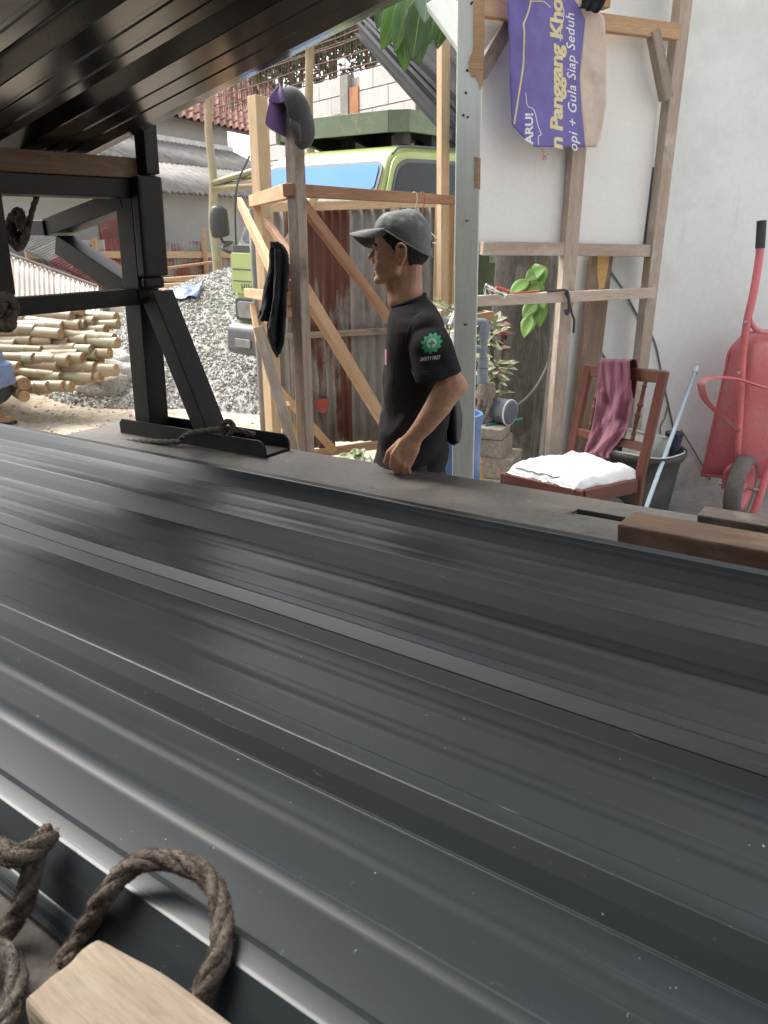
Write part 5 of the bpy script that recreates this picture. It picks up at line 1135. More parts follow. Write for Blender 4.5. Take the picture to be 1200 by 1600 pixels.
frail((748, 12), (1058, 51), .045, .07, 'timber_new', .054); frail((752, 388), (884, 389), .04, .062, 'timber_dusty', .0); frail((897, 390), (1018, 392), .04, .06, 'timber_dusty', .0)
frail((742, 470), (1021, 457), .03, .052, 'timber_dusty', .047)
frail((740, 498), (770, 494), .03, .05, 'timber_new', -.2)
def fbeam(a, b, w, h, m, o, name='brace'):
    mb = MB(); mb.beam(HF(*a, o), HF(*b, o), w, h, fnrm); return mb.build(name, M[m], wf, bevel=.003, jit=.0015)
fbeam((748, 118), (800, 30), .062, .04, 'timber_grey', .02); fbeam((1020, 48), (1041, 155), .05, .05, 'timber_grey', .06)
def fpanel(quad, o, m='white_board', th=.012, name='white_panel', lab=None):
    mb = MB(); mb.prism([HF(*p, o) for p in quad], -fnrm*th); ob = mb.build(name, M[m], wf)
    if lab: ob['label'] = lab
fpanel([(744, -30), (893, -30), (889, 392), (744, 392)], -.03); fpanel([(893, 32), (1046, 52), (1028, 150), (1022, 240), (1003, 392), (889, 392)], -.031)
M['grey_gap_fill'] = mat('grey_gap_fill', (.27, .275, .275), rough=.8, fine=.1)
fpanel([(1009, 256), (1024, 262), (1012, 392), (995, 392)], -.046, 'grey_gap_fill', .008, 'gap_strip', 'narrow grey strip added in the gap beside the white board')  # grey fill added where the boards leave a gap
q = HF(941, -30, .05); mb = MB(); mb.hexa((q.x, q.y, HF(941, 14, .05).z+.3), (0, 0, .3), fdir*.035, fnrm*.03); mb.build('post', M['timber_new'], wf, bevel=.003)
# bar of black cloth tucked at the top
tag(cloth('dark_rag', [(905, -30), (907, -8), (908, 8), (905, 12)], [(944, -30), (946, 0), (940, 14), (934, 22)], 3.95, 'black_cloth', None, None, fold=.015, nn=14, mm=12), 'dark rag tucked behind the banner at the top of the partition', 'rag')
# ---------------------------------------------------------------- banner
M['banner_purple'] = mat('faded_purple_banner', (.145, .115, .36), (.125, .1, .32), scale=4, rough=.55, fine=.05, fscale=50, bump=.04, stains=[((.5, .48, .6), 22, (1, 1, 1), .76, .8)])
M['banner_beige'] = mat('faded_beige_banner', (.6, .49, .41), (.52, .42, .35), scale=6, rough=.6, fine=.06, bump=.05, stains=[((.4, .31, .25), 7, (1.4, 1, 1), .6, .75)])
M['ink_gold'] = mat('faded_gold_ink', (.68, .6, .3), (.6, .52, .27), scale=14, rough=.55, fine=.08, bump=0)
M['ink_white'] = mat('white_ink', (.78, .76, .76), (.7, .68, .7), scale=14, rough=.55, fine=.05, bump=0)
bnr = thing('banner', HF(868, 230, .1), 'torn purple and beige advertising banner hung on the partition with gold sideways lettering', 'banner')
# outline (sight lines) from top to foot: left edge, colour boundary, right edge
Lx = [(-40, 787), (0, 792), (60, 795), (120, 796), (190, 799), (196, 800), (212, 815), (226, 832), (230, 836)]
Mx = [(-40, 897), (0, 897), (8, 903), (30, 914), (70, 910), (120, 905), (170, 908), (230, 914)]
Rx = [(-40, 908), (0, 909), (12, 925), (25, 944), (70, 947), (160, 947), (185, 943), (215, 938), (229, 932)]
def ip(t, y):
    for (a, b), (c, d) in zip(t, t[1:]):
        if a <= y <= c: return b+(d-b)*(y-a)/(c-a)
    return t[-1][1]
def bpt(px, py):
    u = (px-790)/160; v = (py+40)/270
    o = .075+.025*math.sin(u*5.2+.6)*(0.25+.75*v)+.012*math.sin(v*6+u*3)+.016*fbm((u*2.2, v*2.6, 1.), 1.4)+.02*max(0, v-.8)*math.sin(u*9)
    return HF(px, py, max(.088, o+.045))
ys = [-40+270*j/60 for j in range(61)]
mb = MB(); mb.grid([[bpt(lerp(ip(Lx, y), ip(Mx, y), i/28), y) for i in range(29)] for y in ys], .0015); mb.build('purple_field', M['banner_purple'], bnr, smooth=True)
mb = MB(); mb.grid([[bpt(lerp(ip(Mx, y), ip(Rx, y), i/12), y) for i in range(13)] for y in ys], .0015); mb.build('beige_field', M['banner_beige'], bnr, smooth=True)
def subdiv_me(me, L):
    bm = bmesh.new(); bm.from_mesh(me); bmesh.ops.triangulate(bm, faces=bm.faces)
    for _ in range(4):
        es = [e for e in bm.edges if e.calc_length() > L]
        if not es: break
        bmesh.ops.subdivide_edges(bm, edges=es, cuts=1)
        bmesh.ops.triangulate(bm, faces=bm.faces)
    bm.to_mesh(me); bm.free()
def print_text(name, s, m, parent, mapf, size, maxL, shear=0., bold=0., spacing=1., lift=None, sx=1.):
    cu = bpy.data.curves.new(name, 'FONT'); cu.body = s; cu.size = size; cu.shear = shear; cu.offset = bold; cu.align_x = 'LEFT'; cu.align_y = 'BOTTOM_BASELINE'; cu.space_character = spacing; cu.resolution_u = 3
    to = bpy.data.objects.new(name, cu); col.objects.link(to); dg = bpy.context.evaluated_depsgraph_get(); me = bpy.data.meshes.new_from_object(to.evaluated_get(dg)); bpy.data.objects.remove(to); me.name = name
    subdiv_me(me, maxL); o_ = wloc(parent)
    for v in me.vertices: v.co = mapf(v.co.x*sx, v.co.y)-o_
    me.materials.clear(); me.materials.append(m); o = bpy.data.objects.new(name, me); col.objects.link(o); o.parent = parent; return o
def bmap(x0, y0, dxdy=0.):          # text runs up the banner: text x -> -py, text y -> -px
    return lambda x, y: bpt(x0-y+dxdy*x, y0-x)+fnrm*.0022
print_text('gold_lettering', 'n Panggang Kho', M['ink_gold'], bnr, bmap(878, 234, .0), 26.5, 5, shear=.16, bold=.95, spacing=.95, sx=1.46)
print_text('white_lettering', 'opi + Gula Siap Seduh', M['ink_white'], bnr, bmap(902, 238, -.026), 19, 5, shear=.3, bold=.12, spacing=1.06, sx=1.2)
print_text('white_lettering', 'ARU!', M['ink_white'], bnr, bmap(832, 225, .0), 17, 5, bold=.5, spacing=.98, sx=1.3)
def bline(pts, w, m):
    q = smooth_path([(x, y, 0) for x, y in pts], 6); mb = MB(); A_ = []; B_ = []
    for i, p in enumerate(q):
        t = (q[min(i+1, len(q)-1)]-q[max(0, i-1)]).normalized(); n_ = Vector((-t.y, t.x, 0))*w/2
        A_.append(bpt(*(p+n_)[:2])+fnrm*.002); B_.append(bpt(*(p-n_)[:2])+fnrm*.002)
    mb.grid([A_, B_]) ; mb.build('printed_line', M[m], bnr)
bline([(829, -5), (829, 3), (824, 22), (818, 38), (819, 50), (818, 80), (817, 105), (810, 150), (803, 194)], 2.6, 'ink_gold')
bline([(829, 2), (840, 2), (850, 3), (860, 12)], 1.5, 'ink_gold'); bline([(871, 2), (880, 14), (880, 30), (876, 46), (875, 64)], 1.1, 'ink_white')
bline([(821, 145), (824, 165), (834, 172), (840, 195), (845, 210), (841, 213), (841, 226)], 1.1, 'ink_white')
M['pink_string'] = mat('pink_string', (.55, .2, .2), rough=.8, bump=0)
mb = MB(); mb.tube(smooth_path([bpt(848, 229)+fnrm*.003, bpt(848, 236), bpt(849, 244), bpt(847, 250), bpt(852, 244), bpt(857, 241)], 5), .0022, n=5); mb.tube(smooth_path([bpt(849, 243), bpt(853, 247), bpt(850, 250), bpt(848, 245)], 5), .0022, n=5); mb.build('string', M['pink_string'], bnr)
# ---------------------------------------------------------------- trunk, studs, plank and cables behind the partition
M['trunk_dark'] = mat('damp_dark_grey_bark', (.13, .12, .105), (.075, .07, .062), scale=5, st=(1, 1, .3), rough=.95, fine=.3, bump=.8, bscale=18, bst=(1, 1, .3), stains=[((.27, .26, .23), 4, (1, 1, .5), .56, .7), ((.04, .038, .034), 7, (1, 1, .3), .58, .7)])
M['trunk_grey'] = mat('grey_brown_bark', (.22, .2, .17), (.14, .12, .1), scale=6, st=(1, 1, .25), rough=.95, fine=.25, bump=.7, bscale=22, bst=(1, 1, .25))
def trunk_mesh(px_, d, r0, r1, label, m, lean=0., seed=0, fl=.3, h=3.6):
    q = P(px_, 560, d); t_ = thing('old_tree', (q.x, q.y, FZ-.05), label, 'tree'); mb = MB(); n = 40; rows_ = []
    for j in range(31):
        z = h*j/30; r = lerp(r0, r1, min(1, z/2.2)); row = []
        for i in range(n+1):
            a = 6.28319*(i % n)/n; rr = r*(1+fl*(.5+.5*math.sin(a*3+seed+.3*z))*max(.12, 1-z/1.6)+.10*fbm((math.cos(a)*1.6, math.sin(a)*1.6, z*.9+seed), 1.6)+.04*fbm((math.cos(a)*4, math.sin(a)*4, z*1.3), 2.))
            row.append((q.x+lean*z+rr*math.cos(a), q.y+rr*math.sin(a), FZ-.05+z))
        rows_.append(row)
    mb.grid(rows_); mb.build('trunk', M[m], t_, smooth=True)
trunk_mesh(812, 5.05, .23, .17, 'thick dark grey tree trunk standing behind the partition above the stacked blocks', 'trunk_dark', .0, 1)
trunk_mesh(869, 4.75, .065, .05, 'thin grey trunk just left of the middle partition post', 'trunk_grey', .02, 3, .1)
a, b = HF(902, 735, -.078), HF(941, 385, -.078); mb = MB(); mb.beam(a, b+(b-a)*.1, .135, .03, fnrm); M['plank_mid'] = wood('rough_mid_brown_plank', (.24, .17, .12), (.16, .11, .075), dirt=(.3, .24, .19)); o = mb.build('plank', M['plank_mid'], bevel=.004); tag(o, 'rough brown plank leaning behind the partition with a split yellow edge', 'plank')
M['split'] = wood('freshly_split_wood', (.58, .38, .17), (.46, .28, .11))
mb = MB(); mb.prism([HF(x, y, -.061) for x, y in ((934, 396), (953, 396), (950, 420), (944, 450), (936, 452), (933, 425))], -fnrm*.004); w_ = mb.build('split_edge', M['split'], o); 
M['cable'] = mat('black_cable', (.05, .05, .052), rough=.6, bump=0); M['cable_grey'] = mat('grey_cable', (.22, .22, .22), rough=.6, bump=0)
wv = W0.dot(fnrm)
def HWl(px, py, o=.008): return H(px, py, fnrm, wv+o)
def cable(pts, r, m, label):
    mb = MB(); mb.tube(smooth_path(pts, 6), r, n=6); tag(mb.build('cable', M[m], smooth=True), label, 'cable')
cable([HWl(*p) for p in ((940, 395), (955, 425), (975, 455), (1000, 500), (1010, 512))], .006, 'cable_grey', 'grey cable crossing the wall between the plank and the right partition post')
cable([HWl(*p) for p in ((925, 525), (940, 550), (957, 583), (975, 610), (985, 640))], .006, 'cable_grey', 'grey cable on the wall above the chair back')
cable([HWl(*p) for p in ((1016, 518), (1026, 545), (1035, 590), (1046, 640), (1055, 680), (1062, 700))], .0055, 'cable_grey', 'grey cable hanging down the white wall left of the blue pole')
cable([HWl(*p) for p in ((1045, 628), (1040, 650), (1032, 668), (1034, 690))], .0035, 'cable_grey', 'thin grey wire running down into the bucket')
cable([HWl(*p) for p in ((1064, 672), (1085, 705), (1110, 750))], .003, 'cable', 'thin dark wire lying against the dirty foot of the wall')
cable([HF(855, 455, .07), HF(872, 454, .07), HF(884, 454, .075), HF(888, 462, .08), HF(889, 482, .08), HF(886, 491, .08), HF(883, 484, .08)], .008, 'cable', 'black hooked cable end hung over the partition rail')
cable([HF(883, 456, .072), HF(889, 470, .08), HF(893, 488, .08), HF(897, 500, .06), HF(896, 520, .05)], .006, 'cable', 'black cable hanging from the rail down the middle post')
cable([P(803, 636, 4.35), P(822, 622, 4.4), P(840, 600, 4.45), P(855, 570, 4.5), P(868, 530, 4.45)], .006, 'cable_grey', 'grey pump lead rising behind the blocks to the thin trunk')
# ---------------------------------------------------------------- chair
M['chair_wood'] = mat('red_brown_varnished_wood', (.145, .05, .033), (.11, .037, .025), scale=2.5, st=(1, 10, 1), rough=.42, fine=.12, fscale=16, bump=.06, coord='UV', objvar=.06, stains=[((.5, .42, .35), 22, (1, 1, 1), .745, .77)])
L0, N0, R0 = G(784, 738, .45), G(907, 766, .45), G(1000, 747, .45); B0 = Vector((1.0, 3.965, .45))
ch = thing('wooden_chair', ((L0+R0)/2).xy.to_3d()+Vector((0, 0, FZ)), 'red-brown wooden chair with a spindle back holding a white bag and a maroon cloth', 'chair')
def cb(name, a, b, w, h, up=(0, 0, 1)):
    mb = MB(); mb.beam(a, b, w, h, up); return mb.build(name, M['chair_wood'], ch, bevel=.005, jit=.0006)
def zz(v, z): return Vector((v.x, v.y, z))
sw = (R0-N0).normalized(); sn = (N0-L0).normalized()
zr_ = .415
cb('seat_rail', zz(L0, zr_)+sn*.02, zz(N0, zr_)-sn*.02, .028, .072); cb('seat_rail', zz(N0, zr_)+sw*.02, zz(R0, zr_)-sw*.02, .028, .072); cb('seat_rail', zz(R0, zr_), zz(B0, zr_), .028, .06); cb('seat_rail', zz(B0, zr_), zz(L0, zr_), .028, .06)
mb = MB(); cen_ = (L0+N0+R0+B0)/4; mb.prism([zz(p.lerp(cen_, .06), .438) for p in (L0, N0, R0, B0)], Vector((0, 0, .012))); mb.build('seat', M['chair_wood'], ch)
for p in (L0, N0): 
    q = p.lerp(cen_, .06); cb('leg', zz(q, FZ), zz(q, .449), .04, .04, sn)
bk = (R0-N0); bk.z = 0; bk.normalize()
tops = []
for p, (tx, ty) in ((R0, (1025, 580)), (B0, (912, 570))):
    q = zz(p, .0); lean = bk*.075; t_ = zz(p+lean, Zat(tx, ty, p.y+.03)); tops.append(t_)
    cb('back_post', zz(p, FZ), zz(p, .47), .042, .042, sn); cb('back_post', zz(p, .465), t_, .042, .042, sn)
tr_, tl_ = tops
mid = lambda t, u: (zz(R0, .47).lerp(tr_, t)).lerp(zz(B0, .47).lerp(tl_, t), u)
cb('top_rail', mid(.945, -.03), mid(.945, 1.03), .03, .06, bk.cross(Vector((0, 0, 1))).cross(bk)); cb('lower_rail', mid(.26, .03), mid(.26, .97), .022, .045)
for u in (.2, .4, .6, .8):
    a, b = mid(.3, u), mid(.9, u); mb = MB(); pr = [(0, .011), (.08, .009), (.1, .014), (.12, .009), (.38, .011), (.4, .015), (.43, .015), (.45, .01), (.55, .01), (.58, .015), (.6, .015), (.62, .011), (.88, .009), (.9, .014), (.92, .009), (1, .011)]
    mb.lathe([(r, t*(b-a).length) for t, r in pr], a, b-a, n=10); mb.build('spindle', M['chair_wood'], ch, smooth=True)
cb('stretcher', zz(L0.lerp(cen_, .06), .2), zz(B0, .2), .02, .03); cb('stretcher', zz(N0.lerp(cen_, .06), .2), zz(R0, .2), .02, .03)
M['maroon'] = mat('maroon_jersey_cloth', (.2, .06, .095), (.165, .05, .08), scale=6, rough=.95, fine=.1, fscale=200, bump=.12, bscale=260, sheen=.3, stains=[((.55, .45, .45), 40, (1, 1, 1), .76, .78)])
mc = thing('maroon_cloth', mid(.95, .6)-bk*.04, 'maroon jersey cloth hanging over the back of the wooden chair', 'cloth')
def ridecloth():
    mb = MB(); rows_ = []; nn, mm = 46, 34
    Ls = [(936, 563), (934, 600), (930, 640), (924, 670), (914, 702), (913, 708)]; Rs = [(984, 564), (986, 600), (989, 622), (985, 650), (976, 678), (955, 706), (952, 716)]
    Lp = smooth_path([(x, y, 0) for x, y in Ls], 12); Rp = smooth_path([(x, y, 0) for x, y in Rs], 12)
    n_ = (mid(1, 0)-mid(1, 1)).cross(Vector((0, 0, 1))).normalized()
    if n_.dot(EYE-mid(1, .5)) < 0: n_ = -n_
    for j in range(nn+1):
        t = j/nn; a = Lp[int(t*(len(Lp)-1))]; b = Rp[int(t*(len(Rp)-1))]; row = []
        for i in range(mm+1):
            u = i/mm; q = a.lerp(b, u)
            o = .03+.014*t*math.sin(u*11+t*3)+.03*t*fbm((u*2.2, t*2.2, 3), 1.8)+.008*fbm((u*7, t*5, 6), 1.)+.010*math.sin((u*1.2+t*2.2)*9)*max(0, math.sin(math.pi*u))*min(1, t*2)+.025*t
            o += .016*max(0, 1-abs((t-.3)-.42*(u-.1))/.06)+.014*max(0, 1-abs((t-.72)+.3*(u-.6))/.05)*(u > .45)
            row.append(H(q.x, q.y, n_, mid(.6, .5).dot(n_)+o-.004*(j == 0)))
        rows_.append(row)
    # back fold over the rail
    top = [p-n_*.075-Vector((0, 0, .0)) for p in rows_[0]]; ov = [p+Vector((0, 0, .008))-n_*.035 for p in rows_[0]]; dn_ = [p-n_*.08-Vector((0, 0, .2)) for p in rows_[0]]
    mb.grid([dn_, top, ov]+rows_, .0025); o = mb.build('drape', M['maroon'], mc, smooth=True); s = o.modifiers.new('s', 'SUBSURF'); s.levels = s.render_levels = 1
ridecloth()
# white bag on the seat
M['white_bag'] = mat('white_woven_plastic_bag', (.82, .82, .81), (.78, .78, .78), scale=6, rough=.5, fine=.02, fscale=120, bump=.06, bscale=120)
M['ink_black'] = mat('black_print', (.03, .03, .03), rough=.6, bump=0)
bg_ = thing('white_bag', zz(cen_, .451), 'bright white stuffed plastic bag with faint black print lying on the chair seat', 'bag')
def bagp(u, v):
    a = zz(L0.lerp(cen_, .1), 0).lerp(zz(N0.lerp(cen_, .04), 0), u); b = zz(B0.lerp(cen_, .06), 0).lerp(zz(R0.lerp(cen_, .02), 0), u); p = a.lerp(b, v)
    e = min(u, 1-u, v, 1-v)
    z = .456+.05*min(1, max(0, e)/.1)**.5+.012*fbm((u*3, v*3, 2), 1.5)+.006*abs(fbm((u*6, v*4, 8), 1.5))+.022*max(0, 1-((u-.35)**2+(v-1)**2)/.02)+.009*fbm((u*9, v*9, 5), 1.)
    p = p+(cen_-p)*.06*fbm((u*5, v*5, 7), 1.)*(e < .15); p.z = z; return p
mb = MB(); mb.grid([[bagp(i/30, j/30) for i in range(31)] for j in range(31)]); 
ring = [(i/30, 0) for i in range(31)]+[(1, j/30) for j in range(1, 31)]+[(i/30, 1) for i in range(29, -1, -1)]+[(0, j/30) for j in range(29, -1, -1)]
mb.grid([[zz(bagp(*r), .4515) for r in ring], [bagp(*r) for r in ring]]); ob = mb.build('bag', M['white_bag'], bg_, smooth=True)
mb = MB(); fl_ = [bagp(u/20, 0)+Vector((0, 0, -.003))-sw*.004 for u in range(0, 20)]; mb.grid([fl_, [p-sw*(.018+.006*math.sin(i*1.3))-Vector((0, 0, .004)) for i, p in enumerate(fl_)]], .001); mb.build('seam', M['white_bag'], bg_)
mb = MB(); mb.tube([bagp(.1+.6*t/8, .02)+Vector((0, 0, .0)) for t in range(9)], .002, n=4); mb.build('seam_thread', M['ink_black'], bg_)
def bmp(x, y): 
    p = bagp(.30+x*.55, .47+y+.25*x); p.z += .002; return p
print_text('print_marks', 'AL', M['ink_black'], bg_, lambda x, y: bmp(x, y+.08), .05, .02, shear=-.2)
print_text('print_marks', 'PROTE', M['ink_black'], bg_, lambda x, y: bmp(x+.2, y), .07, .02, shear=-.2)
# ---------------------------------------------------------------- blocks, pump, pipes
M['block_tan'] = mat('dusty_concrete_block', (.36, .32, .26), (.28, .245, .195), scale=7, rough=.95, fine=.25, fscale=60, bump=.5, bscale=60, objvar=.12, stains=[((.16, .14, .11), 9, (1, 1, 1), .66, .74)])
def blk_(px, yb, yt, d, lx, ly, yaw, label, jit=.003):
    q = P(px, (yb+yt)/2, d); z0, z1 = P(px, yb, d).z, P(px, yt, d).z; X = Vector((math.cos(yaw), math.sin(yaw), 0)); Y = Vector((-X.y, X.x, 0)); c = Vector((q.x, q.y, (z0+z1)/2))-X*(lx/2-.0)*0
    # the nearest vertical edge stands at the sight line
    c = c-X*lx*.5+Y*ly*.5+X*lx*.0
    mb = MB(); mb.hexa(c, X*lx/2, Y*ly/2, Vector((0, 0, (z1-z0)/2-.001))); o = mb.build('concrete_block', M['block_tan'], bevel=.006, jit=jit, seg=3); return tag(o, label, 'block', 'blocks stacked under the pump')
yb_ = -.42+.0
blk_(785, 689, 672, 3.95, .22, .2, yb_+.05, 'top concrete block of the stack under the pump')
blk_(785, 718, 690, 3.95, .24, .21, yb_, 'tan block second from the top under the pump')
z_ = P(785, 718, 3.95).z
q = P(800, 740, 3.93); blk_(800, 752, 719, 3.93, .36, .24, yb_+.04, 'wide grey block third from the top under the pump')
b1 = P(800, 752, 3.93).z
mb = MB(); mb.box((q.x-.13, q.y+.18, (b1+FZ)/2), .36, .26, b1-FZ-.002, yb_); tag(mb.build('concrete_block', M['block_tan'], bevel=.006, jit=.003), 'grey base block at the floor under the pump', 'block', 'blocks stacked under the pump')
M['teal'] = mat('teal_plastic', (.03, .3, .36), rough=.35, bump=0)
mb = MB(); za = P(785, 672, 3.95).z+.007; a, b = G(757, 664, za), G(806, 656, za); mb.beam(a, b, .012, .008); mb.beam(b-(b-a)*.02, b+(b-a)*.22, .014, .011); o = mb.build('brush', M['teal'], bevel=.003); tag(o, 'teal toothbrush lying on the top block', 'brush')
M['pvc'] = mat('grey_pvc_pipe', (.21, .25, .29), (.18, .215, .25), scale=5, rough=.45, bump=.02); M['pvc_w'] = mat('white_pvc_fitting', (.72, .72, .7), rough=.45, bump=.02)
M['pump_rust'] = mat('rusty_cast_iron', (.17, .115, .085), (.27, .23, .19), scale=8, rough=.9, fine=.25, bump=.5, bscale=30); M['motor'] = mat('dusty_blue_grey_motor', (.12, .145, .175), (.1, .12, .145), scale=5, rough=.5, bump=.03, stains=[((.28, .26, .23), 5, (1, 1, 1), .55, .75)])
pd = 4.12
pp = thing('water_pump', zz(P(765, 668, pd), za), 'rusty water pump with grey motor and grey plastic riser pipe standing on the blocks', 'pump')
mb = MB(); c = P(757, 665, pd); zt = P(757, 598, pd).z; hgt = zt-za
mb.lathe([(0, 0), (.055, 0), (.052, .02), (.04, .05), (.046, .08), (.05, .1), (.046, .12), (.052, .15), (.055, hgt-.05), (.045, hgt-.02), (.05, hgt), (0, hgt)], (c.x, c.y, za-.002), n=18); o = mb.build('pump_body', M['pump_rust'], pp, smooth=True, jit=.003)
for k in range(7):
    a = k*.9; mb = MB(); mb.tube([(c.x+.05*math.cos(a), c.y+.05*math.sin(a), za+.02), (c.x+.062*math.cos(a+.3), c.y+.062*math.sin(a+.3), za+.07), (c.x+.05*math.cos(a+.5), c.y+.05*math.sin(a+.5), za+.13)], .009, n=6); mb.build('casting_rib', M['pump_rust'], pp, smooth=True)
m0, m1 = P(772, 640, pd+.02), P(801, 634, pd-.06); ax = (m1-m0); ax.z = 0; Lm = ax.length; mb = MB(); r_ = .068
mb.lathe([(0, -.03), (r_*.9, -.03), (r_*.96, 0), (r_, .02), (r_, Lm*.8), (r_*.97, Lm*.9), (r_*.8, Lm*.98), (0, Lm)], m0, ax, n=28); mb.build('motor', M['motor'], pp, smooth=False)
mb = MB(); mb.lathe([(r_*1.0, Lm*.84), (r_*1.06, Lm*.85), (r_*1.06, Lm*.9), (r_*.98, Lm*.92)], m0, ax, n=28); mb.build('motor_rim', M['pvc_w'], pp)
mb = MB(); mf_ = m0+ax*.4; mb.box((mf_.x, mf_.y, (za+m0.z-r_)/2+.012), .07, .05, max(.02, m0.z-r_-za+.02)); mb.build('foot', M['pump_rust'], pp)
zt2 = P(752, 512, pd).z; rx, ry = P(755, 560, pd).x, pd
mb = MB(); mb.tube([(rx, ry, zt-.01), (rx, ry, zt2)], .02, n=14); mb.build('riser_pipe', M['pvc'], pp, smooth=False)
for y0, y1, r in ((600, 575, .03), (574, 561, .027), (530, 506, .026)):
    mb = MB(); mb.tube([(rx, ry, P(755, y0, pd).z), (rx, ry, P(755, y1, pd).z)], r, n=16); mb.build('coupling', M['pvc'], pp)
mb = MB(); mb.tube(smooth_path([(rx, ry, zt2-.02), (rx, ry, zt2+.01), (rx-.02, ry, zt2+.03), (rx-.22, ry+.03, zt2+.032)], 5), .021, n=12); mb.build('elbow_pipe', M['pvc'], pp, smooth=True)
mb = MB(); zz1 = P(745, 546, pd).z; mb.tube([(rx+.0, ry, zz1), (rx-.2, ry+.05, zz1)], .022, n=12); mb.build('side_pipe', M['pvc'], pp)
q = P(711, 533, 4.05); mb = MB(); mb.tube([q+Vector((0, 0, -.055)), q+Vector((0, 0, .05))], .026, n=12); mb.tube([q+Vector((0, 0, -.12)), q+Vector((0, 0, -.055))], .019, n=12); mb.tube([q+Vector((0, 0, .02)), q+Vector((.1, .04, .02))], .02, n=12); tag(mb.build('pipe_fitting', M['pvc_w'], bevel=.003), 'white plastic pipe fitting left of the pale green post behind the man', 'pipe fitting')
mb = MB(); mb.tube([P(702, 508, 4.1), P(720, 470, 4.2), P(728, 452, 4.25)], .011, n=8); tag(mb.build('white_pipe', M['pvc_w'], smooth=True), 'slanting thin white pipe behind the pale green post', 'pipe')
M['barrel'] = mat('blue_plastic_barrel', (.1, .2, .4), (.08, .165, .34), scale=3, rough=.4, fine=.08, bump=.03, stains=[((.3, .33, .38), 5, (1, 1, 2), .6, .8)])
bq = P(713, 700, 3.5); zt = P(740, 660, 3.5).z
mb = MB(); mb.lathe([(0, 0), (.1, 0), (.112, .02), (.118, zt*.5), (.112, zt-.06), (.118, zt-.05), (.121, zt-.02), (.118, zt), (.104, zt), (.1, zt-.04), (.1, .1), (0, .1)], (bq.x, bq.y, FZ), n=36); tag(mb.build('barrel', M['barrel'], smooth=False), 'blue plastic bin standing on the floor behind the pale green post', 'barrel')
a, b = P(746, 690, 3.75), P(752, 752, 3.7); mb = MB(); mb.tube([a-(b-a)*.4, a, b, b+(b-a)*2.2], .009, n=8); mb.lathe([(.009, -.01), (.016, 0), (.016, .006), (.009, .016)], a.lerp(b, .55), a-b, n=12); tag(mb.build('stick', M['yellow_bam'], smooth=True), 'thin yellow stick standing between the pale green post and the blocks', 'stick')
M['black_bag'] = mat('black_plastic_bag', (.022, .022, .024), rough=.4, bump=.2, bscale=18)
# ---------------------------------------------------------------- tool on the rail
M['chrome'] = mat('chromed_metal', (.7, .7, .7), rough=.12, metal=1., bump=.02); M['orange'] = mat('orange_red_grip', (.6, .12, .06), rough=.45, bump=0)
rz = HF(775, 459, .05).z+.0
def RT(px, py, o=.05): return HF(px, py, o)
tl = thing('spray_nozzle', RT(778, 464), 'chrome spray nozzle with an orange-red handle lying on the lower partition rail', 'tool')
mb = MB(); mb.lathe([(0, 0), (.011, 0), (.013, .01), (.014, .04), (.009, .05), (.009, .09), (.015, .1), (.017, .125), (.014, .13), (0, .128)], RT(758, 446), RT(787, 461)-RT(758, 446), n=14); mb.tube([RT(760, 444), RT(757, 452), RT(759, 463)], .006, n=8); mb.tube([RT(766, 446), RT(764, 455), RT(768, 462)], .005, n=8); mb.build('nozzle', M['chrome'], tl, smooth=True)
mb = MB(); mb.tube([RT(774, 449, .035), RT(784, 453, .03), RT(795, 457, .03)], [.008, .013, .011], n=8); mb.tube([RT(800, 459, .05), RT(842, 455, .05)], .006, n=6); mb.build('handle', M['orange'], tl, smooth=True)
# ---------------------------------------------------------------- plants
def rosette(px, py, d, n, L, w, m, label, seed, up=.5, stemz=None, flat=False, cat='plant'):
    rnd = random.Random(seed); q = P(px, py, d); t = thing('potted_plant' if False else 'leafy_plant', Vector((q.x, q.y, FZ)), label, cat, None)
    mb = MB(); mb.tube([(q.x, q.y, FZ), (q.x+.02, q.y, q.z*.5), (q.x, q.y, q.z)], .008, n=6); mb.build('stem', M['stem'], t)
    for i in range(n):
        a = i*2.4+rnd.uniform(-.3, .3); z = q.z+rnd.uniform(-.10, .09); b = Vector((q.x+rnd.uniform(-.02, .02), q.y+rnd.uniform(-.02, .02), z)); d_ = Vector((math.cos(a), math.sin(a), up*rnd.uniform(-.6, 1.2))).normalized()
        leaf('leaf', b, b+d_*L*rnd.uniform(.7, 1.25), w*rnd.uniform(.8, 1.2), m if not isinstance(m, tuple) else rnd.choice(m), t, rnd.uniform(.1, .4), nrm=Vector((rnd.uniform(-.4, .4), -.5, 1)))
rosette(775, 590, 4.3, 26, .11, .045, 'leaf_var', 'cream-edged leafy plant low beside the pump and the blocks', 1)
rosette(770, 545, 4.45, 20, .1, .038, ('leaf_var', 'leaf_var', 'leaf_dull'), 'cream and dark red leafy plant against the thick trunk', 2)
rosette(768, 515, 4.4, 18, .11, .034, 'leaf_var', 'cream-edged leafy plant highest against the thick trunk', 3, .9)
rosette(785, 522, 4.55, 12, .08, .05, 'leaf_dull', 'dark red leafy plant in the shade at the thick trunk', 4)
rosette(699, 505, 4.3, 22, .12, .028, 'leaf_var', 'narrow-leaved variegated plant behind the man and the pale green post', 5, .8)
rosette(740, 560, 4.4, 14, .1, .045, 'leaf_var', 'cream-edged plant half hidden behind the pale green post', 6)
rosette(562, 728, 3.7, 24, .13, .055, ('leaf_var', 'leaf_var', 'leaf_big'), 'cream-edged plant at the foot of the zinc panel left of the man', 7, .25)
rosette(530, 745, 3.5, 18, .12, .05, ('leaf_var', 'timber_new' if False else 'leaf_var'), 'low cream-edged plant just beyond the ledge by the zinc panel', 8, .2)
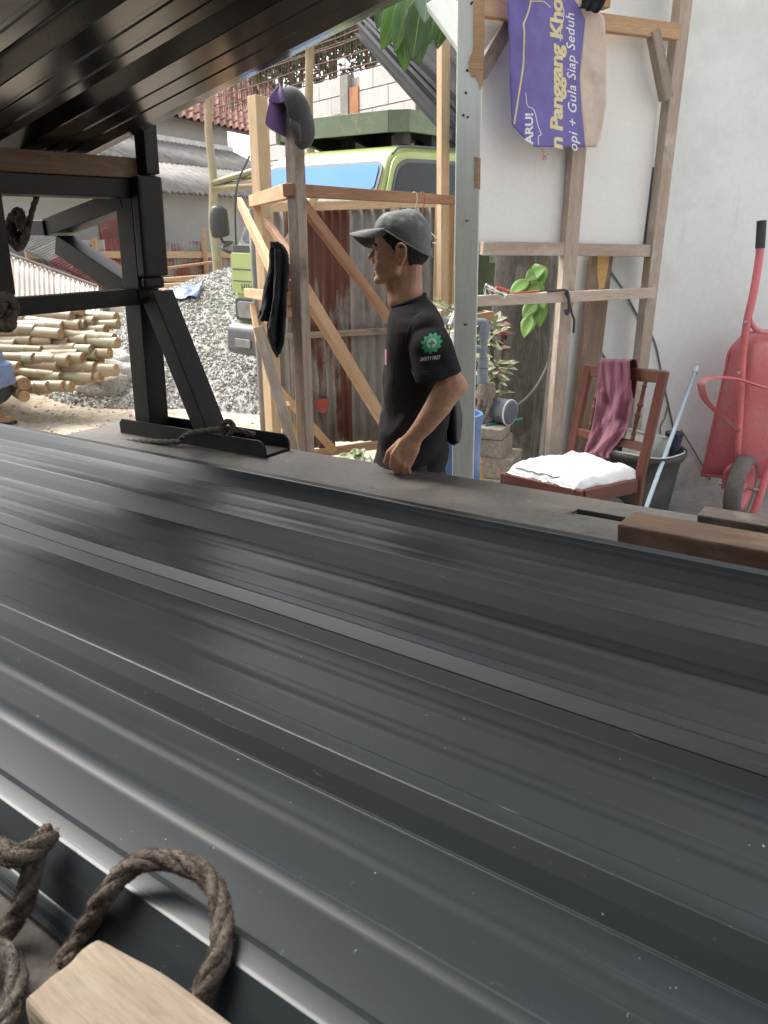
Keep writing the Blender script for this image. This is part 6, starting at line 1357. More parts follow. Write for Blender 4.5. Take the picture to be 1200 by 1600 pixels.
pt = thing('climbing_plant', zz(P(825, 560, 4.7), FZ), 'climbing plant with lime green heart leaves on the thick trunk', 'plant')
mb = MB(); mb.tube(smooth_path([zz(P(838, 600, 4.75), FZ), P(842, 560, 4.76), P(846, 480, 4.76), P(850, 415, 4.78), P(852, 395, 4.8)], 5), .005, n=6); mb.build('stem', M['stem'], pt, smooth=True)
for (b, t, w) in [((826, 438), (796, 458), 24), ((830, 432), (850, 418), 30), ((846, 425), (822, 436), 28), ((848, 445), (826, 452), 26), ((838, 474), (817, 494), 26), ((832, 492), (817, 526), 26), ((845, 470), (842, 510), 28), ((850, 455), (848, 480), 26), ((846, 415), (846, 445), 22)]:
    leaf('leaf', P(b[0], b[1], 4.62), P(t[0], t[1], 4.55), w*4.6/1200, 'leaf_lime', pt, .12, nrm=(EYE-P(*b, 4.6)).normalized()+Vector((-.3, 0, .6)))
# ---------------------------------------------------------------- bucket and things in it, blue pole
M['bucket'] = mat('dusty_black_plastic', (.055, .055, .054), (.085, .082, .077), scale=3, rough=.6, fine=.12, bump=.04, stains=[((.21, .195, .17), 2.2, (1, 1, 1), .45, .75, .9)])
bd_ = 4.17; bq = P(1010, 700, bd_); hz = bq.z
bk_ = thing('black_bucket', (bq.x, bq.y, FZ), 'large dusty black bucket full of cleaning things behind the chair', 'bucket')
rb = .205
mb = MB(); h_ = hz-FZ; mb.lathe([(0, 0), (.15, 0), (.155, .01), (.155+.04*.6, h_*.6), (rb-.012, h_-.05), (rb, h_-.045), (rb+.012, h_-.02), (rb+.014, h_), (rb+.004, h_+.004), (rb-.006, h_-.004), (rb-.02, h_-.06), (.15, .02), (0, .02)], (bq.x, bq.y, FZ), n=48); mb.build('tub', M['bucket'], bk_, smooth=True)
mb = MB(); mb.tube(smooth_path([(bq.x-rb-.01, bq.y, hz-.01), (bq.x-rb*.7, bq.y-rb*.75, hz+.01), (bq.x, bq.y-rb-.02, hz+.005), (bq.x+rb*.7, bq.y-rb*.75, hz+.01), (bq.x+rb+.01, bq.y, hz-.01)], 6), .004, n=6); mb.build('bail', M['wire'], bk_, smooth=True)
M['tub_pale'] = mat('pale_green_grey_plastic', (.5, .53, .48), (.42, .46, .38), scale=4, rough=.5, bump=.03); M['brushdk'] = mat('dark_blue_grey_bristle', (.06, .07, .1), rough=.8, bump=.3)
mb = MB(); c0_ = P(990, 700, 4.1); 
def tubbox(cx, cy, z0, z1, sx, sy, tilt, yaw):
    Z = Vector((math.sin(tilt)*math.cos(yaw), math.sin(tilt)*math.sin(yaw), math.cos(tilt))); X = Vector((-math.sin(yaw), math.cos(yaw), 0)); Y = Z.cross(X)
    c = Vector((cx, cy, (z0+z1)/2)); h = (z1-z0)/2; t = .004
    for s in (-1, 1): mb.hexa(c+X*s*sx/2, Z*h, X*t, Y*sy/2); mb.hexa(c+Y*s*sy/2, Z*h, X*sx/2, Y*t)
    mb.hexa(c-Z*h, X*sx/2, Y*sy/2, Z*t); mb.hexa(c+Z*h+X*sx/2, X*.014, Y*sy/2, Z*t); mb.hexa(c+Z*h-X*sx/2, X*.014, Y*sy/2, Z*t); mb.hexa(c+Z*h+Y*sy/2, X*sx/2, Y*.014, Z*t); mb.hexa(c+Z*h-Y*sy/2, X*sx/2, Y*.014, Z*t)
q = P(1012, 690, 4.12); tubbox(q.x, q.y+.02, hz-.16, hz+.09, .16, .2, .25, .6); tag(mb.build('plastic_tub', M['tub_pale'], bevel=.002), 'pale grey-green plastic tub standing tilted in the black bucket', 'tub')
mb = MB(); q = P(1052, 692, 4.15); mb.tube([(q.x-.02, q.y, hz-.22), q+Vector((0, 0, -.04)), q+Vector((0, 0, .06))], [.02, .035, .05], n=10); tag(mb.build('brush', M['brushdk'], smooth=True), 'dark bristled brush poking out of the bucket', 'brush')
mb = MB(); q = P(945, 790, 3.9); mb.lathe([(0, 0), (.1, 0), (.12, .13), (.13, .14), (.125, .13), (.105, .02), (0, .02)], (q.x, q.y+.1, FZ), n=28); tag(mb.build('small_basin', M['bucket'], smooth=True), 'small black basin on the floor under the chair', 'basin')
M['pole_blue'] = mat('light_blue_striped_pole', (.38, .55, .66), (.6, .72, .78), scale=3, st=(.05, 22, 1), lo=.47, hi=.53, rough=.35, coord='UV', bump=0)
bp = thing('mop_pole', zz(P(995, 835, 3.7), FZ), 'light blue pole with a white hanging cap leaning on the wall by the bucket', 'pole')
a, b = P(1086, 582, 4.40), P(1007, 800, 3.74); ext = b+(b-a)*((FZ+.02-b.z)/(b.z-a.z)); mb = MB(); mb.tube([a, ext], .0115, n=14); mb.build('shaft', M['pole_blue'], bp, smooth=True)
mb = MB(); u_ = (a-b).normalized(); mb.tube([a-u_*.002, a+u_*.035, a+u_*.05], [.015, .0135, .009], n=12); ring = [a+u_*.062+Vector((0, 0, 1))*.014*math.sin(t)+Vector((1, 0, 0))*.011*math.cos(t) for t in [6.283*k/14 for k in range(14)]]; mb.tube(ring, .004, n=6, closed=True); mb.build('end_cap', M['pvc_w'], bp, smooth=True)
# ---------------------------------------------------------------- wheelbarrow standing on its nose against the wall
M['barrow'] = mat('scuffed_red_paint', (.64, .165, .18), (.55, .135, .145), scale=4, rough=.45, rvar=.1, fine=.1, bump=.05, stains=[((.52, .28, .27), 3.5, (1, 1, 1), .48, .7, .75), ((.6, .5, .47), 24, (1, 1, 1), .69, .73, .8), ((.17, .08, .07), 6, (1, 1, 1), .68, .78, .8)])
M['grip'] = mat('black_rubber_grip', (.045, .045, .048), rough=.75, bump=.15, bscale=60)
M['bolt'] = mat('dull_zinc_bolt', (.5, .47, .43), rough=.4, metal=.8, bump=0)
wb = thing('wheelbarrow', zz(P(1185, 800, 4.3), FZ), 'scuffed red wheelbarrow standing upright on its wheel against the white wall', 'wheelbarrow')
def across(t):                         # tray cross-section: (px offset fraction, depth)
    return [(0, 4.44), (.03, 4.40), (.18, 4.27), (.22, 4.245), (.3, 4.235), (.5, 4.23), (.7, 4.235), (.8, 4.26), (.97, 4.42), (1, 4.44)]
rows_ = []
for j in range(25):
    t = j/24; y = lerp(520, 742, t)
    xl = lerp(1142, 1097, max(0, t-.1)/.9) if t > .1 else lerp(1165, 1142, (t/.1)**.5); xr = lerp(1290, 1312, t)
    e = .20*max(0, 1-t/.12)**2+.12*max(0, (t-.92)/.08)**2; lift = .07*t
    rows_.append([P(lerp(xl, xr, u), y+7*math.sin(math.pi*u)*(1 if t > .5 else -.6), d+e*(4.46-d)*2.2-.03*t) for u, d in across(t)])
mb = MB(); mb.grid(rows_, -.004); ob = mb.build('tray', M['barrow'], wb, smooth=True); s = ob.modifiers.new('s', 'SUBSURF'); s.levels = s.render_levels = 1
edge_ = [r[0] for r in rows_]; mb = MB(); mb.tube(smooth_path(edge_[::3]+[rows_[-1][0]], 4), .009, n=8); mb.tube(smooth_path([p for p in rows_[-1]], 3), .009, n=8); mb.tube(smooth_path([p for p in rows_[0]], 3), .009, n=8); mb.build('rolled_rim', M['barrow'], wb, smooth=True)
def wtube(pts, r, name, m='barrow', k=6, n=12):
    mb = MB(); mb.tube(smooth_path(pts, k), r, n=n); return mb.build(name, M[m], wb, smooth=True)
hp = [P(1188, 384, 4.33), P(1186, 405, 4.32), P(1177, 460, 4.27), P(1167, 505, 4.235), P(1160, 560, 4.215), P(1156, 640, 4.2), P(1152, 700, 4.19), P(1151, 728, 4.2)]
h1 = wtube(hp, .021, 'handle'); wtube([P(1190, 345, 4.345), P(1189, 365, 4.337), P(1187.5, 388, 4.33)], .0245, 'grip', 'grip')
shx = lambda p, dx: P(p[0], p[1], p[2])
wtube([P(1296, 384, 4.33), P(1294, 405, 4.32), P(1285, 460, 4.27), P(1270, 560, 4.215), P(1255, 640, 4.2), P(1222, 720, 4.15), P(1200, 740, 4.1), P(1182, 790, 4.05), P(1171, 812, 4.04)], .021, 'handle'); wtube([P(1298, 345, 4.345), P(1297, 365, 4.337), P(1295, 388, 4.33)], .0245, 'grip', 'grip')
wtube([P(1171, 500, 4.23), P(1180, 513, 4.24), P(1195, 519, 4.245), P(1230, 521, 4.25), P(1268, 515, 4.235)], .014, 'cross_brace')
def strip(pts, w, th, name):
    q = smooth_path(pts, 5); mb = MB(); mb.tube(q, w, n=4, flat=th/w, up=(0, 0, 1)); return mb.build(name, M['barrow'], wb, bevel=.002)
strip([P(1258, 620, 4.16), P(1200, 607, 4.14), P(1150, 592, 4.12), P(1112, 590, 4.05), P(1097, 596, 4.0), P(1096, 606, 4.0), P(1103, 626, 4.05), P(1125, 648, 4.1), P(1153, 673, 4.16)], .022, .008, 'leg')
for px, py, d in ((1165, 503, 4.21), (1154, 582, 4.17), (1150, 672, 4.17), (1186, 812, 4.03)):
    c = P(px, py, d); mb = MB(); mb.lathe([(0, .008), (.008, .008), (.009, 0), (.004, -.01)], c, (-.2, -1, .2), n=8); mb.build('bolt', M['bolt'], wb)
# wheel, seen three-quarter from its hub side
wc = P(1160, 763, 4.13); wax = Vector((.8, -.62, .0)).normalized(); R_ = wc.z-FZ
R_ = .182; wc.z = FZ+R_; wc -= wax*.0+Vector((.012, 0, 0))
mb = MB(); mb.lathe([(R_*.7, -.04), (R_*.86, -.048), (R_*.96, -.036), (R_, -.014), (R_, .014), (R_*.96, .036), (R_*.86, .048), (R_*.7, .04), (R_*.7, -.04)], wc, wax, n=44); wh = mb.build('wheel', M['tyre_grey'], wb, smooth=True)
mb = MB(); mb.lathe([(0, .035), (.022, .035), (.03, .01), (R_*.45, .006), (R_*.62, .03), (R_*.72, .043), (R_*.72, -.04), (0, -.03)], wc, wax, n=36); mb.build('rim', M['barrow'], wh, smooth=True)
mb = MB(); mb.tube([wc-wax*.1, wc+wax*.12], .01, n=10); mb.lathe([(.0, .02), (.018, .02), (.018, .0), (0, 0)], wc+wax*.07, wax, n=8); mb.lathe([(.0, .02), (.015, .02), (.015, .0), (0, 0)], wc-wax*.115, wax, n=8); mb.build('axle', M['bolt'], wb)
wtube([P(1152, 725, 4.2), wc-wax*.085+Vector((0, 0, .08)), wc-wax*.085-Vector((0, 0, .03))], .016, 'fork')
# ================================================================ people
M['skin'] = mat('tanned_brown_skin', (.5, .285, .19), (.41, .22, .14), scale=7, rough=.55, rvar=.1, fine=.12, fscale=110, bump=.3, bscale=240, spec=.35, trans=.0, stains=[((.2, .085, .05), 9, (1, 1, 1), .6, .78, None, .7)])
M['hair'] = mat('short_black_hair', (.018, .016, .015), (.05, .045, .042), scale=140, st=(1, 1, .25), rough=.75, spec=.2, fine=.4, fscale=300, bump=.7, bscale=260, bst=(1, 1, .25))
M['shirt'] = mat('faded_black_tshirt', (.021, .0198, .0208), (.027, .0255, .0268), scale=5, rough=.92, fine=.1, fscale=220, bump=.1, bscale=300, sheen=.0, spec=.12)
M['cap_grey'] = mat('washed_grey_green_cap', (.16, .172, .167), (.12, .131, .128), scale=14, rough=.9, fine=.14, fscale=160, bump=.2, bscale=240, stains=[((.24, .255, .25), 22, (1, 1, 1), .56, .68)])
M['trouser'] = mat('dark_work_trousers', (.04, .042, .05), rough=.9, fine=.15, bump=.2, bscale=60)
M['teeth'] = mat('teeth', (.62, .56, .47), rough=.3, bump=0, fine=.03); M['lip'] = mat('brown_lip', (.24, .1, .08), rough=.45, bump=.05); M['eye'] = mat('eye_white', (.5, .46, .42), rough=.2, bump=0, fine=0); M['iris'] = mat('dark_iris', (.02, .012, .01), rough=.1, bump=0, fine=0)
M['sandal'] = mat('black_sandal', (.025, .025, .026), rough=.7, bump=.1)
class Blob:                           # union of smooth solids, later remeshed into one skin
    def __init__(s): s.bm = bmesh.new()
    def ell(s, c, r, rot=None, n=24):
        m = bmesh.ops.create_icosphere(s.bm, subdivisions=3, radius=1)
        R = rot or Matrix.Identity(3); c = Vector(c)
        for v in m['verts']: v.co = c+R@Vector((v.co.x*r[0], v.co.y*r[1], v.co.z*r[2]))
    def cap(s, a, b, ra, rb, flat=1., up=(0, 1, 0), n=18, rings=7):
        a, b = Vector(a), Vector(b); d = (b-a); L = d.length; d.normalize(); A = Vector(up)-d*Vector(up).dot(d)
        if A.length < 1e-4: A = d.orthogonal()
        A.normalize(); B = d.cross(A); st = []
        for i in range(rings): t = math.pi/2*(1-i/rings); st.append((a-d*ra*math.sin(t), ra*math.cos(t)))
        for i in range(6): u = i/5; st.append((a.lerp(b, u), ra+(rb-ra)*u))
        for i in range(1, rings+1): t = math.pi/2*i/rings; st.append((b+d*rb*math.sin(t), rb*math.cos(t)))
        rows = []
        for p, r in st: rows.append([s.bm.verts.new(p+A*math.cos(6.28319*k/n)*max(r, 1e-4)*flat+B*math.sin(6.28319*k/n)*max(r, 1e-4)) for k in range(n)])
        for i in range(len(rows)-1):
            for k in range(n): s.bm.faces.new((rows[i][k], rows[i][(k+1) % n], rows[i+1][(k+1) % n], rows[i+1][k]))
        s.bm.faces.new(rows[0][::-1]); s.bm.faces.new(rows[-1])
    def loft(s, secs, n=40):          # secs: (centre, rx vector, ry vector, exponent)
        rows = []
        for c, X, Y, e in secs:
            row = []
            for k in range(n):
                a = 6.28319*k/n; ca, sa = math.cos(a), math.sin(a); row.append(s.bm.verts.new(Vector(c)+Vector(X)*math.copysign(abs(ca)**(2/e), ca)+Vector(Y)*math.copysign(abs(sa)**(2/e), sa)))
            rows.append(row)
        for i in range(len(rows)-1):
            for k in range(n): s.bm.faces.new((rows[i][k], rows[i][(k+1) % n], rows[i+1][(k+1) % n], rows[i+1][k]))
        s.bm.faces.new(rows[0][::-1]); s.bm.faces.new(rows[-1])
    def skin(s, name, voxel, m, parent, smooth_it=4, disp=None):
        bmesh.ops.recalc_face_normals(s.bm, faces=s.bm.faces)
        me = bpy.data.meshes.new(name+'_raw'); s.bm.to_mesh(me); s.bm.free(); o = bpy.data.objects.new(name, me); col.objects.link(o)
        r = o.modifiers.new('r', 'REMESH'); r.mode = 'VOXEL'; r.voxel_size = voxel; r.use_smooth_shade = True
        sm = o.modifiers.new('s', 'SMOOTH'); sm.factor = .5; sm.iterations = smooth_it
        dg = bpy.context.evaluated_depsgraph_get(); me2 = bpy.data.meshes.new_from_object(o.evaluated_get(dg)); me2.name = name; bpy.data.objects.remove(o); bpy.data.meshes.remove(me)
        off_ = wloc(parent)
        if disp:
            nv = [v.normal.copy() for v in me2.vertices]
            for v, n_ in zip(me2.vertices, nv): v.co = v.co+n_*disp(v.co, n_)
        for v in me2.vertices: v.co -= off_
        me2.materials.clear(); me2.materials.append(m)
        for p_ in me2.polygons: p_.use_smooth = True
        o = bpy.data.objects.new(name, me2); col.objects.link(o); o.parent = parent; return o
DM = 2.64
mx = P(650, 600, DM).x
man = thing('person', (mx, DM, FZ), 'man in a black t-shirt and washed grey cap standing sideways behind the truck ledge', 'person')
HD = DM-.03                                   # head plane
E0 = P(626, 399, HD)                          # ear-level middle of the head
th_y = math.radians(14)                        # face turned a little away from the camera
hf_ = Vector((-math.cos(th_y), math.sin(th_y), 0)); hl_ = Vector((-math.sin(th_y), -math.cos(th_y), 0)); hu_ = Vector((0, 0, 1))
tilt = math.radians(-1)
hf_, hu_ = (hf_*math.cos(tilt)-hu_*math.sin(tilt)), (hu_*math.cos(tilt)+hf_*math.sin(tilt))
HM = Matrix((hf_, hl_, hu_)).transposed()
E0 = E0+Vector((.0, .07, 0))                   # the ear is on the near side
HK_ = .95
def h(f, l, u): return E0+(hf_*f+hl_*l+hu_*u)*HK_
B = Blob()
def he(c, r, rot=None): B.ell(h(*c), [x*HK_ for x in r], HM if rot is None else HM@rot)
he((-.012, 0, .042), (.097, .073, .092)); he((.034, 0, -.006), (.056, .058, .082)); he((.03, 0, .035), (.062, .062, .06))
for s in (-1, 1):
    B.cap(h(.004, .052*s, -.052), h(.072, .018*s, -.087), .017, .016); B.cap(h(.0, .054*s, -.02), h(.004, .052*s, -.052), .016, .017); he((.052, .041*s, -.010), (.025, .02, .017)); he((.058, .028*s, -.042), (.028, .024, .03)); he((.02, .045*s, -.035), (.035, .016, .035)); he((.078, .03*s, .022), (.012, .018, .009))
    he((.092, .012*s, -.0185), (.0105, .009, .008))
B.cap(h(.084, -.025, .029), h(.084, .025, .029), .011, .011); he((.077, 0, -.086), (.017, .02, .015)); B.cap(h(.03, 0, -.074), h(.074, 0, -.088), .026, .016)
B.cap(h(.084, 0, .022), h(.107, 0, -.011), .0075, .0105); B.cap(h(.1, 0, -.006), h(.092, 0, -.019), .009, .008)
he((.066, 0, -.05), (.02, .032, .032)); B.cap(h(.082, -.02, -.039), h(.082, .02, -.039), .0075, .0075); B.cap(h(.09, -.009, -.035), h(.09, .009, -.035), .0085, .0085); B.cap(h(.0755, -.018, -.0615), h(.0755, .018, -.0615), .0085, .0085); B.cap(h(.083, -.008, -.0615), h(.083, .008, -.0615), .008, .008)
for s in (-1, 1):                              # ears: rim, lobe and bowl
    ear = [(-.004, .072, -.031), (-.013, .079, -.014), (-.022, .089, .008), (-.021, .092, .026), (-.009, .091, .037), (.006, .084, .034), (.012, .077, .02), (.009, .073, .004)]
    q = smooth_path([h(f-.017, l*s+.002*s, u+.001) for f, l, u in ear], 4)
    for a, b in zip(q, q[1:]): B.cap(a, b, .0055, .0055, n=8, rings=3)
    he((-.018, .073*s, -.027), (.0085, .006, .011)); he((-.024, .074*s, .006), (.013, .005, .026)); he((-.008, .070*s, -.003), (.006, .006, .009))
nk1 = P(635, 480, DM+.0)
B.cap(h(-.018, 0, -.045), nk1, .044, .046); B.cap(h(-.045, 0, -.012), P(640, 472, DM), .03, .045); he((.02, 0, -.09), (.018, .014, .02))
B.cap(h(.028, 0, -.085), P(620, 474, DM), .024, .03)
# trunk, hips, legs (under the clothes), arms and hands
sh_n, sh_f = P(674, 520, DM-.165), P(668, 512, DM+.16)
B.cap(P(652, 520, DM), P(650, 640, DM), .095, .09); B.cap(P(655, 508, DM-.08), P(655, 508, DM+.09), .045, .045); B.cap(P(648, 640, DM), P(648, 725, DM), .088, .09)
hipz = .86
hx = P(650, 730, DM).x
for s in (-1, 1):
    B.cap((hx, DM+.065*s, hipz-.04), (hx-.02, DM+.1*s, .48), .075, .058); B.cap((hx-.02, DM+.1*s, .48), (hx+.01, DM+.1*s, FZ+.09), .055, .036); B.cap((hx+.03, DM+.1*s, FZ+.04), (hx-.15, DM+.11*s, FZ+.03), .036, .028)
el = P(709, 602, DM-.24); wr_ = P(650, 679, DM-.22); hn0 = P(641, 694, DM-.22); 
B.cap(sh_n, P(690, 565, DM-.215), .03, .036); B.cap(P(690, 565, DM-.215), el, .036, .04); B.cap(P(700, 596, DM-.24), P(714, 604, DM-.24), .036, .034); B.cap(P(700, 606, DM-.24), P(686, 632, DM-.235), .042, .043); B.cap(P(686, 632, DM-.235), P(664, 663, DM-.225), .042, .034); B.cap(P(664, 663, DM-.225), wr_, .034, .0285, .9); B.cap(el, P(694, 620, DM-.24), .040, .042)
# hand: palm, knuckles, five bent fingers closing towards the front pocket
B.cap(wr_, P(640, 694, DM-.215), .029, .033, .62); B.cap(P(640, 694, DM-.215), P(628, 712, DM-.205), .036, .036, .55)
B.cap(P(645, 700, DM-.215), P(636, 722, DM-.2), .024, .022, .7)
kn_px = [(615, 711), (621, 718), (629, 724), (637, 728)]
for i, (x, y) in enumerate(kn_px):
    k0 = P(x+12, y-19, DM-.215+.008*i); k1 = P(x, y, DM-.225+.006*i); k2 = P(x-3+2*i, y+17, DM-.20+.004*i); k3 = P(x+5+2*i, y+27, DM-.178); r = [.0105, .0108, .0102, .009][i]
    B.cap(k0, k1, r*.95, r*1.12, n=10, rings=4); B.cap(k1, k2, r*1.08, r*.95, n=10, rings=4); B.cap(k2, k3, r*.95, r*.82, n=10, rings=4)
B.cap(P(626, 690, DM-.2), P(608, 708, DM-.185), .0125, .0125, n=10, rings=4); B.cap(P(608, 708, DM-.185), P(602, 722, DM-.17), .0115, .009, n=10, rings=4); B.cap(P(642, 686, DM-.21), P(626, 694, DM-.2), .016, .015)
# far arm, mostly hidden, hanging in front of the body
elf = P(640, 610, DM+.24); B.cap(sh_f, elf, .034, .036); wrf = P(606, 690, DM+.19); B.cap(elf, wrf, .038, .027); B.cap(wrf, P(598, 712, DM+.17), .03, .03, .6)
for i in range(4): B.cap(P(597+4*i, 712+2*i, DM+.17), P(593+4*i, 736+2*i, DM+.155), .0095, .0085, n=10, rings=4); 
B.cap(P(604, 702, DM+.16), P(596, 722, DM+.14), .011, .009, n=10, rings=4)
body = B.skin('body', .0036, M['skin'], man, 5)
# face details
for s in (-1, 1):
    mb = MB(); mb.ball(h(.0655, .030*s, .009), .0122, 14, 10); ey = mb.build('eye', M['eye'], man, smooth=True); mb = MB(); mb.ball(h(.0735, .031*s, .008), .0058, 10, 8); mb.build('iris', M['iris'], ey, smooth=True)
    mb = MB(); mb.tube(smooth_path([h(.088, .014*s, .030), h(.088, .03*s, .034), h(.074, .048*s, .029)], 4), .0032, n=6); mb.build('eyebrow', M['hair'], man, smooth=True)
mb = MB(); mb.tube(smooth_path([h(.078, -.021, -.05), h(.088, -.008, -.0485), h(.0895, 0, -.0485), h(.088, .008, -.0485), h(.078, .021, -.05)], 4), .0048, n=8, flat=1.); mb.build('teeth', M['teeth'], man, smooth=True)
for u, f in ((-.0385, .0985), (-.0605, .0915)):
    mb = MB(); mb.tube(smooth_path([h(f-.018, -.021, u-.001), h(f-.004, -.01, u), h(f-.002, 0, u), h(f-.004, .01, u), h(f-.018, .021, u-.001)], 4), .0034, n=8); mb.build('lip', M['lip'], man, smooth=True)
# hair: short back and sides, with a sideburn
bm = bmesh.new(); bmesh.ops.create_icosphere(bm, subdivisions=6, radius=1)
kill = []
for v in bm.verts:
    c = v.co; f, l, u = -.0135+c.x*.0985, c.y*.0775, .03+c.z*.095
    if u < .03: f *= 1; l *= 1-.22*max(0, (.03-u)/.09)**1.3; f = f+.018*max(0, (.03-u)/.095)**1.5
    d = .0016*fbm((f*60, l*60, u*30), 3.); n_ = Vector((c.x, c.y, c.z)).normalized()
    # hair line: behind the ear, sideburn in front of it
    side = abs(l) > .045
    ns = .006*fbm((f*55, l*55, u*55), 1.)
    keep = (u > -.073+.5*max(0, abs(l)-.035)+ns) and (f < -.041+.25*max(0, u)+ns*.6 or (f < .056 and u > .008+.85*max(0, f+.004)+ns))
    v.co = h(f+n_.x*d, l+n_.y*d, u+n_.z*d)
    if not keep: kill.append(v)
bmesh.ops.delete(bm, geom=kill, context='VERTS')
me = bpy.data.meshes.new('hair'); 
for v in bm.verts: v.co -= wloc(man)
bm.to_mesh(me); bm.free(); me.materials.append(M['hair'])
for p_ in me.polygons: p_.use_smooth = True
hr = bpy.data.objects.new('hair', me); col.objects.link(hr); hr.parent = man; sl = hr.modifiers.new('t', 'SOLIDIFY'); sl.thickness = .004; sl.offset = -1
# cap: crown of sewn panels, peak with drooping sides, button
mb = MB(); rows_ = []
def rimu(f): return .074+.003*math.sin(f*30) if f > .03 else .074-.55*(.03-f)
for j in range(19):
    t = j/18; row = []
    for i in range(49):
        a = 6.28319*i/48; ca, sa = math.cos(a), math.sin(a)
        rf, rl = (.1045 if ca > 0 else .1045-.0055*abs(ca)), .0825; f0 = -.014+rf*ca; l0 = rl*sa; u0 = rimu(f0)
        ph = t*math.pi/2; k = math.cos(ph)**.82; top = .148
        f = -.014+(f0+.014)*k+.012*math.sin(ph)*0; l = l0*k; u = u0*(1-math.sin(ph))+ (top-.003*ca)*math.sin(ph)
        bul = .005*math.sin(2*ph); f += ca*bul; l += sa*bul
        d = .0025*fbm((f*25, l*25, u*25), 1.8)-.0018*max(0, 1-abs(((a/6.28319*6) % 1)-.5)*0-abs(((a/6.28319*6+.5) % 1)-.5)/.04)
        row.append(h(f+ca*d, l+sa*d, u+d*.5))
    rows_.append(row)
mb.grid(rows_, .0025); cr = mb.build('cap_crown', M['cap_grey'], man, smooth=True); sm_ = cr.modifiers.new('s', 'SUBSURF'); sm_.levels = sm_.render_levels = 1
mb = MB(); rows_ = []
for j in range(15):
    t = j/14; row = []
    for i in range(25):
        s = -1+2*i/24; a = s*1.08; f0 = -.014+.1085*math.cos(a); l0 = .086*math.sin(a)
        sh = max(0, 1-abs(s)**2.6); Lp = .088*sh; tt = t*1.12-.12; f = f0+Lp*tt-(.006 if t == 0 else 0); l = l0*(1-.08*t)
        u = rimu(f0)+.002-.014*t*t-(.045 if s > 0 else .17)*s*s*max(0, tt)*sh
        row.append(h(f, l, u+.004*(1-t)))
    rows_.append(row)
mb.grid(rows_, .003); pk = mb.build('cap_peak', M['cap_grey'], man, smooth=True)
mb = MB(); mb.ball(h(-.014, 0, .150), .006, 10, 6, (1, 1, .6)); mb.build('cap_button', M['cap_grey'], man, smooth=True)
mb = MB(); rr_ = [h(-.014+(.1085-(.0065*abs(math.cos(a)) if math.cos(a) < 0 else 0))*math.cos(a), .0855*math.sin(a), rimu(-.014+.1045*math.cos(a))+.003) for a in [6.28319*k/60 for k in range(60)]]; mb.tube(rr_, .003, n=6, closed=True); mb.build('cap_band', M['cap_grey'], man, smooth=True)
# t-shirt
S = Blob(); kx = DM/1200
def sec(y, x0, x1, half, e=2.4, dy=0.):
    a, b = P(x0, y, DM), P(x1, y, DM); c = (a+b)/2; return (c+Vector((0, dy, 0)), (b-a)/2, Vector((0, half, 0)), e)
def sec2(xa, ya, xb, yb, half, e=2.3):
    a, b = P(xa, ya, DM), P(xb, yb, DM); return ((a+b)/2, (b-a)/2, Vector((0, half, 0)), e)
S.loft([sec(760, 574, 697, .165), sec(735, 579, 697, .168), sec(712, 583, 698, .166), sec(690, 589, 699, .163), sec(660, 594, 700, .16), sec(630, 597, 701, .16), sec(600, 599, 702, .163), sec(570, 601, 702, .17), sec(548, 602, 701, .178), sec2(603, 528, 698, 522, .186), sec2(605, 512, 693, 503, .184), sec2(607, 500, 687, 489, .165), sec2(609, 491, 679, 477, .13), sec2(611, 484, 670, 467, .095), sec2(613, 479, 665, 462, .076, 2.2), sec2(614, 476, 662, 459.5, .07, 2.2)][::-1])
# sleeves
for near in (1, -1):
    if near == 1: a, b, c = P(666, 513, DM-.155), P(672, 540, DM-.2), P(684, 589, DM-.225)
    else: a, b, c = P(666, 508, DM+.16), P(660, 540, DM+.2), P(648, 590, DM+.22)
    dn_ = (c-b).normalized(); X = Vector((0, -1, 0)); A = dn_.cross(X).normalized(); 
    if A.x > 0: A = -A
    S.cap(a+Vector((0, .03*near, 0)), b, .05, .058, .9)
    tl_ = (c-a)
    S.loft([(a+tl_*t, A*wx+dn_*.0, X*wy, 2.3) for t, wx, wy in ((.06, .058, .05), (.3, .069, .06), (.55, .072, .063), (.8, .073, .063), (.985, .0745, .0635))]+[(c+A*0, A*.0735, X*.0625, 2.3)])
    S.cap(a+Vector((-.0, .0, .0)), a+Vector((.0, .12*near, .02)), .05, .05)
fold_d = Vector((-.72, 0, -.69)); fold_n = Vector((.69, 0, -.72))
def fdisp(p, n_):
    q = p-Vector((mx, DM, 1.1)); low = max(0, min(1, (1.28-p.z)/.35)); s = q.dot(fold_n); t = q.dot(fold_d)
    ns = fbm((s*7, q.y*3, t*1.5), 1.3)
    w = .010*low*(math.sin(s*58+2.5*ns+t*5)*.6+1.1*ns)
    w += .006*fbm((q.x*8, q.y*8, q.z*5), 1.)*(1 if p.z < 1.35 else .5)
    if q.y < -.13 and p.z > 1.08: w = w*.35+.0045*math.sin(q.z*70+q.x*40)*max(0, fbm((q.x*9, q.z*9, 4), 1.))
    return w
shirt = S.skin('tshirt', .0045, M['shirt'], man, 5, fdisp)
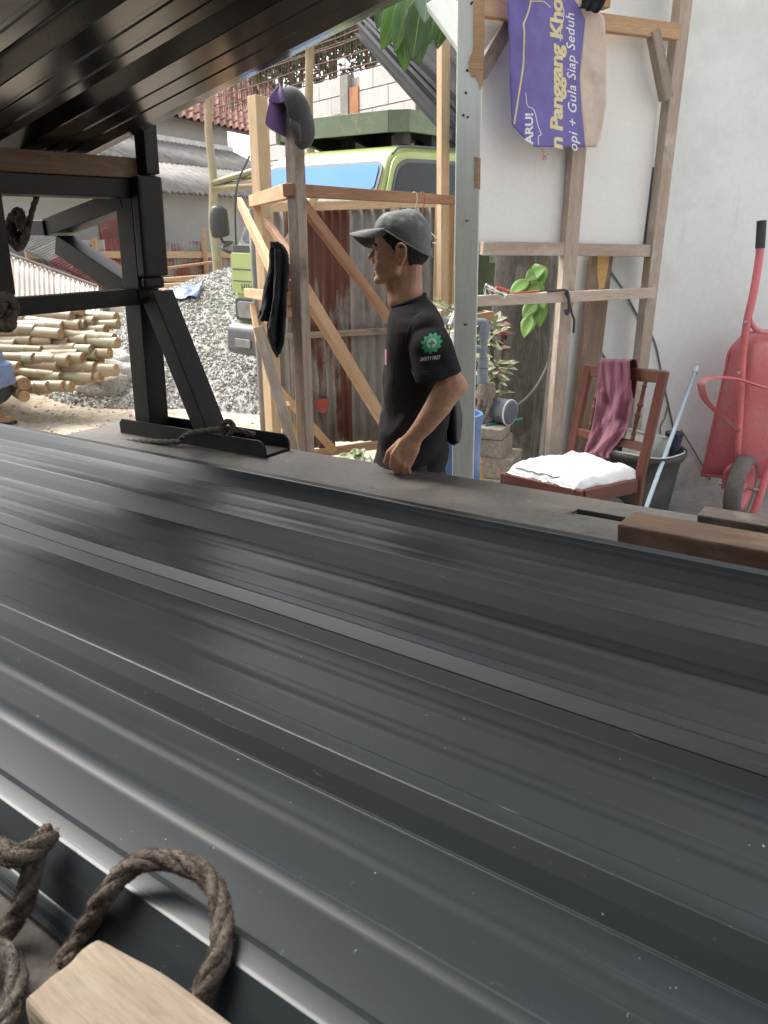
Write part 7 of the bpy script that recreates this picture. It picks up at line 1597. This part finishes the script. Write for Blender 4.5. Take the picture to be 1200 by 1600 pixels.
# collar rib, cuff hem
ck = sec2(612.5, 477.5, 664.5, 460.5, .0745, 2.2); ring = [ck[0]+ck[1]*math.cos(a)*1.0+ck[2]*math.sin(a)*1.0+Vector((0, 0, .02*math.cos(a)*.0)) for a in [6.28319*k/48 for k in range(48)]]
bvS = BVHTree.FromObject(shirt, bpy.context.evaluated_depsgraph_get()); so_ = wloc(man)
def onshirt(p, d, lift=.0012):
    hit_ = bvS.ray_cast(p-so_, d)
    if hit_[0] is None:
        hit_ = bvS.find_nearest(p-so_)
    return hit_[0]+so_+hit_[1]*lift
mb = MB(); mb.tube(ring, .006, n=8, closed=True); mb.build('collar', M['shirt'], man, smooth=True)
cA, cB = P(650, 592, DM-.4), P(716, 580, DM-.4)
M['seam'] = mat('shirt_seam', (.026, .026, .029), rough=.9)
dv = Vector((0, 1, 0))
for k, o_ in enumerate((7, 10.5)):
    pts = []
    for i in range(25):
        t = i/24; x = lerp(653, 715, t); y = lerp(594, 583, t)-o_; p = onshirt(P(x, y, DM-.42), ray(x, y).normalized(), .0006); pts.append(p)
    mb = MB(); mb.tube(pts, .0012, n=5, caps=False); mb.build('hem_stitch', M['seam'], man)
pts = [onshirt(P(x, y, DM-.42), ray(x, y).normalized(), .0004) for x, y in ((668, 487), (655, 495), (643, 507), (636, 522), (635, 545), (640, 570), (648, 590))]
mb = MB(); mb.tube(smooth_path(pts, 4), .0016, n=5, caps=False); mb.build('armhole_seam', M['seam'], man)
# printed badge and words on the sleeve
M['ink_green'] = mat('green_print', (.03, .3, .14), (.04, .36, .18), scale=30, rough=.7, fine=.15, bump=0, stains=[((.1, .2, .14), 90, (1, 1, 1), .6, .7)])
M['ink_cream'] = mat('cream_print', (.66, .64, .56), rough=.7, fine=.08, bump=0); M['ink_pink'] = mat('pink_print', (.6, .25, .33), rough=.7, bump=0)
bx, by_ = 674.5, 536.5
rotb = math.radians(6)
def smap(x, y):                         # badge plane in sight-line pixels, y up, wrapped on the sleeve
    X = x*math.cos(rotb)-y*math.sin(rotb)*-1*0; px, py = bx+x*math.cos(rotb)+y*math.sin(rotb), by_+x*-math.sin(rotb)-y*math.cos(rotb)
    return px, py
def sput(x, y, lift): px, py = smap(x, y); return onshirt(P(px, py, DM-.45), ray(px, py).normalized(), lift)
def sleeve_print(name, rings, m, lift):
    mb = MB(); mb.grid([[sput(x, y, lift) for x, y in r] for r in rings]); return mb.build(name, m, man)
def gear(rad):
    out = []
    for k in range(132):
        a = 6.28319*k/132; tooth = ((k % 12) < 6); out.append((rad*(1 if tooth else .84)*math.cos(a), rad*(1 if tooth else .84)*math.sin(a)))
    return out+out[:1]
g0 = gear(16.2); circ = lambda r, n=132: [(r*math.cos(6.28319*k/n), r*math.sin(6.28319*k/n)) for k in range(n)]+[(r, 0)]
def interp(A_, B_, t): return [(lerp(a[0], b[0], t), lerp(a[1], b[1], t)) for a, b in zip(A_, B_)]
sleeve_print('gear_print', [interp(circ(.05), g0, t/8) for t in range(9)], M['ink_green'], .0010)
sleeve_print('disc_print', [interp(circ(.02), circ(7.6), t/4) for t in range(5)], M['ink_cream'], .0017)
def rect(x0, x1, y0, y1, n=5): return [[(lerp(x0, x1, i/n), lerp(y0, y1, j/n)) for i in range(n+1)] for j in range(n+1)]
sleeve_print('cross_print', rect(-4.9, 4.9, -1.7, 1.7), M['ink_green'], .0023); sleeve_print('cross_print', rect(-1.7, 1.7, -4.9, 4.9), M['ink_green'], .0025)
sleeve_print('tick_print', rect(-1.2, 1.6, -7.2, -5.6), M['ink_green'], .0023)
def stext(s, size, x0, y0, sx, bold):
    cu = bpy.data.curves.new('t', 'FONT'); cu.body = s; cu.size = size; cu.offset = bold; cu.align_x = 'CENTER'; cu.resolution_u = 2
    to = bpy.data.objects.new('t', cu); col.objects.link(to); dg = bpy.context.evaluated_depsgraph_get(); me = bpy.data.meshes.new_from_object(to.evaluated_get(dg)); bpy.data.objects.remove(to)
    subdiv_me(me, 3.); me.name = 'sleeve_lettering'
    for v in me.vertices: v.co = sput(x0+v.co.x*sx, y0+v.co.y, .0013)-so_
    me.materials.clear(); me.materials.append(M['ink_cream']); o = bpy.data.objects.new('sleeve_lettering', me); col.objects.link(o); o.parent = man
stext('SAFETY FIRST', 8.6, .5, -26.5, .60, .22)
pk_ = [[onshirt(P(x, y, DM-.4), ray(x, y).normalized(), .0012) for x in (602.2, 603.2, 604.3)] for y in (546, 552, 558, 565, 570)]
mb = MB(); mb.grid(pk_); mb.build('chest_print', M['ink_pink'], man)
# trousers and sandals
Tt = Blob(); 
Tt.cap((hx, DM-.05, hipz+.02), (hx, DM+.05, hipz+.02), .098, .098)
for s in (-1, 1): Tt.cap((hx, DM+.07*s, hipz-.05), (hx-.02, DM+.1*s, .48), .095, .083); Tt.cap((hx-.02, DM+.1*s, .48), (hx+.01, DM+.1*s, FZ+.1), .083, .075)
Tt.skin('trousers', .009, M['trouser'], man, 3, lambda p, n_: .008*fbm(p, 9.))
for s in (-1, 1):
    mb = MB(); mb.prism([(hx+.07+dx, DM+.1*s+dy, FZ) for dx, dy in ((0, -.03), (0, .03), (-.1, .04), (-.22, .05), (-.27, .02), (-.27, -.02), (-.22, -.045), (-.1, -.04))], (0, 0, .02)); sa = mb.build('sandal', M['sandal'], man, bevel=.004); mb = MB(); mb.tube(smooth_path([(hx-.12, DM+.1*s-.045, FZ+.02), (hx-.13, DM+.1*s, FZ+.075), (hx-.12, DM+.1*s+.05, FZ+.02)], 5), .012, n=8, flat=.4); mb.build('strap', M['sandal'], sa, smooth=True)
# black bag hanging behind the man
mb = MB(); rows_ = []
for j in range(17):
    t = j/16; x0, x1 = lerp(698, 698, t), lerp(716, 722, min(1, t*1.8)); y = lerp(600, 690, t); d0 = DM+.02; n = 20; row = []
    for i in range(n+1):
        a = 6.28319*i/n; c = (x0+x1)/2; r = (x1-x0)/2*(.5 if j in (0, 16) else 1); p = P(c+r*math.cos(a)*1.0, y-3*math.cos(a)*t, d0); p.y += .085*math.sin(a)*(.35+.65*t)*(.55 if j in (0, 16) else 1); row.append(p+Vector((.006*fbm((p.x*12, p.y*12, p.z*9), 1.), 0, 0)))
    rows_.append(row)
mb.grid(rows_); bgm = mb.build('shoulder_bag', M['black_bag'], smooth=True); tag(bgm, 'small black bag hanging behind the man at his hip', 'bag')
# ---------------------------------------------------------------- worker squatting at the far left edge
M['blue_cloth'] = mat('faded_blue_shirt', (.16, .21, .34), (.12, .16, .27), scale=8, rough=.9, bump=.2, bscale=40)
wq_ = P(0, 560, 6.3); sx_ = wq_.x-.17; sy_ = 6.35
sqp = thing('person', (sx_, sy_, 0), 'worker in faded blue shirt and black trousers squatting at the far left edge', 'person')
B = Blob(); by0 = Vector((sx_, sy_, 0))
def sv(x, y, z): return by0+Vector((x, y, z))
B.cap(sv(0, 0, .36), sv(-.06, .0, .78), .13, .14, 1.25); B.cap(sv(-.08, 0, .88), sv(-.1, 0, 1.0), .05, .05); B.ell(sv(-.13, 0, 1.1), (.095, .08, .115))
for s in (-1, 1):
    B.cap(sv(.02, .1*s, .3), sv(-.32, .14*s, .46), .09, .065); B.cap(sv(-.32, .14*s, .46), sv(-.02, .14*s, .08), .06, .04); B.cap(sv(.06, .14*s, .04), sv(-.14, .15*s, .03), .04, .032)
    B.cap(sv(-.08, .18*s, .78), sv(-.24, .22*s, .55), .05, .042); B.cap(sv(-.24, .22*s, .55), sv(-.46, .14*s, .5), .04, .03); B.cap(sv(-.46, .14*s, .5), sv(-.52, .12*s, .48), .034, .03, .6)
    for k in range(5): B.cap(sv(-.52, .10*s+.018*k*s-.03*s, .485), sv(-.585, .10*s+.018*k*s-.03*s, .455), .0095, .008, n=8, rings=3)
B.skin('body', .011, M['skin'], sqp, 3)
B = Blob(); B.cap(sv(.02, 0, .44), sv(-.06, .0, .78), .16, .155, 1.25); B.loft([(sv(.05, 0, .37), Vector((.165, 0, 0)), Vector((0, .2, 0)), 2.3), (sv(.03, 0, .55), Vector((.165, 0, 0)), Vector((0, .2, 0)), 2.3)][::-1])
for s in (-1, 1): B.cap(sv(-.08, .17*s, .8), sv(-.2, .21*s, .6), .068, .062)
B.skin('shirt', .012, M['blue_cloth'], sqp, 3, lambda p, n_: .012*fbm(p, 10.))
B = Blob(); B.cap(sv(.02, -.08, .33), sv(.02, .08, .33), .135, .135)
for s in (-1, 1): B.cap(sv(.02, .1*s, .3), sv(-.32, .14*s, .46), .105, .085); B.cap(sv(-.32, .14*s, .46), sv(-.06, .14*s, .14), .08, .06)
B.skin('trousers', .012, M['trouser'], sqp, 3)
mb = MB(); mb.ball(sv(-.12, 0, 1.14), .108, 16, 10, (1, .85, .95)); mb.build('hair', M['hair'], sqp, smooth=True)
for s in (-1, 1):
    mb = MB(); mb.box(sv(-.03, .145*s, .015), .28, .09, .03); sa = mb.build('sandal', M['sandal'], sqp, bevel=.008); mb = MB(); mb.tube([sv(-.08, .1*s, .03), sv(-.09, .145*s, .085), sv(-.08, .19*s, .03)], .016, n=8); mb.build('strap', M['sandal'], sa, smooth=True)
    mb = MB(); mb.ball(sv(-.21, .03*s, 1.12), .012, 8, 6); mb.build('eye', M['eye'], sqp, smooth=True)
